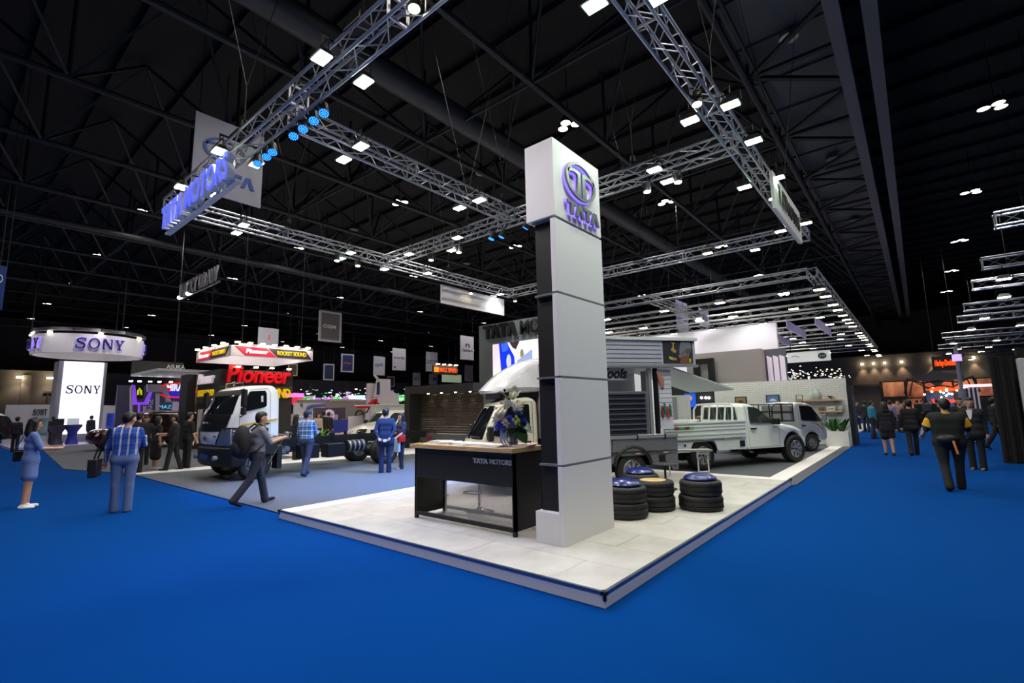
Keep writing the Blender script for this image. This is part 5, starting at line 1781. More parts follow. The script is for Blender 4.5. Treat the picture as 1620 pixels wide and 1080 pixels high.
# more trusses over the neighbouring stands, each at its own row
rows = [20.7, 24.5, 28., 31., 36.1, 39., 44., 49., 55.]
for i, y in enumerate(rows):
    truss('lighting_truss', 'thin distant truss spanning the stands beyond the brick wall', (-15 if i < 2 else -19, y, 6.45), (-2.7, y, 6.45), .3, .7, group='distant trusses behind the stand', r=.03, wires=True)
truss('lighting_truss', 'distant truss along the aisle edge beyond the white sign board', (-2.6, 20.7, 6.45), (-2.6, 56., 6.45), .32, .8, group='distant trusses behind the stand', r=.03)
p0_, p1_ = G(1075, 468, 6.45), G(1155, 510, 6.45)
truss('lighting_truss', 'short truss running back between two distant cross trusses', (-8.9, 20.9, 6.45), (-8.9, 27.8, 6.45), .3, .5, group='distant trusses behind the stand', r=.03)
for i, (px, py) in enumerate(((1572, 350), (1552, 418), (1537, 452), (1524, 487), (1514, 506), (1490, 531), (1496, 541), (1484, 549), (1480, 562))):
    p = G(px, py, 6.6)
    truss('lighting_truss', 'distant truss over the stands on the far side of the aisle', (p.x, p.y, 6.6), (p.x + 16, p.y, 6.6), .38, .6, group='distant trusses across the aisle', r=.035, wires=True)
    for k in range(3):
        flood((p.x + .8 + k * 2.1 + RND.uniform(-.4, .4), p.y - .19, 5.905), 'w' if (i + k) % 3 else 'g', (0, 0), .35 if k == 0 and i % 2 == 0 else 0, 'small floodlight under a distant truss across the aisle', 'distant floodlights across the aisle', 1.5)
for i, y in enumerate(rows):
    for k in range(5):
        flood((-3.6 - 2.4 * k + RND.uniform(-.5, .5), y + .15, 5.832), 'wyg'[(i + k) % 3], (0, 0), 1.3 if i == 0 else .5 if (k % 2 == 0 and i < 6) else 0, 'small floodlight under a distant truss behind the brick wall', 'distant floodlights behind the brick wall', 1.4)
    for k in range(2):
        flood((-2.44, y + k * 1.6 + .3, 5.82), 'y', (0, 0), 0, 'small floodlight in the long row along the aisle edge', 'floodlight row along the aisle edge', 1.4)

# sign board with jaguar line and green oval badge
sa_, sb_ = AY(1246, 574, 36.), AY(1313, 556, 36.)
t = thing('oval_badge_sign', 'white hanging sign with a green oval badge beyond the brick wall', 'sign', (sa_.x, 36., sa_.z))
w_, h_ = sb_.x - sa_.x, sb_.z - sa_.z + .1
MB().b2(0, w_, 0, .1, 0, h_).build('board', mat('sign_lit_white', (236, 238, 240), .5, emit=(236, 238, 240), estr=.25), t)
MB().ell((w_ * .82, -.03, h_ * .5), (w_ * .10, .03, h_ * .3), 20, 8).build('oval_badge', mat('badge_green', (20, 76, 60), .4), t, smooth=True)
text('badge_letters', 'LAND- ROVER', mat('badge_white', (230, 235, 230), .5), (w_ * .745, -.06, h_ * .42), (1, 0, 0), (0, 0, 1), w_ * .15, h_ * .16, t, .03)
MB().tube([(w_ * .1, -.02, h_ * .6), (w_ * .2, -.02, h_ * .66), (w_ * .3, -.02, h_ * .5)], .03, 5).build('leaper_mark', ALU, t)
for q in (.1, .9):
    MB().cyl((w_ * q, .05, h_), (w_ * q, .05, 6.4), .02, n=5).build('hanger', DARKMET, t)

# red lettered stand seen beside the pylon
a_, b_ = AY(955, 540, 34.), AY(1010, 524, 34.)
t = thing('red_letter_stand', 'dark fascia with glowing red lettering beside the white pylon', 'stand', (a_.x - 6, 34., 0))
w_ = b_.x - a_.x + 6
MB().b2(0, w_, 0, .5, 0, b_.z + .6).build('fascia', mat('fascia_dark', (40, 36, 36), .6), t)
text('red_letters', 'PORSCHE', mat('red_glow', (230, 20, 20), .4, emit=(255, 16, 16), estr=1.6), (w_ - 5.2, -.05, b_.z - .9), (1, 0, 0), (0, 0, 1), 3.7, .8, t, .1, bold=.03)


# ================================================================== HANGING BANNERS
def banner(px0, py0, px1, py1, X, label, face, border=None, texts=(), wires=True, zhook=15.19):
    a_, b_ = AX(px0, py0, X), AX(px1, py0, X)
    z1, z0 = a_.z, AX(px0, py1, X).z
    wd, ht = b_.y - a_.y, z1 - z0
    t = thing('hanging_banner', label, 'banner', (X, a_.y, z0))
    MB().b2(-.02, .02, 0, wd, 0, ht).build('cloth', border or face, t)
    if border:
        MB().b2(.02, .026, wd * .1, wd * .9, ht * .07, ht * .93).build('print', face, t)
    for s_, m_, u, v, w_, h_ in texts:
        text('print_letters', s_, m_, (.028, wd * u, ht * v), (0, 1, 0), (0, 0, 1), wd * w_, ht * h_, t, .006, bold=.01)
    if wires:
        for q in (.05, .95):
            MB().cyl((0, wd * q, ht), (0, wd * q, max(ht + .4, zhook - z0)), .012, n=4).build('wire', CAB, t)
    return t, wd, ht


BGREY = mat('banner_pale_grey', (176, 176, 190), .8)
BDG = mat('banner_dark_grey', (104, 100, 104), .8)
BNAVY = mat('banner_navy', (26, 36, 96), .7)
TB_ = mat('print_blue', (34, 70, 150), .6)
TBK = mat('print_black', (36, 36, 40), .6)
TWH = mat('print_white', (236, 236, 240), .6)
TOR = mat('print_orange', (220, 110, 50), .6)
t, wd, ht = banner(310, 175, 420, 300, -14.2, 'large grey hanging banner with blue oval emblem and brand word', mat('banner_grey', (158, 160, 172), .8))
tata_oval((.03, wd * .42, ht * .60), (0, 1, 0), (0, 0, 1), wd * .30, ht * .16, TB_, t, .01)
tata_word((.03, wd * .10, ht * .20), (0, 1, 0), (0, 0, 1), wd * .78, ht * .15, TB_, t, .01)
banner(505, 490, 541, 539, -30., 'dark grey banner with pale border and white four-letter word', BDG, BGREY, (('OSIM', TWH, .18, .44, .56, .12),))
banner(409, 517, 441, 549, -27., 'pale banner with navy anchor badge above the lit header ring', BGREY, None, (('J', TOR, .42, .40, .16, .26),))
banner(540, 559, 560, 588, -46., 'pale banner with a navy square and gold letters', BNAVY, BGREY, (('M-Kane', TOR, .2, .45, .6, .1),))
banner(512, 575, 529, 601, -46., 'pale bordered banner with dark blue night picture', mat('banner_night', (20, 40, 70), .7), BGREY)
banner(591, 563, 609, 593, -46., 'pale banner with blue drop and three-letter word', BGREY, None, (('ptt', TB_, .35, .42, .5, .22), ('o', TB_, .12, .44, .2, .16)))
banner(621, 550, 642, 585, -46., 'pale tall banner with thin grey script', BGREY, None, (('amedis', TBK, .1, .52, .8, .12), ('"', TBK, .08, .08, .16, .1)))
banner(674, 556, 692, 587, -46., 'pale banner with two thin lines of lettering next to the orange sign', BGREY, None, (('Lorinser', TBK, .06, .52, .9, .1), ('sport', TBK, .06, .40, .7, .08)))
banner(728, 530, 749, 568, -34., 'pale banner with animal mark and dark word', BGREY, None, (('Carlsson', TBK, .12, .34, .78, .12), ('n', TBK, .38, .52, .3, .16)))
banner(653, 589, 665, 609, -52., 'small pale banner with dark and red short word', BGREY, None, (('ZEPA', TBK, .1, .42, .8, .2),))
banner(679, 591, 692, 608, -52., 'small pale banner with a dark blue square', BGREY, None, (('i', TOR, .15, .42, .12, .2), ('M', BNAVY, .45, .36, .4, .34)))
banner(613, 595, 624, 611, -52., 'small banner with blue frame and dark picture', mat('banner_dark', (36, 38, 52), .7), BGREY)
banner(735, 577, 748, 603, -46., 'small mauve banner at the edge of the grey screen wall', mat('banner_mauve', (150, 130, 150), .8), None)
banner(456, 575, 471, 594, -40., 'small pale banner with gold picture behind the lit header ring', mat('banner_bronze', (86, 70, 40), .7), BGREY)
banner(0, 420, 12, 490, -24., 'navy blue banner with white round emblem at the hall side', mat('banner_blue', (26, 60, 132), .7), None, (('O', TWH, -.2, .6, .8, .2),))
banner(1068, 473, 1086, 520, -11.8, 'tall lilac banner with gold shield above the white stand wall', mat('banner_lilac', (150, 152, 190), .7), None, (('V', mat('print_gold', (180, 150, 70), .5), .36, .58, .3, .22), ('PORSCHE', TBK, .1, .36, .8, .07)))
banner(1105, 486, 1120, 514, -11.8, 'short lilac banner behind the truss above the white stand wall', MATS['banner_lilac'], None)
# open lettering hung high: two words on a rail
a_, b_ = AX(287, 472, -26.), AX(347, 448, -26.)
a_ = AY(287, 472, AX(318, 460, -26.).y)
b_ = AY(347, 448, a_.y)
t = thing('hanging_words', 'open metal letters on a rail hanging high in the hall with two bright spots', 'sign', (a_.x, a_.y, a_.z))
w_ = b_.x - a_.x
MB().b2(0, w_, -.04, .04, -.06, 0).build('rail', ALU, t)
text('letters', 'LUCKY DRAW', mat('letters_grey', (150, 150, 158), .4, .5), (0, -.05, 0), (1, 0, 0), (0, 0, 1), w_, .72, t, .08)
for q in (0., .25):
    MB().ell((w_ * q, -.1, .02), (.09, .09, .09), 8, 6).build('spot', LAMPW, t)
for q in (.02, .98):
    MB().cyl((w_ * q, 0, 0), (w_ * q, 0, 15 - a_.z), .012, n=4).build('wire', CAB, t)


# ================================================================== SERIF-LETTERED STAND (tower and ring)
def slab_word(o, U, V, w_, h_, m, parent, d=.04, pos=None):
    "S O N Y in slab serif capitals; pos(u) may place each letter on a curve"
    U, V = Vector(U).normalized(), Vector(V).normalized()
    specs = []
    N_ = U.cross(V)
    s_ = h_ * .11
    lw = w_ * .21
    for i, ch in enumerate('SONY'):
        x = w_ * (.0, .245, .53, .79)[i]
        oo = Vector(o) + U * x
        Ui, Ni = U, N_
        if pos:
            oo, Ui = pos(x)
            Ni = Ui.cross(V)
        mb = MB()

        def pr(pts):
            mb.prism(pts, oo, Ui, V, Ni * d)
        if ch == 'O':
            n = 24
            for k_ in range(n):
                a, b = 2 * pi * k_ / n, 2 * pi * (k_ + 1) / n
                cx, cy, rx, ry = lw * .55, h_ / 2, lw * .55, h_ * .52
                pr([(cx + rx * cos(a), cy + ry * sin(a)), (cx + rx * cos(b), cy + ry * sin(b)), (cx + rx * .66 * cos(b), cy + ry * .80 * sin(b)), (cx + rx * .66 * cos(a), cy + ry * .80 * sin(a))])
        elif ch == 'N':
            pr([(0, 0), (.28 * lw, 0), (.28 * lw, s_), (.18 * lw, s_), (.18 * lw, h_ - s_), (0, h_ - s_)])
            pr([(0, h_), (.3 * lw, h_), (lw * .98, 0), (lw * .74, 0), (.1 * lw, h_ * .86)])
            pr([(.82 * lw, .05 * h_), (.96 * lw, 0), (.96 * lw, h_), (.70 * lw, h_), (.70 * lw, h_ - s_), (.82 * lw, h_ - s_)])
        elif ch == 'Y':
            pr([(0, h_), (.42 * lw, h_), (.42 * lw, h_ - s_), (.32 * lw, h_ - s_), (.55 * lw, h_ * .5), (.5 * lw, h_ * .38), (.4 * lw, h_ * .42), (.1 * lw, h_ - s_), (0, h_ - s_)])
            pr([(.62 * lw, h_), (lw, h_), (lw, h_ - s_), (.92 * lw, h_ - s_), (.62 * lw, h_ * .42), (.5 * lw, h_ * .42), (.55 * lw, h_ * .5), (.78 * lw, h_ - s_), (.62 * lw, h_ - s_)])
            pr([(.42 * lw, s_), (.42 * lw, h_ * .45), (.62 * lw, h_ * .45), (.62 * lw, s_), (.75 * lw, s_), (.75 * lw, 0), (.29 * lw, 0), (.29 * lw, s_)])
        else:
            pth = [(.93, .78), (.80, .95), (.45, .97), (.16, .86), (.15, .66), (.45, .54), (.78, .44), (.88, .26), (.75, .08), (.45, .02), (.15, .08), (.04, .28)]
            for k_ in range(len(pth) - 1):
                (xa, ya), (xb, yb) = pth[k_], pth[k_ + 1]
                th = .10 if 3 <= k_ <= 7 else .055
                dx, dy = xb - xa, yb - ya
                l_ = hypot(dx, dy)
                nx, ny = -dy / l_ * th, dx / l_ * th
                pr([((xa + nx) * lw, (ya + ny) * h_), ((xa - nx) * lw, (ya - ny) * h_), ((xb - nx) * lw, (yb - ny) * h_), ((xb + nx) * lw, (yb + ny) * h_)])
            pr([(.88 * lw, .66 * h_), (.96 * lw, .66 * h_), (.96 * lw, h_), (.9 * lw, h_)])
            pr([(.0, 0), (.06 * lw, 0), (.1 * lw, .36 * h_), (.0, .36 * h_)])
        mb.build('letter_' + ch.lower(), m, parent)


Xs = -40.
ta, tb = AX(84, 660, Xs), AX(162, 660, Xs)
tz = AX(91, 570, Xs).z
t = thing('screen_tower', 'tall grey tower with a white lit screen and dark serif brand word', 'tower', (Xs, ta.y, 0))
tw = tb.y - ta.y
MB().b2(-1.6, 0, 0, tw, 0, tz).build('tower_box', mat('tower_grey', (150, 152, 160), .5), t)
scn = MB().b2(0, .05, tw * .10, tw * .93, .6, tz - .02).build('screen', mat('tower_screen', (235, 235, 255), .4, emit=(228, 226, 255), estr=1.25), t)
zc = AX(98, 622, Xs).z
SER = mat('serif_dark', (34, 34, 62), .5)
slab_word((.06, tw * .19, zc), (0, 1, 0), (0, 0, 1), tw * .70, .50, SER, t, .02)
# ring
rc = AX(143, 545, -38.5)
RR = 2.6
rz0, rz1 = AX(139, 558, -36.).z, AX(139, 528, -36.).z
t = thing('ring_header', 'large white ring fascia with glowing dark serif letters hung above the tower', 'sign', (-38.5, rc.y, 0))
rg = MB()
n = 56
for i in range(n):
    a, b = 2 * pi * i / n, 2 * pi * (i + 1) / n
    for r0_, r1_ in ((RR, RR - .12),):
        rg.prism([(r0_ * cos(a), r0_ * sin(a)), (r0_ * cos(b), r0_ * sin(b)), (r1_ * cos(b), r1_ * sin(b)), (r1_ * cos(a), r1_ * sin(a))], (0, 0, rz0), (1, 0, 0), (0, 1, 0), (0, 0, rz1 - rz0))
rg.build('ring_fascia', mat('ring_white', (225, 222, 230), .5), t)
hL = (rz1 - rz0) * .55


def ringpos(off, rad):
    def f(x):
        a = off + x / rad
        return Vector((rad * cos(a), rad * sin(a), rz0 + (rz1 - rz0) * .22)), Vector((-sin(a), cos(a), 0))
    return f


VGL = mat('violet_halo', (170, 150, 255), .5, emit=(160, 135, 255), estr=.8)
for of in (-.39, -1.9, 1.15):
    slab_word((0, 0, 0), (0, 1, 0), (0, 0, 1), 2.2, hL, SER, t, .03, ringpos(of, RR + .10))
    slab_word((0, 0, 0), (0, 1, 0), (0, 0, 1), 2.24, hL * 1.07, VGL, t, .02, ringpos(of - .013, RR + .03))
for a in (-1.5, -.75, -.1, .5, 1.2):
    lamp('ring_beam', (-38.5 + (RR + 1.3) * cos(a), rc.y + (RR + 1.3) * sin(a), rz1 + .5), 42, (1., .95, .95), target=(-38.5 + RR * cos(a), rc.y + RR * sin(a), rz0 + .3), size=1.5, blend=.8, radius=.1)
for i in range(14):
    a = 2 * pi * i / 14
    MB().bar((RR * cos(a), RR * sin(a), rz1 + .25), (RR * cos(a + .449), RR * sin(a + .449), rz1 + .25), .18, .18).build('truss_segment', mat('ring_truss', (110, 110, 116), .4, .6), t)
    if i % 2 == 0:
        MB().box((RR * cos(a), RR * sin(a), rz1 + .06), (.2, .2, .08)).build('ring_lamp', LAMPY, t)
for a in (.4, 2.5, 4.6):
    MB().cyl((RR * cos(a), RR * sin(a), rz1 + .3), (RR * cos(a), RR * sin(a), 14.93), .03, n=4).build('wire', CAB, t)
# counters, back boards and display pods of that stand
t = thing('stand_back_board', 'white back board with small serif word beside the screen tower', 'board', (-46., AX(9, 650, -46.).y, 0))
w_ = AX(80, 650, -46.).y - AX(9, 650, -46.).y
zt_ = AX(30, 640, -46.).z
MB().b2(-.3, 0, 0, w_, 0, zt_).build('board', mat('board_white', (196, 198, 202), .6), t)
MB().b2(0, .04, w_ * .55, w_, .5, zt_ - .9).build('picture', ramp_mat('board_picture', [(.3, (90, 120, 130)), (.6, (150, 170, 180)), (.8, (190, 190, 190))], 1.5), t)
slab_word((.02, w_ * .60, zt_ - .7), (0, 1, 0), (0, 0, 1), w_ * .32, .4, SER, t, .03)
for px, lb in ((91, 'dark waisted display pod in front of the lit tower'), (115, 'blue waisted display pod with a white tablet beside the tower')):
    p = AX(px, 680, -37.)
    t = thing('display_pod', lb, 'stand', (-37., p.y, 0))
    MB().lathe([(0, 0), (.34, 0), (.3, .1), (.2, .5), (.22, .8), (.4, 1.1), (.42, 1.15), (0, 1.2)], n=20).build('body', mat('pod_' + str(px), (60, 50, 70) if px < 100 else (40, 50, 150), .4), t, smooth=True)
    MB().b2(-.3, .3, -.36, .36, 1.15, 1.2).build('top', BLACK, t)
    MB().b2(-.1, -.05, -.25, .25, 1.2, 1.55).build('screen', BLACK if px < 100 else mat('pod_white', (210, 215, 225), .4, emit=(200, 210, 230), estr=.3), t)
a_ = AX(175, 650, -44.)
t = thing('blue_picture_board', 'white stand board with a glowing blue picture beside the tower', 'board', (-44., AX(160, 650, -44.).y, 0))
w_ = AX(212, 650, -44.).y - AX(160, 650, -44.).y
zt_ = AX(180, 641, -44.).z
MB().b2(-.3, 0, 0, w_, 0, zt_).build('board', MATS['board_white'], t)
MB().b2(0, .05, w_ * .18, w_ * .98, .8, zt_ - .55).build('picture', ramp_mat('blue_picture', [(.3, (16, 24, 80)), (.5, (30, 60, 170)), (.62, (90, 150, 220)), (.8, (200, 220, 240))], 1.2, .4, 5, emit=.6), t)
text('sign_letters', 'HOUR', mat('board_navy', (30, 40, 110), .5), (.02, w_ * .38, zt_ + .02), (0, 1, 0), (0, 0, 1), w_ * .4, .4, t, .1, bold=.02)
# display plinth glow of that stand
o = MB().b2(-43.5, -36, 3.0, 11.5, .0, .12).build('stand_floor', mat('lilac_floor', (170, 165, 200), .3))
o['kind'] = 'structure'

# ================================================================== VIOLET AUDIO STAND
Xm = -34.
VIO = mat('violet_frame', (150, 90, 230), .5, emit=(130, 60, 240), estr=.7)
VW = mat('stand_white_frame', (206, 196, 226), .5)


def yy(px, X=Xm):
    return AX(px, 640, X).y


def zz(py, px=250, X=Xm):
    return AX(px, py, X).z


t = thing('violet_stand', 'white and violet glowing audio stand with red and blue brand panel', 'stand', (Xm, 0, 0))
Y0, Y1 = yy(205), yy(297)
MB().b2(-3.2, -3, Y0, Y1, 0, zz(606)).build('back_wall', mat('stand_dark', (50, 44, 70), .6), t)
MB().b2(-.1, 0, yy(262), Y1, zz(632), zz(609)).build('brand_panel', mat('brand_blue', (36, 40, 190), .4, emit=(40, 40, 200), estr=.5), t)
text('brand_letters', 'MIRAGE', mat('brand_white_letters', (250, 250, 255), .4, emit=(250, 250, 255), estr=.6), (.03, yy(261), zz(618)), (0, 1, 0), (0, 0, 1), yy(300) - yy(261), .42, t, .06, bold=.03)
MB().b2(.0, .1, yy(260), yy(267), zz(619), zz(613)).build('brand_red_block', mat('brand_red', (220, 20, 40), .4, emit=(220, 16, 40), estr=.8), t)
MB().tube([(.1, yy(277) + 1.0 * cos(a * pi / 10), zz(617) + .42 * sin(a * pi / 10)) for a in range(-8, 9)], .05, 6).build('brand_swoosh', MATS['brand_red'], t)
MB().b2(-.1, 0, yy(262), Y1, zz(636), zz(632)).build('lower_band', VW, t)
text('maker_letters', 'Pioneer', mat('maker_dark', (60, 30, 70), .5), (.02, yy(266), zz(635)), (0, 1, 0), (0, 0, 1), yy(292) - yy(266), .24, t, .03, bold=.03)
for pts, m_ in (([(205, 615), (209, 608), (209, 655), (205, 655)], VW), ([(232, 608), (262, 608), (270, 636), (262, 632), (256, 620), (232, 620)], VW), ([(228, 636), (236, 620), (240, 620), (234, 640), (210, 640), (210, 636)], VIO), ([(218, 640), (221, 640), (221, 668), (218, 668)], VIO), ([(209, 609), (213, 609), (216, 636), (210, 636)], VIO), ([(246, 622), (252, 622), (250, 668), (246, 668)], VW), ([(283, 636), (287, 636), (287, 668), (283, 668)], VIO), ([(272, 636), (282, 636), (282, 668), (272, 668)], VW), ([(226, 642), (231, 642), (231, 668), (226, 668)], VW)):
    MB().prism([(AX(x, y, Xm).y, AX(x, y, Xm).z) for x, y in pts], (0, 0, 0), (0, 1, 0), (0, 0, 1), (.12, 0, 0)).build('frame_panel', m_, t)
MB().prism([(AX(x, y, Xm).y, AX(x, y, Xm).z) for x, y in [(213, 610), (227, 610), (226, 631), (215, 632)]], (.05, 0, 0), (0, 1, 0), (0, 0, 1), (.05, 0, 0)).build('emblem_panel', BLACK, t)
for s_ in (-1, 1):
    MB().prism([(AX(220 + s_ * x, y, Xm).y, AX(220 + s_ * x, y, Xm).z) for x, y in [(0, 613), (4, 618), (4, 625), (1, 624)]], (.1, 0, 0), (0, 1, 0), (0, 0, 1), (.02, 0, 0)).build('emblem_yellow', mat('emblem_yellow', (210, 220, 40), .4, emit=(210, 220, 40), estr=.6), t)
MB().prism([(AX(x, y, Xm).y, AX(x, y, Xm).z) for x, y in [(234, 628), (244, 630), (241, 658), (234, 657)]], (.05, 0, 0), (0, 1, 0), (0, 0, 1), (.05, 0, 0)).build('vertical_banner', mat('stand_blue', (40, 70, 160), .5), t)
text('vertical_letters', 'MIRAGE', TWH, (.12, yy(240.5), zz(656)), (0, 0, 1), (0, -1, 0), zz(632) - zz(656), .22, t, .02)
for px in (206, 220, 237, 252, 270):
    MB().box((-.3, yy(px), zz(606) + .1), (.14, .14, .06)).build('top_lamp', LAMPG if px % 2 else LAMPW, t)
t2 = thing('black_display_screen', 'dark screen with blue text line inside the violet stand', 'screen', (Xm - 1.0, yy(248, Xm - 1), 0))
MB().b2(-.1, 0, 0, yy(270, Xm - 1) - yy(248, Xm - 1), zz(660, 260, Xm - 1), zz(636, 260, Xm - 1)).build('panel', mat('screen_teal', (50, 66, 70), .4), t2)
text('screen_letters', 'MAZDA', mat('screen_cyan', (90, 190, 240), .4, emit=(90, 190, 240), estr=.8), (.01, .1, zz(646, 260, Xm - 1)), (0, 1, 0), (0, 0, 1), 1.1, .2, t2, .02)
MB().b2(-.1, 0, .3, .5, 0, zz(660, 260, Xm - 1)).b2(-.1, 0, 1.0, 1.2, 0, zz(660, 260, Xm - 1)).build('leg', BLACK, t2)

# ================================================================== RED-LETTERED AUDIO STAND WITH HEADER RING
Xp = -24.
y0 = AX(349, 600, Xp).y
y1 = AX(463, 600, Xp).y
zp = AX(349, 583, Xp).z
xb_ = AY(314, 600, y0).x
CH = mat('stand_charcoal', (44, 42, 42), .6)
t = thing('red_letter_audio_stand', 'charcoal audio stand with large red script letters and yellow second line', 'stand', (0, 0, 0))
MB().b2(xb_, Xp, y0, y1, 0, zp).build('stand_box', CH, t)
zr = AX(360, 603, Xp).z
RED = mat('script_red', (210, 16, 28), .35, emit=(230, 14, 26), estr=.3)
ya, yb = AX(357, 600, Xp).y, AX(458, 600, Xp).y
text('red_script', 'Pioneer', RED, (Xp + .02, ya, zr - .05), (0, 1, 0), (0, 0, 1), yb - ya, .80, t, .16, shear=.15, bold=.02)
YEL = mat('letters_yellow', (236, 200, 20), .4, emit=(240, 200, 16), estr=.25)
zl = AX(357, 611, Xp).z
for k in range(3):
    MB().b2(Xp, Xp + .06, y0, y1, zl - .05 - .12 * k, zl + .02 - .12 * k).build('fascia_band', mat('band_bronze', (96, 88, 78), .5), t)
text('yellow_letters', 'ROCKET SOUND', YEL, (Xp + .06, AX(356, 608, Xp).y, zl - .52), (0, 1, 0), (0, 0, 1), AX(458, 608, Xp).y - AX(356, 608, Xp).y, .46, t, .1, bold=.02)
xa = AY(317, 600, y0).x
xc = AY(341, 600, y0).x
text('white_script', 'Pioneer', mat('script_white', (235, 225, 232), .4, emit=(230, 215, 225), estr=.4), (xa, y0 - .02, zr - .05), (1, 0, 0), (0, 0, 1), (xc - xa), .5, t, .1, shear=.15, bold=.04)
text('yellow_letters', 'ROCKET SOUND', YEL, (xa, y0 - .02, zl - .4), (1, 0, 0), (0, 0, 1), (xc - xa), .3, t, .06, bold=.02)
for k in range(3):
    MB().b2(xb_, Xp, y0 - .05, y0, zl - .5 - .1 * k, zl - .44 - .1 * k).build('fascia_band', MATS['band_bronze'], t)
for px in (372, 400, 425, 452):
    MB().box((Xp + .35, AX(px, 583, Xp).y, zp + .10), (.15, .15, .06)).build('fascia_lamp', LAMPY, t)
    MB().b2(Xp - .2, Xp + .35, AX(px, 583, Xp).y - .02, AX(px, 583, Xp).y + .02, zp + .06, zp + .10).build('lamp_arm', DARKMET, t)
MB().b2(xb_ + .4, Xp - .4, y0 - .06, y0 - .01, .3, zl - 1.0).build('white_wall_panel', mat('panel_cream', (206, 198, 190), .6), t)
MB().b2(xb_ + 1.0, xb_ + 1.5, y0 - .09, y0 - .06, .5, zl - 1.2).build('speaker_picture', mat('picture_grey', (120, 116, 112), .6), t)
MB().b2(Xp - .1, Xp + .05, y1 - .5, y1 + .6, 2.4, 2.6).build('pink_neon', mat('pink_neon', (240, 120, 200), .4, emit=(250, 110, 200), estr=1.), t)
# square header ring
Xh = -22.4
hy = AX(365, 560, Xh).y
hz1, hz0 = AX(365, 545, Xh).z, AX(365, 562, Xh).z
hx0 = AY(311, 560, hy).x
hy1 = AX(495, 560, Xh).y
t = thing('header_ring', 'square white header ring with red and dark brand panels above the audio stand', 'sign', (0, 0, 0))
HW = mat('header_white', (226, 216, 222), .5)
MB().b2(Xh - .08, Xh, hy, hy1, hz0, hz1).build('ring_side', HW, t)
MB().b2(hx0, Xh - .08, hy, hy + .08, hz0, hz1).build('ring_side', HW, t)
MB().b2(hx0, hx0 + .08, hy + .08, hy1, hz0, hz1).build('ring_side', HW, t)
MB().b2(hx0 + .08, Xh - .08, hy1 - .08, hy1, hz0, hz1).build('ring_side', HW, t)
HR = mat('header_red', (196, 22, 54), .45, emit=(200, 20, 50), estr=.45)
HDK = mat('header_dark', (58, 48, 62), .5)
hh = hz1 - hz0
LY = hy1 - hy
MB().prism([(hy + .04 * LY, hz1 - .06 * hh), (hy + .40 * LY, hz1 - .06 * hh), (hy + .52 * LY, hz0 + .1 * hh), (hy + .16 * LY, hz0 + .1 * hh)], (Xh, 0, 0), (0, 1, 0), (0, 0, 1), (.03, 0, 0)).build('red_panel', HR, t)
MB().prism([(hy + .42 * LY, hz1 - .06 * hh), (hy + .90 * LY, hz1 - .06 * hh), (hy + .98 * LY, hz0 + .1 * hh), (hy + .54 * LY, hz0 + .1 * hh)], (Xh, 0, 0), (0, 1, 0), (0, 0, 1), (.03, 0, 0)).build('dark_panel', HDK, t)
HWT = mat('header_letters_white', (250, 245, 248), .4, emit=(250, 245, 248), estr=.6)
text('header_script', 'Pioneer', HWT, (Xh + .035, hy + .16 * LY, hz0 + .32 * hh), (0, 1, 0), (0, 0, 1), .26 * LY, .42 * hh, t, .03, shear=.15, bold=.04)
text('header_yellow', 'ROCKET SOUND', YEL, (Xh + .035, hy + .53 * LY, hz0 + .32 * hh), (0, 1, 0), (0, 0, 1), .37 * LY, .42 * hh, t, .03, bold=.02)
LX = Xh - hx0
MB().prism([(hx0 + .04 * LX, hz0 + .1 * hh), (hx0 + .44 * LX, hz0 + .1 * hh), (hx0 + .50 * LX, hz1 - .06 * hh), (hx0 + .14 * LX, hz1 - .06 * hh)], (0, hy, 0), (1, 0, 0), (0, 0, 1), (0, -.03, 0)).build('red_panel', HR, t)
MB().prism([(hx0 + .46 * LX, hz0 + .1 * hh), (hx0 + .86 * LX, hz0 + .1 * hh), (hx0 + .96 * LX, hz1 - .06 * hh), (hx0 + .52 * LX, hz1 - .06 * hh)], (0, hy, 0), (1, 0, 0), (0, 0, 1), (0, -.03, 0)).build('dark_panel', HDK, t)
text('header_script', 'Pioneer', HWT, (hx0 + .12 * LX, hy - .03, hz0 + .3 * hh), (1, 0, 0), (0, 0, 1), .32 * LX, .4 * hh, t, .03, shear=.15, bold=.04)
text('header_yellow', 'ROCKET SOUND', YEL, (hx0 + .52 * LX, hy - .03, hz0 + .3 * hh), (1, 0, 0), (0, 0, 1), .36 * LX, .4 * hh, t, .03, bold=.02)
for k in range(7):
    MB().box((Xh + .1, hy + LY * (k + .4) / 7, hz1 + .12), (.16, .16, .06)).build('header_lamp', LAMPY, t)
for k in range(4):
    MB().box((hx0 + LX * (k + .4) / 4, hy - .1, hz1 + .12), (.16, .16, .06)).build('header_lamp', LAMPY, t)
for k in (1, 3, 5):
    lamp('header_beam', (Xh + .8, hy + LY * (k + .4) / 7, hz1 + .3), 45, (1., .9, .78), target=(Xh, hy + LY * (k + .4) / 7, hz0 + .2), size=1.7, blend=.8, radius=.08)
for k in (0, 2):
    lamp('header_beam', (hx0 + LX * (k + .9) / 4, hy - .8, hz1 + .3), 40, (1., .9, .78), target=(hx0 + LX * (k + .9) / 4, hy, hz0 + .2), size=1.7, blend=.8, radius=.08)
lamp('header_beam', ((hx0 + Xh) / 2 + 1.2, (hy + hy1) / 2 - .6, hz1 + .2), 260, (1., .96, .94), target=(hx0, hy1, hz0), size=2.2, blend=.8, radius=.1)
MB().b2(Xh - .3, Xh, hy, hy1, hz1, hz1 + .1).b2(hx0, Xh, hy, hy + .3, hz1, hz1 + .1).build('header_truss', ALU, t)
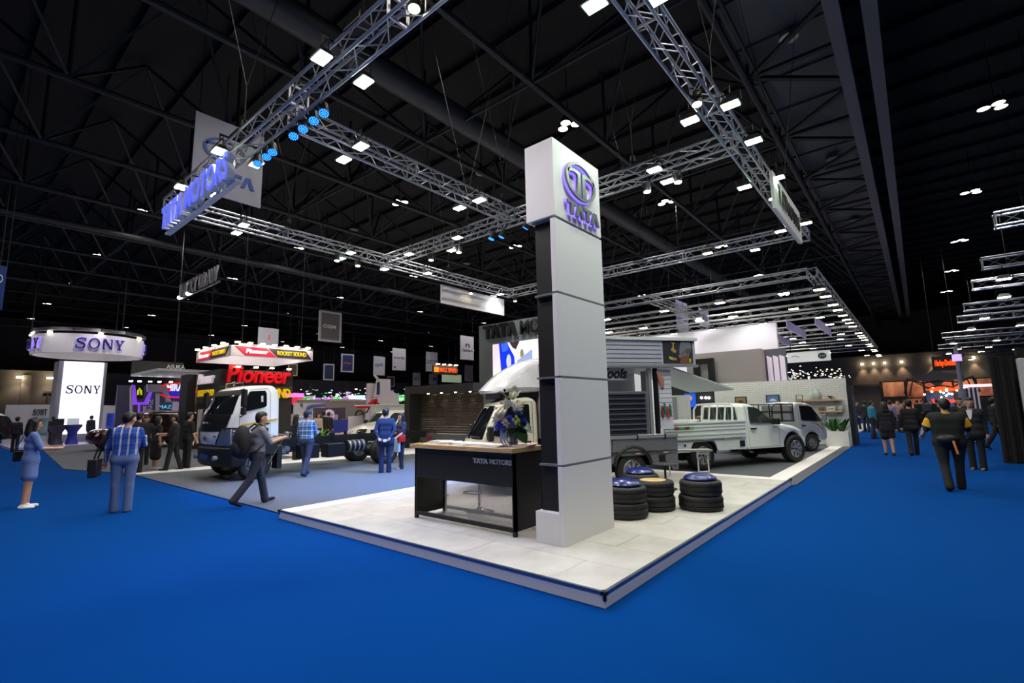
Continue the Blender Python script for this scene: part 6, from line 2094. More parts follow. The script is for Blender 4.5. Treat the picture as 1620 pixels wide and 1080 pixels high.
for x, y in ((Xh - .2, hy + .5), (Xh - .2, hy1 - .5), (hx0 + .4, hy + .4)):
    MB().cyl((x, y, hz1), (x, y, 15.19), .015, n=4).build('wire', CAB, t)
# flat white canopy further back
a_ = AX(250, 583, -29.)
t = thing('flat_canopy', 'flat white canopy with small white letters behind the violet stand', 'canopy', (-29., AX(250, 583, -29.).y, AX(250, 586, -29.).z))
w_ = AX(338, 583, -29.).y - a_.y
MB().b2(-5, 0, 0, w_, 0, .12).build('slab', mat('canopy_white', (206, 210, 212), .5), t)
MB().b2(-5, -4.9, 0, w_, .12, .9).build('back_fascia', CH, t)
text('canopy_letters', 'ASUKA', TWH, (-.2, .4, .14), (0, 1, 0), (0, 0, 1), .8, .2, t, .05, bold=.01)
MB().cyl((-2, w_ / 2, .12), (-2, w_ / 2, 15.19 - t.location.z), .03, n=4).build('wire', CAB, t)
# black column between the two audio stands
ya, yb = AX(294, 640, -27.).y, AX(308, 640, -27.).y
o = thing('black_column', 'square black column between the violet and the red-lettered stands', 'column', (-27., ya, 0))
MB().b2(-1, 0, 0, yb - ya, 0, AX(300, 592, -27.).z).build('shaft', mat('column_black', (26, 26, 28), .6), o)
MB().b2(-1.06, .06, -.06, yb - ya + .06, 0, .15).build('base', BLACK, o)

# ================================================================== STANDS IN THE MIDDLE DISTANCE
def backboard(px0, px1, py0, py1, X, name, label, m, extra=None, cat='stand'):
    a_, b_ = AX(px0, py1, X), AX(px1, py1, X)
    zt_ = AX(px0, py0, X).z
    t = thing(name, label, cat, (X, a_.y, 0))
    w_ = b_.y - a_.y
    MB().b2(-.4, 0, 0, w_, 0, zt_).build('board', m, t)
    return t, w_, zt_


t, w_, h_ = backboard(466, 512, 637, 700, -36., 'arch_stand', 'pale stand arch with blue curved stripe and small lettering', mat('arch_white', (206, 202, 204), .6))
MB().tube([(.05, w_ * .30, h_ * .55), (.05, w_ * .42, h_ * .86), (.05, w_ * .55, h_ * .9), (.05, w_ * .98, h_ * .93)], .13, 6).build('blue_arch', mat('arch_blue', (70, 86, 160), .5), t)
text('letters', 'kj', TBK, (.01, w_ * .14, h_ * .82), (0, 1, 0), (0, 0, 1), w_ * .08, .5, t, .03)
MB().b2(0, .05, w_ * .05, w_ * .35, h_ * .35, h_ * .58).build('white_sign', mat('sign_pale', (220, 222, 232), .5, emit=(220, 224, 240), estr=.3), t)
text('sign_letters', 'IPHONE', TB_, (.06, w_ * .08, h_ * .45), (0, 1, 0), (0, 0, 1), w_ * .24, .25, t, .02)
t, w_, h_ = backboard(498, 545, 645, 705, -33., 'shop_stand', 'dark shop wall with pink round sign and white letters', mat('shop_mauve', (78, 66, 78), .7))
MB().cyl((.02, w_ * .42, h_ * .72), (.1, w_ * .42, h_ * .72), .42, n=24).build('round_sign', mat('pink_sign', (214, 186, 214), .5, emit=(214, 186, 214), estr=.3), t)
text('sign_script', 'amici', TBK, (.11, w_ * .28, h_ * .70), (0, 1, 0), (0, 0, 1), w_ * .26, .18, t, .02)
for k in range(8):
    MB().box((.05, w_ * (.06 + .12 * k), h_ * (.32 + .16 * (k % 3))), (.06, .3, .36)).build('poster', mat('poster_mix_%d' % (k % 4), [(150, 110, 120), (200, 190, 190), (150, 60, 60), (110, 110, 130)][k % 4], .6), t)
MB().b2(.4, 1.2, w_ * .35, w_ * 1.0, 0, 1.05).build('blue_counter', mat('counter_blue', (40, 56, 150), .5), t)
t, w_, h_ = backboard(470, 590, 632, 700, -42., 'long_fascia', 'long beige fascia of a distant stand above the shop wall', mat('fascia_beige', (150, 138, 134), .7))
for k in range(9):
    MB().box((.05, w_ * (.4 + .05 * k), h_ * .985), (.1, .3, .2)).build('fascia_glow', mat('fascia_lit', (200, 180, 160), .6), t)
# ramp with a red motorbike
p0 = AX(538, 700, -27.)
p1 = AX(592, 664, -27.)
t = thing('bike_ramp', 'pale curved ramp stand carrying the red motorbike', 'ramp', (-26.2, p0.y, 0))
wr = p1.y - p0.y
zr_ = p1.z
pts = [(0, 0), (wr + 1.4, 0), (wr + 1.4, zr_ + .2)] + [(wr * (1 - q / 8), zr_ * (1 - (q / 8)) ** 1.6 + .35 * (q / 8)) for q in range(9)]
MB().prism(pts, (0, 0, 0), (0, 1, 0), (0, 0, 1), (-1.4, 0, 0)).build('ramp_body', mat('ramp_lilac', (196, 184, 190), .5), t)
MB().cyl((.0, .5, .0), (.0, .5, 1.35), .42, n=20).build('ramp_drum', mat('ramp_drum', (210, 200, 206), .5), t, smooth=True)
mbp = thing('motorbike', 'red motorbike on the pale curved ramp', 'motorbike', (-26.7, p0.y + wr * .72, zr_ * .62 + .45), pi / 2)
REDP = mat('bike_red', (190, 26, 26), .25, coat=.5)
for x in (-.62, .62):
    wl = inst('wheel', tyre_mesh(.32, .12, .78).mesh('tyre', RUBBER, True), mbp, (x, 0, .3 + (x + .62) * .35), (pi / 2, 0, 0))
    MB().lathe([(0, -.03), (.24, -.03), (.24, .03), (0, .03)], n=18).build('hub', mat('bike_hub', (140, 130, 120), .4, .5), wl)
MB().tube([(-.6, 0, .35), (-.1, 0, .45), (.2, 0, .95), (.62, 0, .75)], .05, 6).build('frame', DARKMET, mbp)
MB().prism([(-.75, .72), (-.1, .70), (.15, .85), (.42, 1.15), (.48, 1.30), (.30, 1.20), (.0, .96), (-.75, .86)], (0, .14, 0), (1, 0, 0), (0, 0, 1), (0, -.28, 0)).build('fairing', REDP, mbp)
MB().prism([(.42, .55), (.58, .60), (.55, 1.30), (.46, 1.28)], (0, .2, 0), (1, 0, 0), (0, 0, 1), (0, -.4, 0)).build('leg_shield', REDP, mbp)
MB().b2(-.75, -.05, -.12, .12, .86, .95).build('saddle', BLACK, mbp)
MB().cyl((.46, -.32, 1.38), (.46, .32, 1.38), .02, n=6).build('handlebar', DARKMET, mbp)
MB().ell((.56, 0, 1.2), (.07, .1, .1), 10, 6).build('headlamp', mat('headlight_lens'), mbp, smooth=True)
# white sculptural tower with dark blue screen, white canopy and box
t, w_, h_ = backboard(583, 612, 606, 705, -28.5, 'sail_tower', 'pale sail-shaped tower with a leaning mast and dark blue panel', mat('sail_pale', (196, 190, 196), .5))
MB().prism([(0, 0), (w_ * 1.5, 0), (w_ * 1.5, h_ * .78), (w_, h_ * .86), (w_, h_ + .3), (w_ * .35, h_ + .3), (w_ * .1, h_ * .6)], (.02, 0, 0), (0, 1, 0), (0, 0, 1), (.3, 0, 0)).build('sail', MATS['sail_pale'], t)
MB().b2(.33, .36, w_ * .22, w_ * .38, h_ * .78, h_ * 1.02).build('blue_panel', BNAVY, t)
MB().bar((.2, w_ * .4, h_ + .2), (.2, w_ * .15, h_ + .55), .12).build('mast', MATS['sail_pale'], t)
t, w_, h_ = backboard(592, 660, 641, 700, -23.5, 'grey_booth_box', 'low pale grey booth box behind the white road pickup', mat('booth_pale_grey', (186, 188, 184), .6))
MB().b2(-2, .05, -.05, w_ + .05, h_, h_ + .06).build('roof_edge', mat('booth_edge', (200, 202, 198), .6), t)
# white desk booth behind the truck cab
t, w_, h_ = backboard(443, 470, 655, 705, -29., 'pale_counter', 'pale counter with dark items beyond the truck cab', mat('counter_pale', (176, 170, 176), .6), cat='counter')
MB().b2(0, .05, 0, w_, h_ * .3, h_ * .55).build('dark_band', BNAVY, t)
p = AX(520, 703, -24.)
t = thing('green_plant', 'bright green bushy plant in front of the shop wall', 'plant', (-20.5, AX(503, 690, -20.5).y, 0))
MB().lathe([(0, 0), (.3, 0), (.35, .5), (0, .5)], n=14).build('pot', mat('pot_grey', (110, 100, 100), .6), t, smooth=True)
LFG = leaf_mesh(.45, .09, 4, .3).mesh('leaf', mat('bright_leaf', (110, 190, 50), .5), True)
for q in range(40):
    inst('leaf', LFG, t, (RND.uniform(-.2, .2), RND.uniform(-.25, .25), .5), (0, -RND.uniform(.5, 1.5), RND.uniform(0, 6.3)))

# orange-lettered sign with lamps above the shutter wall
a_, b_ = AX(686, 590, -40.), AX(724, 592, -40.)
t = thing('orange_sign', 'dark sign board with glowing orange letters above the shutter wall', 'sign', (-40., a_.y, a_.z - .1))
w_ = b_.y - a_.y
MB().b2(-.2, 0, 0, w_, 0, 1.0).build('board', mat('board_dark', (60, 44, 38), .6), t)
MB().b2(0, .05, .05, w_ * .2, .25, .75).build('orange_block', mat('orange_glow', (255, 130, 40), .5, emit=(255, 120, 30), estr=1.2), t)
text('orange_letters', 'MAZ SPEED', mat('orange_letters', (230, 90, 40), .5, emit=(240, 90, 40), estr=.8), (.02, w_ * .24, .28), (0, 1, 0), (0, 0, 1), w_ * .74, .46, t, .04, bold=.02)
for k in range(4):
    MB().box((.2, w_ * (k + .5) / 4, 1.1), (.3, .3, .08)).build('sign_lamp', LAMPY, t)
for q in (.05, .95):
    MB().cyl((-.1, w_ * q, 1.), (-.1, w_ * q, 15.19 - t.location.z), .015, n=4).build('wire', CAB, t)
a_, b_ = AX(700, 600, -44.), AX(730, 600, -44.)
t = thing('lit_panel', 'pale green lit panel under the orange-lettered sign', 'panel', (-44., a_.y, AX(700, 604, -44.).z))
MB().b2(-.1, 0, 0, b_.y - a_.y, 0, .95).build('board', mat('panel_green_white', (170, 190, 160), .6, emit=(170, 190, 160), estr=.3), t)
MB().cyl((0, 1, .95), (0, 1, 15.19 - t.location.z), .015, n=4).build('wire', CAB, t)

# far glittering row of stand lights and signs
GL = [mat('far_glow_%d' % i, c, .5, emit=c, estr=e) for i, (c, e) in enumerate((((250, 250, 255), 2.), ((250, 225, 180), 2.), ((180, 220, 255), 1.5), ((90, 140, 240), 1.), ((80, 220, 110), 1.), ((230, 50, 70), 1.), ((200, 120, 230), 1.), ((210, 205, 210), .5)))]
ff = MB()
rr = random.Random(3)
for k in range(210):
    px = rr.uniform(462, 660)
    py = rr.gauss(628, 6)
    p = AX(px, py, -rr.uniform(58, 78))
    s_ = rr.choice((.06, .08, .10, .16))
    ff.box((p.x, p.y, p.z), (.1, s_ * rr.uniform(1, 3), s_), 0, rr.choice((0, 0, 1, 1, 1, 2, 2, 3, 4, 5, 6, 7)))
for k in range(18):
    px = 470 + k * 10.5
    p = AX(px, 632 + rr.uniform(-5, 6), -66)
    ff.box((p.x, p.y, p.z), (.2, rr.uniform(1, 3), rr.uniform(.4, 1.2)), 0, rr.choice((2, 3, 4, 5, 6, 7, 7)))
o = ff.build('distant_stand_lights', GL, None, kind='stuff')
tag(o, 'glittering row of tiny coloured stand lights far down the hall', 'lights')
ff = MB()
for k in range(90):
    px = rr.uniform(1228, 1345)
    py = rr.gauss(592, 5)
    p = AY(px, py, rr.uniform(58, 70))
    s_ = rr.choice((.06, .08, .11))
    ff.box((p.x, p.y, p.z), (s_ * rr.uniform(1, 2), .1, s_), 0, rr.choice((0, 0, 1, 1, 2)))
o = ff.build('distant_stand_lights', GL[:3], None, kind='stuff')
tag(o, 'glittering band of tiny white lights above the brick wall', 'lights')
for px0, px1, py0, X, c, lb in ((465, 520, 640, -62., (74, 78, 100), 'dim blue-grey distant stand under the coloured lights'), (520, 585, 636, -64., (60, 60, 74), 'dim slate distant stand left of the sail tower'), (610, 660, 638, -60., (54, 60, 90), 'dim navy distant stand right of the sail tower')):
    backboard(px0, px1, py0, 690, X, 'distant_stand', lb, mat('distant_%d' % c[0], c, .7))

# ================================================================== FAR END OF THE AISLE
Ye = 74.
ew = thing('end_wall_cladding', 'grey clad hall end wall with warm round wall lights', 'wall', (0, Ye, 0))
MB().b2(-70, 28, 0, .3, 0, 7.2).build('cladding', HALLW, ew)
MB().b2(-70, 28, -.1, 0, 3.4, 3.7).build('dado_band', mat('band_grey', (96, 92, 92), .7), ew)
for px in (1367, 1385, 1403, 1430, 1480, 1545):
    p = AY(px, 600, Ye)
    MB().cyl((p.x, -.3, 6.1), (p.x, -.3, 6.3), .12, n=10).build('wall_light', LAMPY, ew)
    lamp('wall_light_beam', (p.x, Ye - .35, 6.0), 160, (1., .66, .36), target=(p.x, Ye, 3.0), size=1.2, blend=.8, radius=.1)
lw = thing('side_wall_cladding', 'beige clad hall side wall with piers behind the screen tower', 'wall', (-81., 0, 0))
MB().b2(-.3, 0, -18, 74, 0, 7.2).build('cladding', HALLW, lw)
for k in range(12):
    MB().b2(0, .5, -14 + 7 * k, -13.2 + 7 * k, 0, 6.6).build('pier', mat('pier_beige', (150, 140, 132), .7), lw)
for px in (27, 75, 300):
    p = AX(px, 622, -81.)
    lamp('side_wall_beam', (-80., p.y, 6.2), 260, (1., .8, .6), target=(-81., p.y, 2.5), size=1.6, blend=.8, radius=.1)
    MB().cyl((.8, p.y, 6.2), (.8, p.y, 6.4), .3, n=10).build('wall_light', LAMPY, lw)
text('wall_letters', 'TAN', mat('letters_taupe', (90, 82, 78), .6), (.1, AX(67, 640, -81.).y, AX(67, 636, -81.).z), (0, 1, 0), (0, 0, 1), 2.4, 1.3, lw, .1)

Yh = 52.
hx0, hx1 = AY(1395, 640, Yh).x, AY(1590, 640, Yh).x
hz_ = AY(1395, 603, Yh).z
t = thing('orange_stand', 'black framed stand with glowing orange pictures and orange script at the aisle end', 'stand', (hx0, Yh, 0))
w_ = hx1 - hx0
MB().b2(0, w_, 0, .4, 0, hz_).build('back_wall', mat('stand_black_wall', (24, 20, 20), .6), t)
ORP = ramp_mat('sunset_picture', [(.25, (60, 34, 24)), (.45, (150, 86, 60)), (.6, (200, 126, 84)), (.8, (226, 170, 120))], .8, .6, 6, emit=.5)
for q0, q1, z0_, z1_ in ((.03, .22, 2.0, hz_ - .1), (.24, .38, 1.9, hz_ - .1), (.40, .62, 2.4, hz_ - .1), (.64, .80, 2.4, hz_ - .1), (.82, .99, 1.9, hz_ - .1), (.04, .22, .3, 1.4), (.25, .36, .6, 1.8)):
    MB().b2(w_ * q0, w_ * q1, -.05, 0, z0_, z1_).build('picture_pane', ORP, t)
MB().b2(w_ * .40, w_ * .62, -.06, 0, .4, 2.3).build('blue_picture', ramp_mat('dusk_blue', [(.3, (20, 34, 70)), (.6, (40, 90, 150)), (.8, (140, 80, 90))], .7, .6, 4, emit=.35), t)
ORL = mat('orange_script', (255, 80, 20), .4, emit=(255, 64, 10), estr=2.2)
text('orange_script', 'Harley-Davidson', ORL, (w_ * .43, -.4, hz_ - 1.1), (1, 0, 0), (0, 0, 1), w_ * .26, .55, t, .08, shear=.2, bold=.03)
text('orange_script', 'Harley-Davidson', ORL, (w_ * .43, -.6, hz_ - 2.0), (1, 0, 0), (0, 0, 1), w_ * .26, .45, t, .08, shear=.2, bold=.03)
for s_ in (-1, 1):
    MB().tube([(w_ * (.52 + s_ * .30), -.8, 2.2), (w_ * (.52 + s_ * .26), -.8, 3.4), (w_ * (.52 + s_ * .14), -.8, hz_ - .3), (w_ * .52, -.8, hz_ - .1)], .09, 6).tube([(w_ * (.52 + s_ * .26), -.8, 2.0), (w_ * (.52 + s_ * .22), -.8, 3.2), (w_ * (.52 + s_ * .10), -.8, hz_ - .7), (w_ * .52, -.8, hz_ - .5)], .07, 6).build('arch_tube', BLACK, t)
for k in range(15):
    p = (w_ * rr.uniform(.38, .78), -.5, hz_ - rr.uniform(.6, 1.7))
    MB().ell(p, (.07, .07, .07), 6, 4).build('bulb', LAMPY, t)
MB().prism([(-1.7, 0), (-1.1, .25), (-.5, .35), (0, .75), (.5, .35), (1.1, .25), (1.7, 0), (1.1, -.2), (.5, -.3), (0, -.75), (-.5, -.3), (-1.1, -.2)], (w_ * .5, -.7, hz_ + .1), (1, 0, 0), (0, 0, 1), (0, -.1, 0)).build('shield_emblem', mat('shield_dark', (70, 66, 70), .4), t)
MB().b2(w_ * .66, w_ * 1.0, -2.2, -2.0, 2.55, 2.75).build('awning_edge', mat('awning_glow', (240, 230, 240), .5, emit=(240, 225, 240), estr=1.), t)
for k in range(9):
    MB().b2(w_ * (.66 + .016 * k), w_ * (.674 + .016 * k), -2.0, -1.95, .9, 2.5).build('awning_stripe', mat('stripe_navy', (40, 44, 80), .6) if k % 2 else TWH, t)
a_, b_ = AY(1475, 580, 46.), AY(1520, 580, 46.)
t = thing('orange_script_sign', 'black hanging sign with glowing orange script above the aisle end', 'sign', (a_.x, 46., a_.z - .3))
MB().b2(0, b_.x - a_.x, 0, .1, 0, 1.0).build('board', BLACK, t)
text('orange_script', 'Harley-Davidson', ORL, (.15, -.02, .2), (1, 0, 0), (0, 0, 1), b_.x - a_.x - .3, .55, t, .08, shear=.2, bold=.03)
for q in (.1, .9):
    MB().cyl(((b_.x - a_.x) * q, .05, 1.), ((b_.x - a_.x) * q, .05, 15.19 - t.location.z), .02, n=4).build('wire', CAB, t)
# slim grey pole
p = G(1528, 655)
pb = AY(1526, 650, 26.)
t = thing('sign_pole', 'slim grey pole with a lit box standing in the aisle', 'pole', (pb.x, 26., 0))
zt_ = AY(1510, 548, 26.).z
MB().cyl((0, 0, 0), (0, 0, zt_ * .55), .12, n=10).cyl((0, 0, zt_ * .55), (0, 0, zt_), .065, n=10).build('pole', mat('pole_grey', (150, 150, 170), .4, .3), t, smooth=True)
MB().b2(-.14, .14, -.1, .1, zt_ - .58, zt_ - .32).build('lit_box', mat('lilac_lamp', (210, 190, 250), .4, emit=(210, 180, 255), estr=.9), t)
MB().lathe([(0, 0), (.4, 0), (.4, .04), (0, .05)], n=20).build('foot', DARKMET, t)
# totem with red emblem and black drape wall on the right
Yt = 17.5
xa = AY(1601, 600, Yt).x
zt_ = AY(1600, 567, Yt).z
t = thing('red_emblem_totem', 'white totem board with a red shield emblem at the aisle side', 'totem', (xa + .15, Yt, 0))
MB().b2(0, 1.6, 0, .3, 0, zt_).build('board', mat('totem_white', (206, 206, 208), .5), t, bevel=.01)
zc = AY(1612, 595, Yt).z
MB().prism([(.22, .22), (1.2, .3), (1.2, -.42), (.42, -.36)], (0, -.03, zc), (1, 0, 0), (0, 0, 1), (0, -.04, 0)).build('emblem_border', ALU, t)
MB().prism([(.27, .17), (1.2, .25), (1.2, -.36), (.45, -.30)], (0, -.075, zc), (1, 0, 0), (0, 0, 1), (0, -.02, 0)).build('red_shield', mat('emblem_red', (190, 20, 40), .4), t)
MB().b2(.34, 1.4, -.02, 0, zc - .72, zc - .58).build('dark_bar', BLACK, t)
t = thing('drape_wall', 'black drape wall beside the white emblem totem', 'wall', (xa - .32, Yt + .5, 0))
for k in range(6):
    MB().cyl((.04 + .09 * k, .04 * (k % 2), 0), (.04 + .09 * k, .04 * (k % 2), zt_ + .1), .055, n=8).build('drape_fold', mat('drape_black', (20, 20, 22), .9), t, smooth=True)
MB().b2(.55, 4., .2, .5, 0, zt_ + .3).build('back_panel', MATS['drape_black'], t)
a_ = G(1590, 712)

# ================================================================== PEOPLE  (signed-distance bodies meshed as one surface)
def surfnet(V, org, h):
    nx, ny, nz = V.shape
    acc = np.zeros((nx - 1, ny - 1, nz - 1, 3))
    cnt = np.zeros((nx - 1, ny - 1, nz - 1))
    C8 = [(i, j, k) for i in (0, 1) for j in (0, 1) for k in (0, 1)]

    def sub(c):
        return V[c[0]:nx - 1 + c[0], c[1]:ny - 1 + c[1], c[2]:nz - 1 + c[2]]
    for a in C8:
        for ax in range(3):
            if a[ax]:
                continue
            b = list(a)
            b[ax] = 1
            va, vb = sub(a), sub(b)
            m = (va < 0) != (vb < 0)
            t = np.where(m, va / np.where(m, va - vb, 1), 0)
            for q in range(3):
                acc[..., q] += m * (a[q] + (t if q == ax else 0))
            cnt += m
    cell = cnt > 0
    idx = -np.ones(cell.shape, int)
    idx[cell] = np.arange(cell.sum())
    vs = (np.argwhere(cell) + acc[cell] / cnt[cell][:, None]) * h + org
    fs = []
    s = V < 0
    for ax in range(3):
        sl0 = [slice(1, -1)] * 3
        sl1 = [slice(1, -1)] * 3
        sl0[ax], sl1[ax] = slice(0, -1), slice(1, None)
        m = s[tuple(sl0)] != s[tuple(sl1)]
        P = np.argwhere(m)
        if not len(P):
            continue
        off = np.ones(3, int)
        off[ax] = 0
        P = P + off
        u, w_ = [q for q in range(3) if q != ax]
        du, dw = np.zeros(3, int), np.zeros(3, int)
        du[u], dw[w_] = 1, 1
        q4 = [P - du - dw, P - dw, P, P - du]
        F = np.stack([idx[tuple(q.T)] for q in q4], 1)
        flip = s[tuple(P.T)]
        if ax == 1:
            flip = ~flip
        F[~flip] = F[~flip][:, ::-1]
        fs.append(F)
    return vs, np.concatenate(fs)


def sdf_mesh(name, prims, mats, h=.012, pad=.03):
    "prims: (a, b, ra, rb, material index, blend, flatten)"
    A = np.array([p[0] for p in prims], float)
    B = np.array([p[1] for p in prims], float)
    Rm = np.array([max(p[2], p[3]) for p in prims])[:, None]
    lo = np.minimum(A - Rm, B - Rm).min(0) - pad
    hi = np.maximum(A + Rm, B + Rm).max(0) + pad
    n = np.ceil((hi - lo) / h).astype(int) + 2
    V = np.full(n, 1.0)
    Lb = np.zeros(n, np.int8)
    Dm = np.full(n, 9.0)
    for a, b, ra, rb, mi, k, *fl in prims:
        a, b = np.array(a, float), np.array(b, float)
        r = max(ra, rb) + .08
        i0 = np.maximum(((np.minimum(a, b) - r - lo) / h).astype(int), 0)
        i1 = np.minimum(((np.maximum(a, b) + r - lo) / h).astype(int) + 2, n)
        g = np.meshgrid(*[lo[q] + h * np.arange(i0[q], i1[q]) for q in range(3)], indexing='ij')
        P = np.stack(g, -1)
        ab = b - a
        L2 = max(ab @ ab, 1e-9)
        t = np.clip(((P - a) @ ab) / L2, 0, 1)
        d = P - (a + t[..., None] * ab)
        if fl:
            d = d * np.array(fl[0])
        d = np.sqrt((d * d).sum(-1)) - (ra + (rb - ra) * t)
        sl = tuple(slice(i0[q], i1[q]) for q in range(3))
        v = V[sl]
        hh = np.clip(.5 + .5 * (v - d) / k, 0, 1)
        V[sl] = v + (d - v) * hh - k * hh * (1 - hh)
        dm = Dm[sl]
        w_ = d < dm
        Lb[sl] = np.where(w_, mi, Lb[sl])
        Dm[sl] = np.where(w_, d, dm)
    vs, F = surfnet(V, lo, h)
    cen = vs[F].mean(1)
    ii = np.clip(np.round((cen - lo) / h).astype(int), 0, n - 1)
    ml = Lb[tuple(ii.T)]
    me = bpy.data.meshes.new(name)
    me.from_pydata(vs.tolist(), [], F.tolist())
    for m_ in mats:
        me.materials.append(m_)
    me.polygons.foreach_set('material_index', ml.astype(np.int32))
    me.polygons.foreach_set('use_smooth', [True] * len(F))
    me.update()
    return me


SKIN = mat('skin', (196, 148, 120), .55)
HAIR = mat('black_hair', (18, 16, 16), .5)
EYEM = mat('eye_dark', (24, 18, 16), .3)
LIP = mat('lips', (160, 92, 84), .5)


def rot(v, ax, an):
    return Matrix.Rotation(an, 3, ax) @ Vector(v)


def person(px, py, facing, height, label, cols, z0=0., legs=((0, 0), (0, 0)), arms=((0, .12, .2), (0, .12, .2)), lean=0., head=(0, 0), build=1., hair='short', shorts=0., sleeve=1., skirt=None, coat=0., at=None, h=.012, cap=None, vest=None, group=None):
    """legs: (hip forward angle, knee bend) left, right; arms: (shoulder forward, out, elbow bend[, inward]) left, right
    cols: skin, top, bottom, shoes; facing: 0 away from the camera, 90 towards image right, 180 towards it"""
    p = at if at is not None else G(px, py, z0)
    view = atan2(p.y, p.x)
    rz = view - radians(facing)
    S = height / 1.70
    T = thing('person', label, 'person', (p.x, p.y, z0), rz, group)
    pr = []
    sk, tp, bt, sh = 0, 1, 2, 3
    bw = build

    def add(a, b, ra, rb, mi, k=.02, fl=None):
        pr.append((Vector(a) * S, Vector(b) * S, ra * S, rb * S, mi, k * S) + ((fl,) if fl else ()))
    Rl = Matrix.Rotation(lean, 3, 'Y')
    hip = Vector((0, 0, .90))

    def up(v):
        return hip + Rl @ (Vector(v) - hip)
    # trunk (x forward, y left)
    add((0, -.075 * bw, .90), (0, .075 * bw, .90), .115 * bw, .115 * bw, bt, .03)
    add(up((.0, -.06 * bw, 1.02)), up((.0, .06 * bw, 1.02)), .108 * bw, .108 * bw, tp, .05)
    add(up((.005, -.075 * bw, 1.16)), up((.005, .075 * bw, 1.16)), .112 * bw, .112 * bw, tp, .05)
    add(up((.0, -.10 * bw, 1.30)), up((.0, .10 * bw, 1.30)), .105 * bw, .105 * bw, tp, .05)
    add(up((-.01, -.15 * bw, 1.385)), up((-.01, .15 * bw, 1.385)), .062, .062, tp, .04)
    if coat:
        add(up((0, -.07 * bw, .84)), up((0, .07 * bw, .84)), .125 * bw + coat, .125 * bw + coat, tp, .03)
        add(up((0, -.07 * bw, 1.0)), up((0, .07 * bw, 1.0)), .115 * bw + coat * .6, .115 * bw + coat * .6, tp, .04)
    # neck and head
    nk, hc = up((.0, 0, 1.40)), up((.02, 0, 1.53))
    add(nk, hc, .055, .05, sk, .02)
    Rh = Rl @ Matrix.Rotation(head[0], 3, 'Z') @ Matrix.Rotation(head[1], 3, 'Y')
    hb = up((.015, 0, 1.52))

    def hd(v):
        return hb + Rh @ Vector(v)
    add(hd((-.012, 0, .085)), hd((.008, 0, .095)), .088, .085, sk, .02)
    add(hd((.03, 0, .03)), hd((.045, 0, -.005)), .062, .045, sk, .03)
    add(hd((.092, 0, .055)), hd((.108, 0, .032)), .009, .014, sk, .012)
    for s in (-1, 1):
        add(hd((-.005, s * .088, .065)), hd((-.008, s * .092, .035)), .014, .011, sk, .008)
    # legs
    for s, (a, kn) in zip((1, -1), legs):
        hp = Vector((0, s * .088 * bw, .88))
        d1 = rot((0, 0, -1), 'Y', -a)
        knee = hp + d1 * .42
        d2 = rot((0, 0, -1), 'Y', -a + kn)
        ank = knee + d2 * .40
        m1 = sk if (skirt or shorts) else bt
        add(hp, knee, .092 * bw, .062 * (.6 + .4 * bw), m1, .02)
        add(knee, ank, .060 * (.6 + .4 * bw), .042 if not (skirt or shorts) else .034, m1, .02)
        if shorts:
            add(hp, hp + d1 * shorts, .10 * bw, .085 * bw, bt, .02)
        if not (skirt or shorts):
            add(knee + d2 * .02, ank + d2 * .02, .068, .066 * (.7 + .3 * bw), bt, .02)
        ft = rot((1, 0, 0), 'Y', (-a + kn) * .8)
        add(ank + Vector((-.03, 0, 0)) + d2 * .035, ank + ft * .15 + d2 * .045, .036, .032, sh, .012)
        add(ank, ank + d2 * .04, .040, .042, sh, .01)
    if skirt:
        add((0, -.05 * bw, .92), (0, .05 * bw, .92), .125 * bw, .125 * bw, skirt[1], .03)
        for s in (-1, 1):
            add((0, s * .05 * bw, .90), (.0, s * .085 * bw, skirt[0]), .12 * bw, .115 * bw, skirt[1], .04)
    # arms
    hands = []
    for s, (fa, ou, el, *inn) in zip((1, -1), arms):
        inw = inn[0] if inn else 0.
        shd = up((-.01, s * .175 * (.5 + .5 * bw), 1.375))
        d1 = Rl @ rot(rot((0, 0, -1), 'X', s * ou), 'Y', -fa)
        elb = shd + d1 * .28
        d2 = Rl @ rot(rot(rot((0, 0, -1), 'X', s * ou * .5), 'Y', -fa - el), 'Z', -s * inw)
        wr = elb + d2 * .24
        add(shd, elb, .056 * (.5 + .5 * bw), .045, tp if sleeve > .0 else sk, .02)
        if sleeve >= 1:
            add(elb, wr, .045, .036, tp, .02)
        else:
            add(shd + d1 * .02, shd + d1 * (.28 * max(.3, sleeve)), .063 * (.5 + .5 * bw), .062, tp, .02)
            add(elb, wr, .040, .028, sk, .015)
            if sleeve < .7:
                add(shd + d1 * .16, elb, .044, .042, sk, .01)
        # hand: palm, four fingers, thumb
        pa = wr + d2 * .075
        sdv = d2.cross(Vector((0, 0, 1)))
        sdv = sdv.normalized() if sdv.length > .2 else Vector((1, 0, 0))
        nrm = d2.cross(sdv).normalized()
        if nrm.y * s > 0:
            nrm = -nrm
        add(wr, pa, .026, .034, sk, .012, None)
        curl = .5
        for q, (o_, ln) in enumerate(((-.027, .062), (-.009, .075), (.009, .070), (.027, .055))):
            b0 = pa + sdv * o_ + d2 * .01
            dm = (d2 * cos(curl) + nrm * sin(curl)).normalized()
            b1 = b0 + dm * ln * .55
            dn = (d2 * cos(curl * 2.4) + nrm * sin(curl * 2.4)).normalized()
            add(b0, b1, .0105, .010, sk, .004)
            add(b1, b1 + dn * ln * .5, .010, .0085, sk, .004)
        th0 = wr + d2 * .035 - sdv * .026
        th1 = th0 + (d2 * .6 - sdv * .6 + nrm * .4).normalized() * .04
        add(th0, th1, .013, .0115, sk, .006)
        add(th1, th1 + (d2 * .8 + nrm * .5).normalized() * .03, .0115, .0095, sk, .004)
        hands.append((wr * S, pa * S, d2))
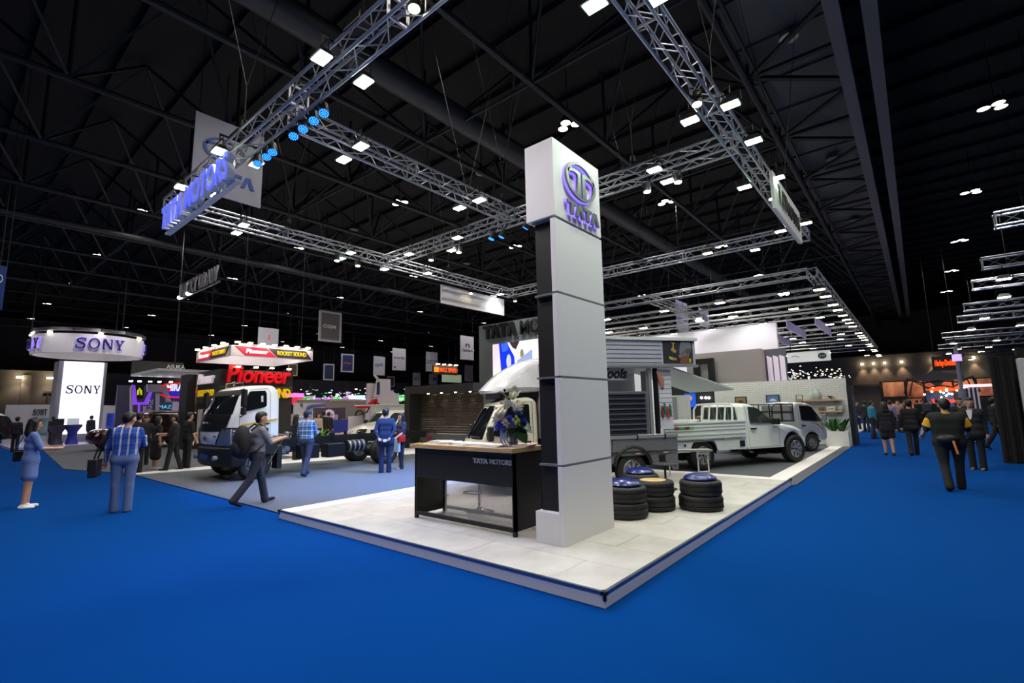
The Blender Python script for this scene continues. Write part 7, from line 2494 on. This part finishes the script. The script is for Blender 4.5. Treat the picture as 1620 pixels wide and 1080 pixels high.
    mats_ = [mat('skin' if c is None else 'cloth_%02x%02x%02x' % tuple(c), (196, 148, 120) if c is None else c, .85) if not isinstance(c, bpy.types.Material) else c for c in cols]
    me = sdf_mesh('body', pr, mats_, h)
    ob = bpy.data.objects.new('body', me)
    COL.objects.link(ob)
    ob.parent = T
    # hair
    if hair:
        hp_ = []

        def ah(a, b, ra, rb, k=.02):
            hp_.append((hd(a) * S, hd(b) * S, ra * S, rb * S, 0, k * S))
        ah((-.02, 0, .115), (.008, 0, .128), .092, .082)
        ah((-.045, -.02, .075), (-.045, .02, .075), .066, .066)
        ah((-.05, -.015, .045), (-.052, .015, .02), .055, .045)
        if hair == 'long':
            ah((-.06, -.03, .05), (-.075, -.045, -.10), .062, .058)
            ah((-.06, .03, .05), (-.075, .045, -.10), .062, .058)
            ah((-.05, -.05, -.08), (-.07, -.045, -.20), .05, .028)
            ah((-.05, .05, -.08), (-.07, .045, -.20), .05, .028)
            for s in (-1, 1):
                ah((.01, s * .075, .10), (.0, s * .088, -.06), .028, .03)
        elif hair == 'bob':
            for s in (-1, 1):
                ah((-.02, s * .06, .09), (-.02, s * .085, -.04), .045, .04)
                ah((-.06, s * .03, .05), (-.07, s * .05, -.07), .06, .045)
        me = sdf_mesh('hair', hp_, [HAIR], h)
        ho = bpy.data.objects.new('hair', me)
        COL.objects.link(ho)
        ho.parent = T
    if cap:
        cp = MB().lathe([(r_ * S, z_ * S) for r_, z_ in ((.104, .0), (.106, .03), (.095, .07), (.06, .095), (0, .105))], n=20)
        cp.prism([(.08, -.07), (.13, -.065), (.175, -.03), (.18, 0), (.175, .03), (.13, .065), (.08, .07)], (0, 0, 0), Vector((S, 0, 0)), Vector((0, S, 0)), (0, 0, .012))
        co = cp.build('cap', mat('cap_%d' % cap[0], cap, .8), T, smooth=True)
        co.matrix_local = Matrix.Translation(hd((-.008, 0, .09)) * S) @ Rh.to_4x4()
    # eyes and mouth
    if h < .02:
        for s in (-1, 1):
            MB().ell(hd((.080, s * .032, .072)) * S, (.010 * S, .013 * S, .008 * S), 8, 6).build('eye', EYEM, ob)
        MB().ell(hd((.088, 0, -.006)) * S, (.010 * S, .022 * S, .006 * S), 8, 6).build('mouth', LIP, ob)
    return T, hands, S, up, hd


def strap(T, pts, m_, w_=.014, name='strap'):
    return MB().tube(pts, w_, 6).build(name, m_, T)


def held(T, local, name, label, cat, parts, rz=0.):
    "a carried thing, top-level, placed in the person's frame"
    Mw = Matrix.Translation(T.location) @ Matrix.Rotation(T.rotation_euler[2], 4, 'Z')
    t = thing(name, label, cat, Mw @ Vector(local), T.rotation_euler[2] + rz)
    for nm, mb, m_ in parts:
        mb.build(nm, m_, t, smooth=True, bevel=.014 if len(mb.v) == 8 else 0)
    return t


DENIM = mat('denim_jeans', (92, 112, 156), .9, noise=.25, nscale=30)
NAVY = mat('suit_navy', (22, 38, 76), .85)
BLK = (20, 20, 22)
PLAID1 = plaid_mat('plaid_blue', (38, 86, 184), (24, 56, 130), (206, 202, 206), 17, False)
PLAID2 = plaid_mat('plaid_pale_blue', (96, 130, 176), (44, 66, 110), (176, 196, 216), 17)

# woman in a pale blue shirt dress, in profile
T, hn, S, up, hd = person(40, 803, 78, 1.63, 'woman in pale blue shirt dress with black shoulder bag looking at her phone', [SKIN, (104, 128, 186), (104, 128, 186), (238, 238, 240)], legs=((.06, .05), (-.05, .05)), arms=((.35, .12, 1.1, .2), (.35, .12, 1.15, .25)), hair='long', sleeve=.75, skirt=(.60, 1), head=(-.1, .06), lean=-.02, build=.95)
a, b = hn[0][1], hn[1][1]
c_ = (a + b) / 2
held(T, c_ + Vector((.04, 0, .03)), 'phone', 'dark phone with pale cover held by the woman in the blue dress', 'phone', (('case', MB().box((0, 0, 0), (.15, .075, .012)), BLACK), ('screen', MB().box((0, 0, .007), (.14, .068, .002)), mat('phone_screen', (120, 130, 150), .2))))
t = held(T, (-.05, .27, .93), 'shoulder_bag', 'black quilted shoulder bag on a chain strap at the hip of the woman', 'bag', (('body', MB().box((0, 0, 0), (.28, .09, .19)), BLACK), ('flap', MB().box((0, .052, .05), (.26, .012, .12)), mat('bag_leather', (26, 24, 26), .4))))
MB().tube([(-.12, 0, .14), (-.04, -.06, .36), (.03, -.14, .50), (.06, -.09, .40), (.12, 0, .14)], .009, 6).build('chain_strap', CHROME, t)

# man in a blue striped plaid shirt, seen from behind
T, hn, S, up, hd = person(190, 810, 12, 1.70, 'man in blue striped plaid shirt and jeans seen from behind', [SKIN, PLAID1, DENIM, (26, 26, 30)], legs=((.05, .03), (-.03, .02)), arms=((.1, .25, .3), (.5, .2, 1.5, .3)), head=(-.5, .3), build=1.12, lean=.02)
t = held(T, (-.08, .38, .78), 'satchel', 'black cloth satchel hanging at the hip of the man in the plaid shirt', 'bag', (('body', MB().box((0, 0, 0), (.30, .12, .30)), BLACK), ('flap', MB().box((-.0, .064, .06), (.30, .014, .18)), MATS['bag_leather'])))
MB().tube([(.1, 0, .15), (.06, -.08, .4), (.04, -.16, .66), (-.06, -.17, .66), (-.1, -.06, .4), (-.1, 0, .15)], .014, 6).build('strap', BLACK, t)

# man with backpack and camera walking to the right
T, hn, S, up, hd = person(402, 799, 72, 1.66, 'walking man with large black backpack and a camera in his hands', [SKIN, (120, 118, 128), (44, 48, 62), (22, 22, 24)], legs=((.32, .12), (-.30, .35)), arms=((.6, .1, 1.25, .3), (.6, .12, 1.3, .35)), sleeve=.55, head=(-.15, 0), lean=.06, build=1.05)
bpk = thing('backpack', 'big black backpack worn by the walking man', 'backpack', T.location, T.rotation_euler[2])
MB().ell((-.262, 0, 1.14), (.15, .20, .30), 18, 12).build('body', mat('pack_black', (24, 24, 28), .8), bpk, smooth=True)
MB().ell((-.335, 0, 1.04), (.11, .15, .17), 16, 10).build('front_pocket', mat('pack_charcoal', (34, 34, 38), .8), bpk, smooth=True)
MB().ell((-.43, 0, 1.10), (.006, .022, .022), 10, 6).build('round_badge', mat('badge_pale', (150, 150, 156), .5), bpk)
for s in (-1, 1):
    MB().tube([(-.16, s * .12, 1.34), (-.02, s * .13, 1.45), (.12, s * .13, 1.36), (.13, s * .14, 1.15), (-.06, s * .18, .98), (-.18, s * .14, .96)], .020, 6).build('shoulder_strap', mat('pack_black'), bpk)
a, b = hn[0][1], hn[1][1]
t = held(T, (a + b) / 2 + Vector((.07, 0, .06)), 'camera', 'small silver camera held up by the man with the backpack', 'camera', (('body', MB().box((0, 0, 0), (.05, .13, .08)), mat('camera_silver', (170, 170, 176), .3, .5)), ('lens', MB().cyl((.02, 0, 0), (.08, 0, 0), .03, n=12), BLACK)))
strap(T, [up((.10, -.1, 1.30)) * S, (a + b) / 2 + Vector((.02, -.02, .0)), Vector((.18, -.08, .72))], mat('green_lanyard', (110, 130, 70), .7), .007, 'lanyard')

# man in cap and pale blue plaid shirt, arms behind
T, hn, S, up, hd = person(483, 753, 28, 1.68, 'man in dark cap and pale blue plaid shirt walking past the chassis', [SKIN, PLAID2, (46, 52, 76), (22, 22, 24)], legs=((.24, .05), (-.22, .3)), arms=((.1, .2, .5), (.25, .2, 1.4, .4)), cap=(26, 40, 76), hair='short', build=1.08, head=(-.6, 0))
# man in navy suit, hands behind the back
T, hn, S, up, hd = person(609, 748, 8, 1.70, 'man in navy suit with hands clasped behind his back', [SKIN, NAVY, NAVY, (18, 18, 20)], legs=((.0, 0), (.02, 0)), arms=((-.35, .25, -.35, -.9), (-.35, .25, -.35, -.9)), build=1.12, coat=.02, head=(-.3, 0))
held(T, (-.24, -.02, .86), 'paper_note', 'folded white paper held behind the back of the man in navy', 'paper', (('sheet', MB().box((0, 0, 0), (.02, .1, .07)), PAPER),))
# woman with red handbag
T, hn, S, up, hd = person(634, 742, 236, 1.56, 'woman in dark navy dress with red handbag facing the man in navy', [SKIN, (36, 44, 74), (26, 28, 44), (150, 120, 100)], legs=((.05, 0), (-.08, .05)), arms=((.3, .1, .7, .2), (.2, .1, 1.2, .4)), hair='long', sleeve=.6, build=.9)
a = hn[0][1]
t = held(T, (.1, .16, .86), 'handbag', 'red leather handbag carried by the woman in dark navy', 'bag', (('body', MB().box((0, 0, 0), (.22, .10, .18)), mat('red_leather', (190, 26, 24), .4)), ('gold_clasp', MB().box((0, .055, .03), (.04, .012, .03)), mat('gold', (200, 160, 60), .3, .8))))
MB().tube([(-.07, 0, .09), (-.05, 0, .22), (.05, 0, .22), (.07, 0, .09)], .010, 6).build('handle', mat('red_leather'), t)
held(T, (.16, .05, .66), 'shopping_bag', 'pale blue paper bag hanging beside the red handbag', 'bag', (('body', MB().box((0, 0, 0), (.08, .22, .34)), mat('pale_blue_paper', (176, 196, 216), .6)), ('cords', MB().tube([(0, -.05, .17), (0, -.04, .28), (0, .04, .28), (0, .05, .17)], .005, 5), PAPER)))

# the group in black by the maroon car
person(214, 749, 330, 1.72, 'man in black suit at the edge of the group by the maroon car', [SKIN, BLK, BLK, (16, 16, 18)], coat=.02, head=(-.9, 0), arms=((0, .12, .1), (.1, .12, .2)), build=1.1)
person(244, 742, 70, 1.60, 'woman in black dress with dark bob in the group in black', [SKIN, (24, 24, 26), (24, 24, 26), (210, 200, 190)], hair='bob', sleeve=.5, skirt=(.42, 1), arms=((.5, .1, .9, .3), (0, .15, .15)), build=1.1)
person(272, 744, 285, 1.64, 'man in black polo with green lanyard talking in the group in black', [SKIN, (26, 26, 30), BLK, (16, 16, 18)], sleeve=.5, arms=((.4, .12, 1.2, .3), (.3, .12, 1.1, .3)), legs=((.2, .05), (-.2, .1)), build=1.05)
person(294, 741, 60, 1.70, 'man in black shirt with yellow back stripe beside the white truck', [SKIN, (22, 24, 24), BLK, (180, 40, 40)], sleeve=.5, arms=((.3, .12, 1.0, .3), (.1, .12, .3)))
person(226, 736, 200, 1.62, 'person in black behind the man in the black suit', [SKIN, (30, 28, 32), BLK, (40, 36, 36)], sleeve=.5, head=(.4, .1))
# crouching / standing people beyond the chassis
person(466, 728, 70, 1.55, 'woman in black with long hair holding a phone to her ear beyond the chassis', [SKIN, (28, 26, 28), (28, 26, 28), (30, 28, 28)], hair='long', arms=((.8, .3, 2.1, .2), (0, .1, .3)), h=.014)
person(0, 0, 150, 1.6, 'woman in pale cardigan in front of the blue shop counter', [SKIN, (196, 176, 166), (40, 36, 40), (30, 30, 30)], at=AD(502, 701, 24.5), hair='bob', h=.018)
person(0, 0, 10, 1.66, 'dark figure standing at the blue shop counter', [SKIN, (30, 30, 34), (30, 30, 34), (20, 20, 20)], at=AD(511, 699, 25.5), h=.018)
person(0, 0, 30, 1.62, 'second dark figure near the blue shop counter end', [SKIN, (38, 34, 40), (30, 30, 34), (20, 20, 20)], at=AD(519, 698, 26.5), h=.018)

# people in the aisle
person(1408, 720, 350, 1.60, 'woman with long dark hair and black skirt walking down the aisle', [SKIN, (20, 20, 22), (20, 20, 22), (14, 14, 14)], hair='long', legs=((.1, .05), (-.08, .1)), arms=((.1, .15, .15), (-.1, .15, .15)), skirt=(.62, 1), coat=.015)
T, hn, S, up, hd = person(1447, 720, 355, 1.66, 'man in black suit carrying a white folder down the aisle', [SKIN, BLK, (24, 26, 32), (18, 18, 18)], legs=((-.2, .15), (.22, .03)), arms=((0, .15, .1), (.15, .15, .25)), coat=.02)
a = hn[1][1]
held(T, a + Vector((.03, -.02, -.08)), 'folder', 'white folder in the hand of the man in the black suit', 'folder', (('cover', MB().box((0, 0, 0), (.26, .03, .2)), PAPER), ('picture', MB().box((0, -.017, 0), (.18, .004, .13)), mat('folder_grey', (90, 90, 96), .6))))
T, hn, S, up, hd = person(1512, 775, 350, 1.66, 'heavy man in black vest over yellow polo shirt walking away', [SKIN, (24, 25, 24), (26, 27, 30), (30, 28, 30)], legs=((-.12, .35), (.22, .03)), arms=((.25, .35, .9, .1), (.25, .35, .9, .1)), sleeve=.01, build=1.38, head=(.1, .1))
for s, hnd in ((1, 0), (-1, 1)):
    sh_ = up((-.01, s * .175 * 1.19, 1.375)) * S
    d1 = rot(rot((0, 0, -1), 'X', s * .35), 'Y', -.25)
    MB().tube([sh_ + Vector((0, -s * .03, .02)), sh_ + d1 * .08, sh_ + d1 * .2], [.05, .085, .092], 14).build('yellow_sleeve', mat('polo_yellow', (214, 158, 24), .85), T, smooth=True)
MB().tube([up((0, .075 * cos(a_), 1.43 + .0)) * S + Vector((.075 * sin(a_), 0, 0)) for a_ in [k * pi / 8 for k in range(16)]], .016, 6, closed=True).build('yellow_collar', mat('polo_yellow'), T, smooth=True)
held(T, (-.20, .05, .93), 'waist_pack', 'black waist pack at the back of the man in the yellow polo', 'bag', (('body', MB().ell((0, 0, 0), (.09, .17, .09), 14, 10), BLACK), ('orange_tag', MB().bar((-.08, -.06, -.02), (-.09, -.1, -.26), .035, .01), mat('orange_tag', (236, 130, 60), .6))))
T, hn, S, up, hd = person(1549, 743, 192, 1.68, 'man in black suit and white open shirt coming up the aisle', [SKIN, BLK, (22, 22, 26), (120, 104, 92)], legs=((.04, 0), (-.04, 0)), arms=((0, .14, .15), (.05, .14, .2)), coat=.02, build=1.1, head=(.2, 0))
MB().prism([(-.055, 1.42), (.055, 1.42), (.03, 1.25), (0, 1.17), (-.03, 1.25)], (0, 0, 0), (0, 1, 0), (0, 0, 1), (.012, 0, 0)).build('white_shirt_front', TWH, T).location = (.112, 0, -.02)
person(1582, 712, 60, 1.68, 'dark clothed person striding beside the black drape wall', [SKIN, BLK, BLK, (24, 22, 22)], legs=((.4, .1), (-.4, .2)), arms=((.3, .15, .4), (-.2, .15, .3)))
person(0, 0, 175, 1.7, 'dark figure standing behind the man in the white open shirt', [SKIN, (24, 24, 26), (20, 20, 22), (18, 18, 18)], at=AD(1526, 700, 21.), h=.016)
far = [(1384, 694, (30, 120, 150), 60, 'person in turquoise shirt by the bright white floor', 'turq'), (1372, 683, (26, 28, 40), 0, 'dark suited person on the bright white floor', 'a'), (1359, 680, (40, 40, 60), 90, 'slim dark person at the inner edge of the white floor', 'b'), (1414, 690, (120, 110, 150), 30, 'person in lilac top far down the aisle', 'c'), (1426, 684, (150, 120, 110), 190, 'person in pale top far down the aisle', 'd'), (1470, 671, (60, 60, 76), 10, 'grey clothed person far down the aisle', 'e'), (1477, 670, (30, 30, 40), 180, 'dark person in the crowd at the aisle end', 'f'), (1486, 672, (24, 24, 28), 20, 'person in black in the crowd before the orange stand', 'g'), (1440, 672, (60, 30, 30), 160, 'maroon clothed person in the crowd before the orange stand', 'h'), (1455, 670, (24, 30, 30), 40, 'dark green clothed person in the crowd before the orange stand', 'i'), (1500, 676, (30, 26, 40), 200, 'dark violet clothed person before the orange stand', 'j'), (1433, 670, (110, 100, 90), 80, 'beige clothed person before the orange stand', 'k'), (1463, 669, (40, 44, 60), 120, 'slate clothed person before the orange stand', 'l')]
for px, py, c, f, lb, key in far:
    person(px, py, f, 1.66, lb, [SKIN, c, (30, 32, 42), (20, 20, 22)], h=.026, legs=((.12, .05), (-.12, .1)))
for px, py, X, lb in ((25, 699, -34., 'dark person standing beside the black car'), (82, 672, -38.8, 'person at the counter before the lit tower'), (142, 671, -38.8, 'navy clothed person at the counter right of the lit tower')):
    q = AX(px, 690, X)
    person(0, 0, 30, 1.68, lb, [SKIN, (30, 30, 44), (26, 26, 34), (20, 20, 22)], at=Vector((q.x, q.y, 0)), h=.026)
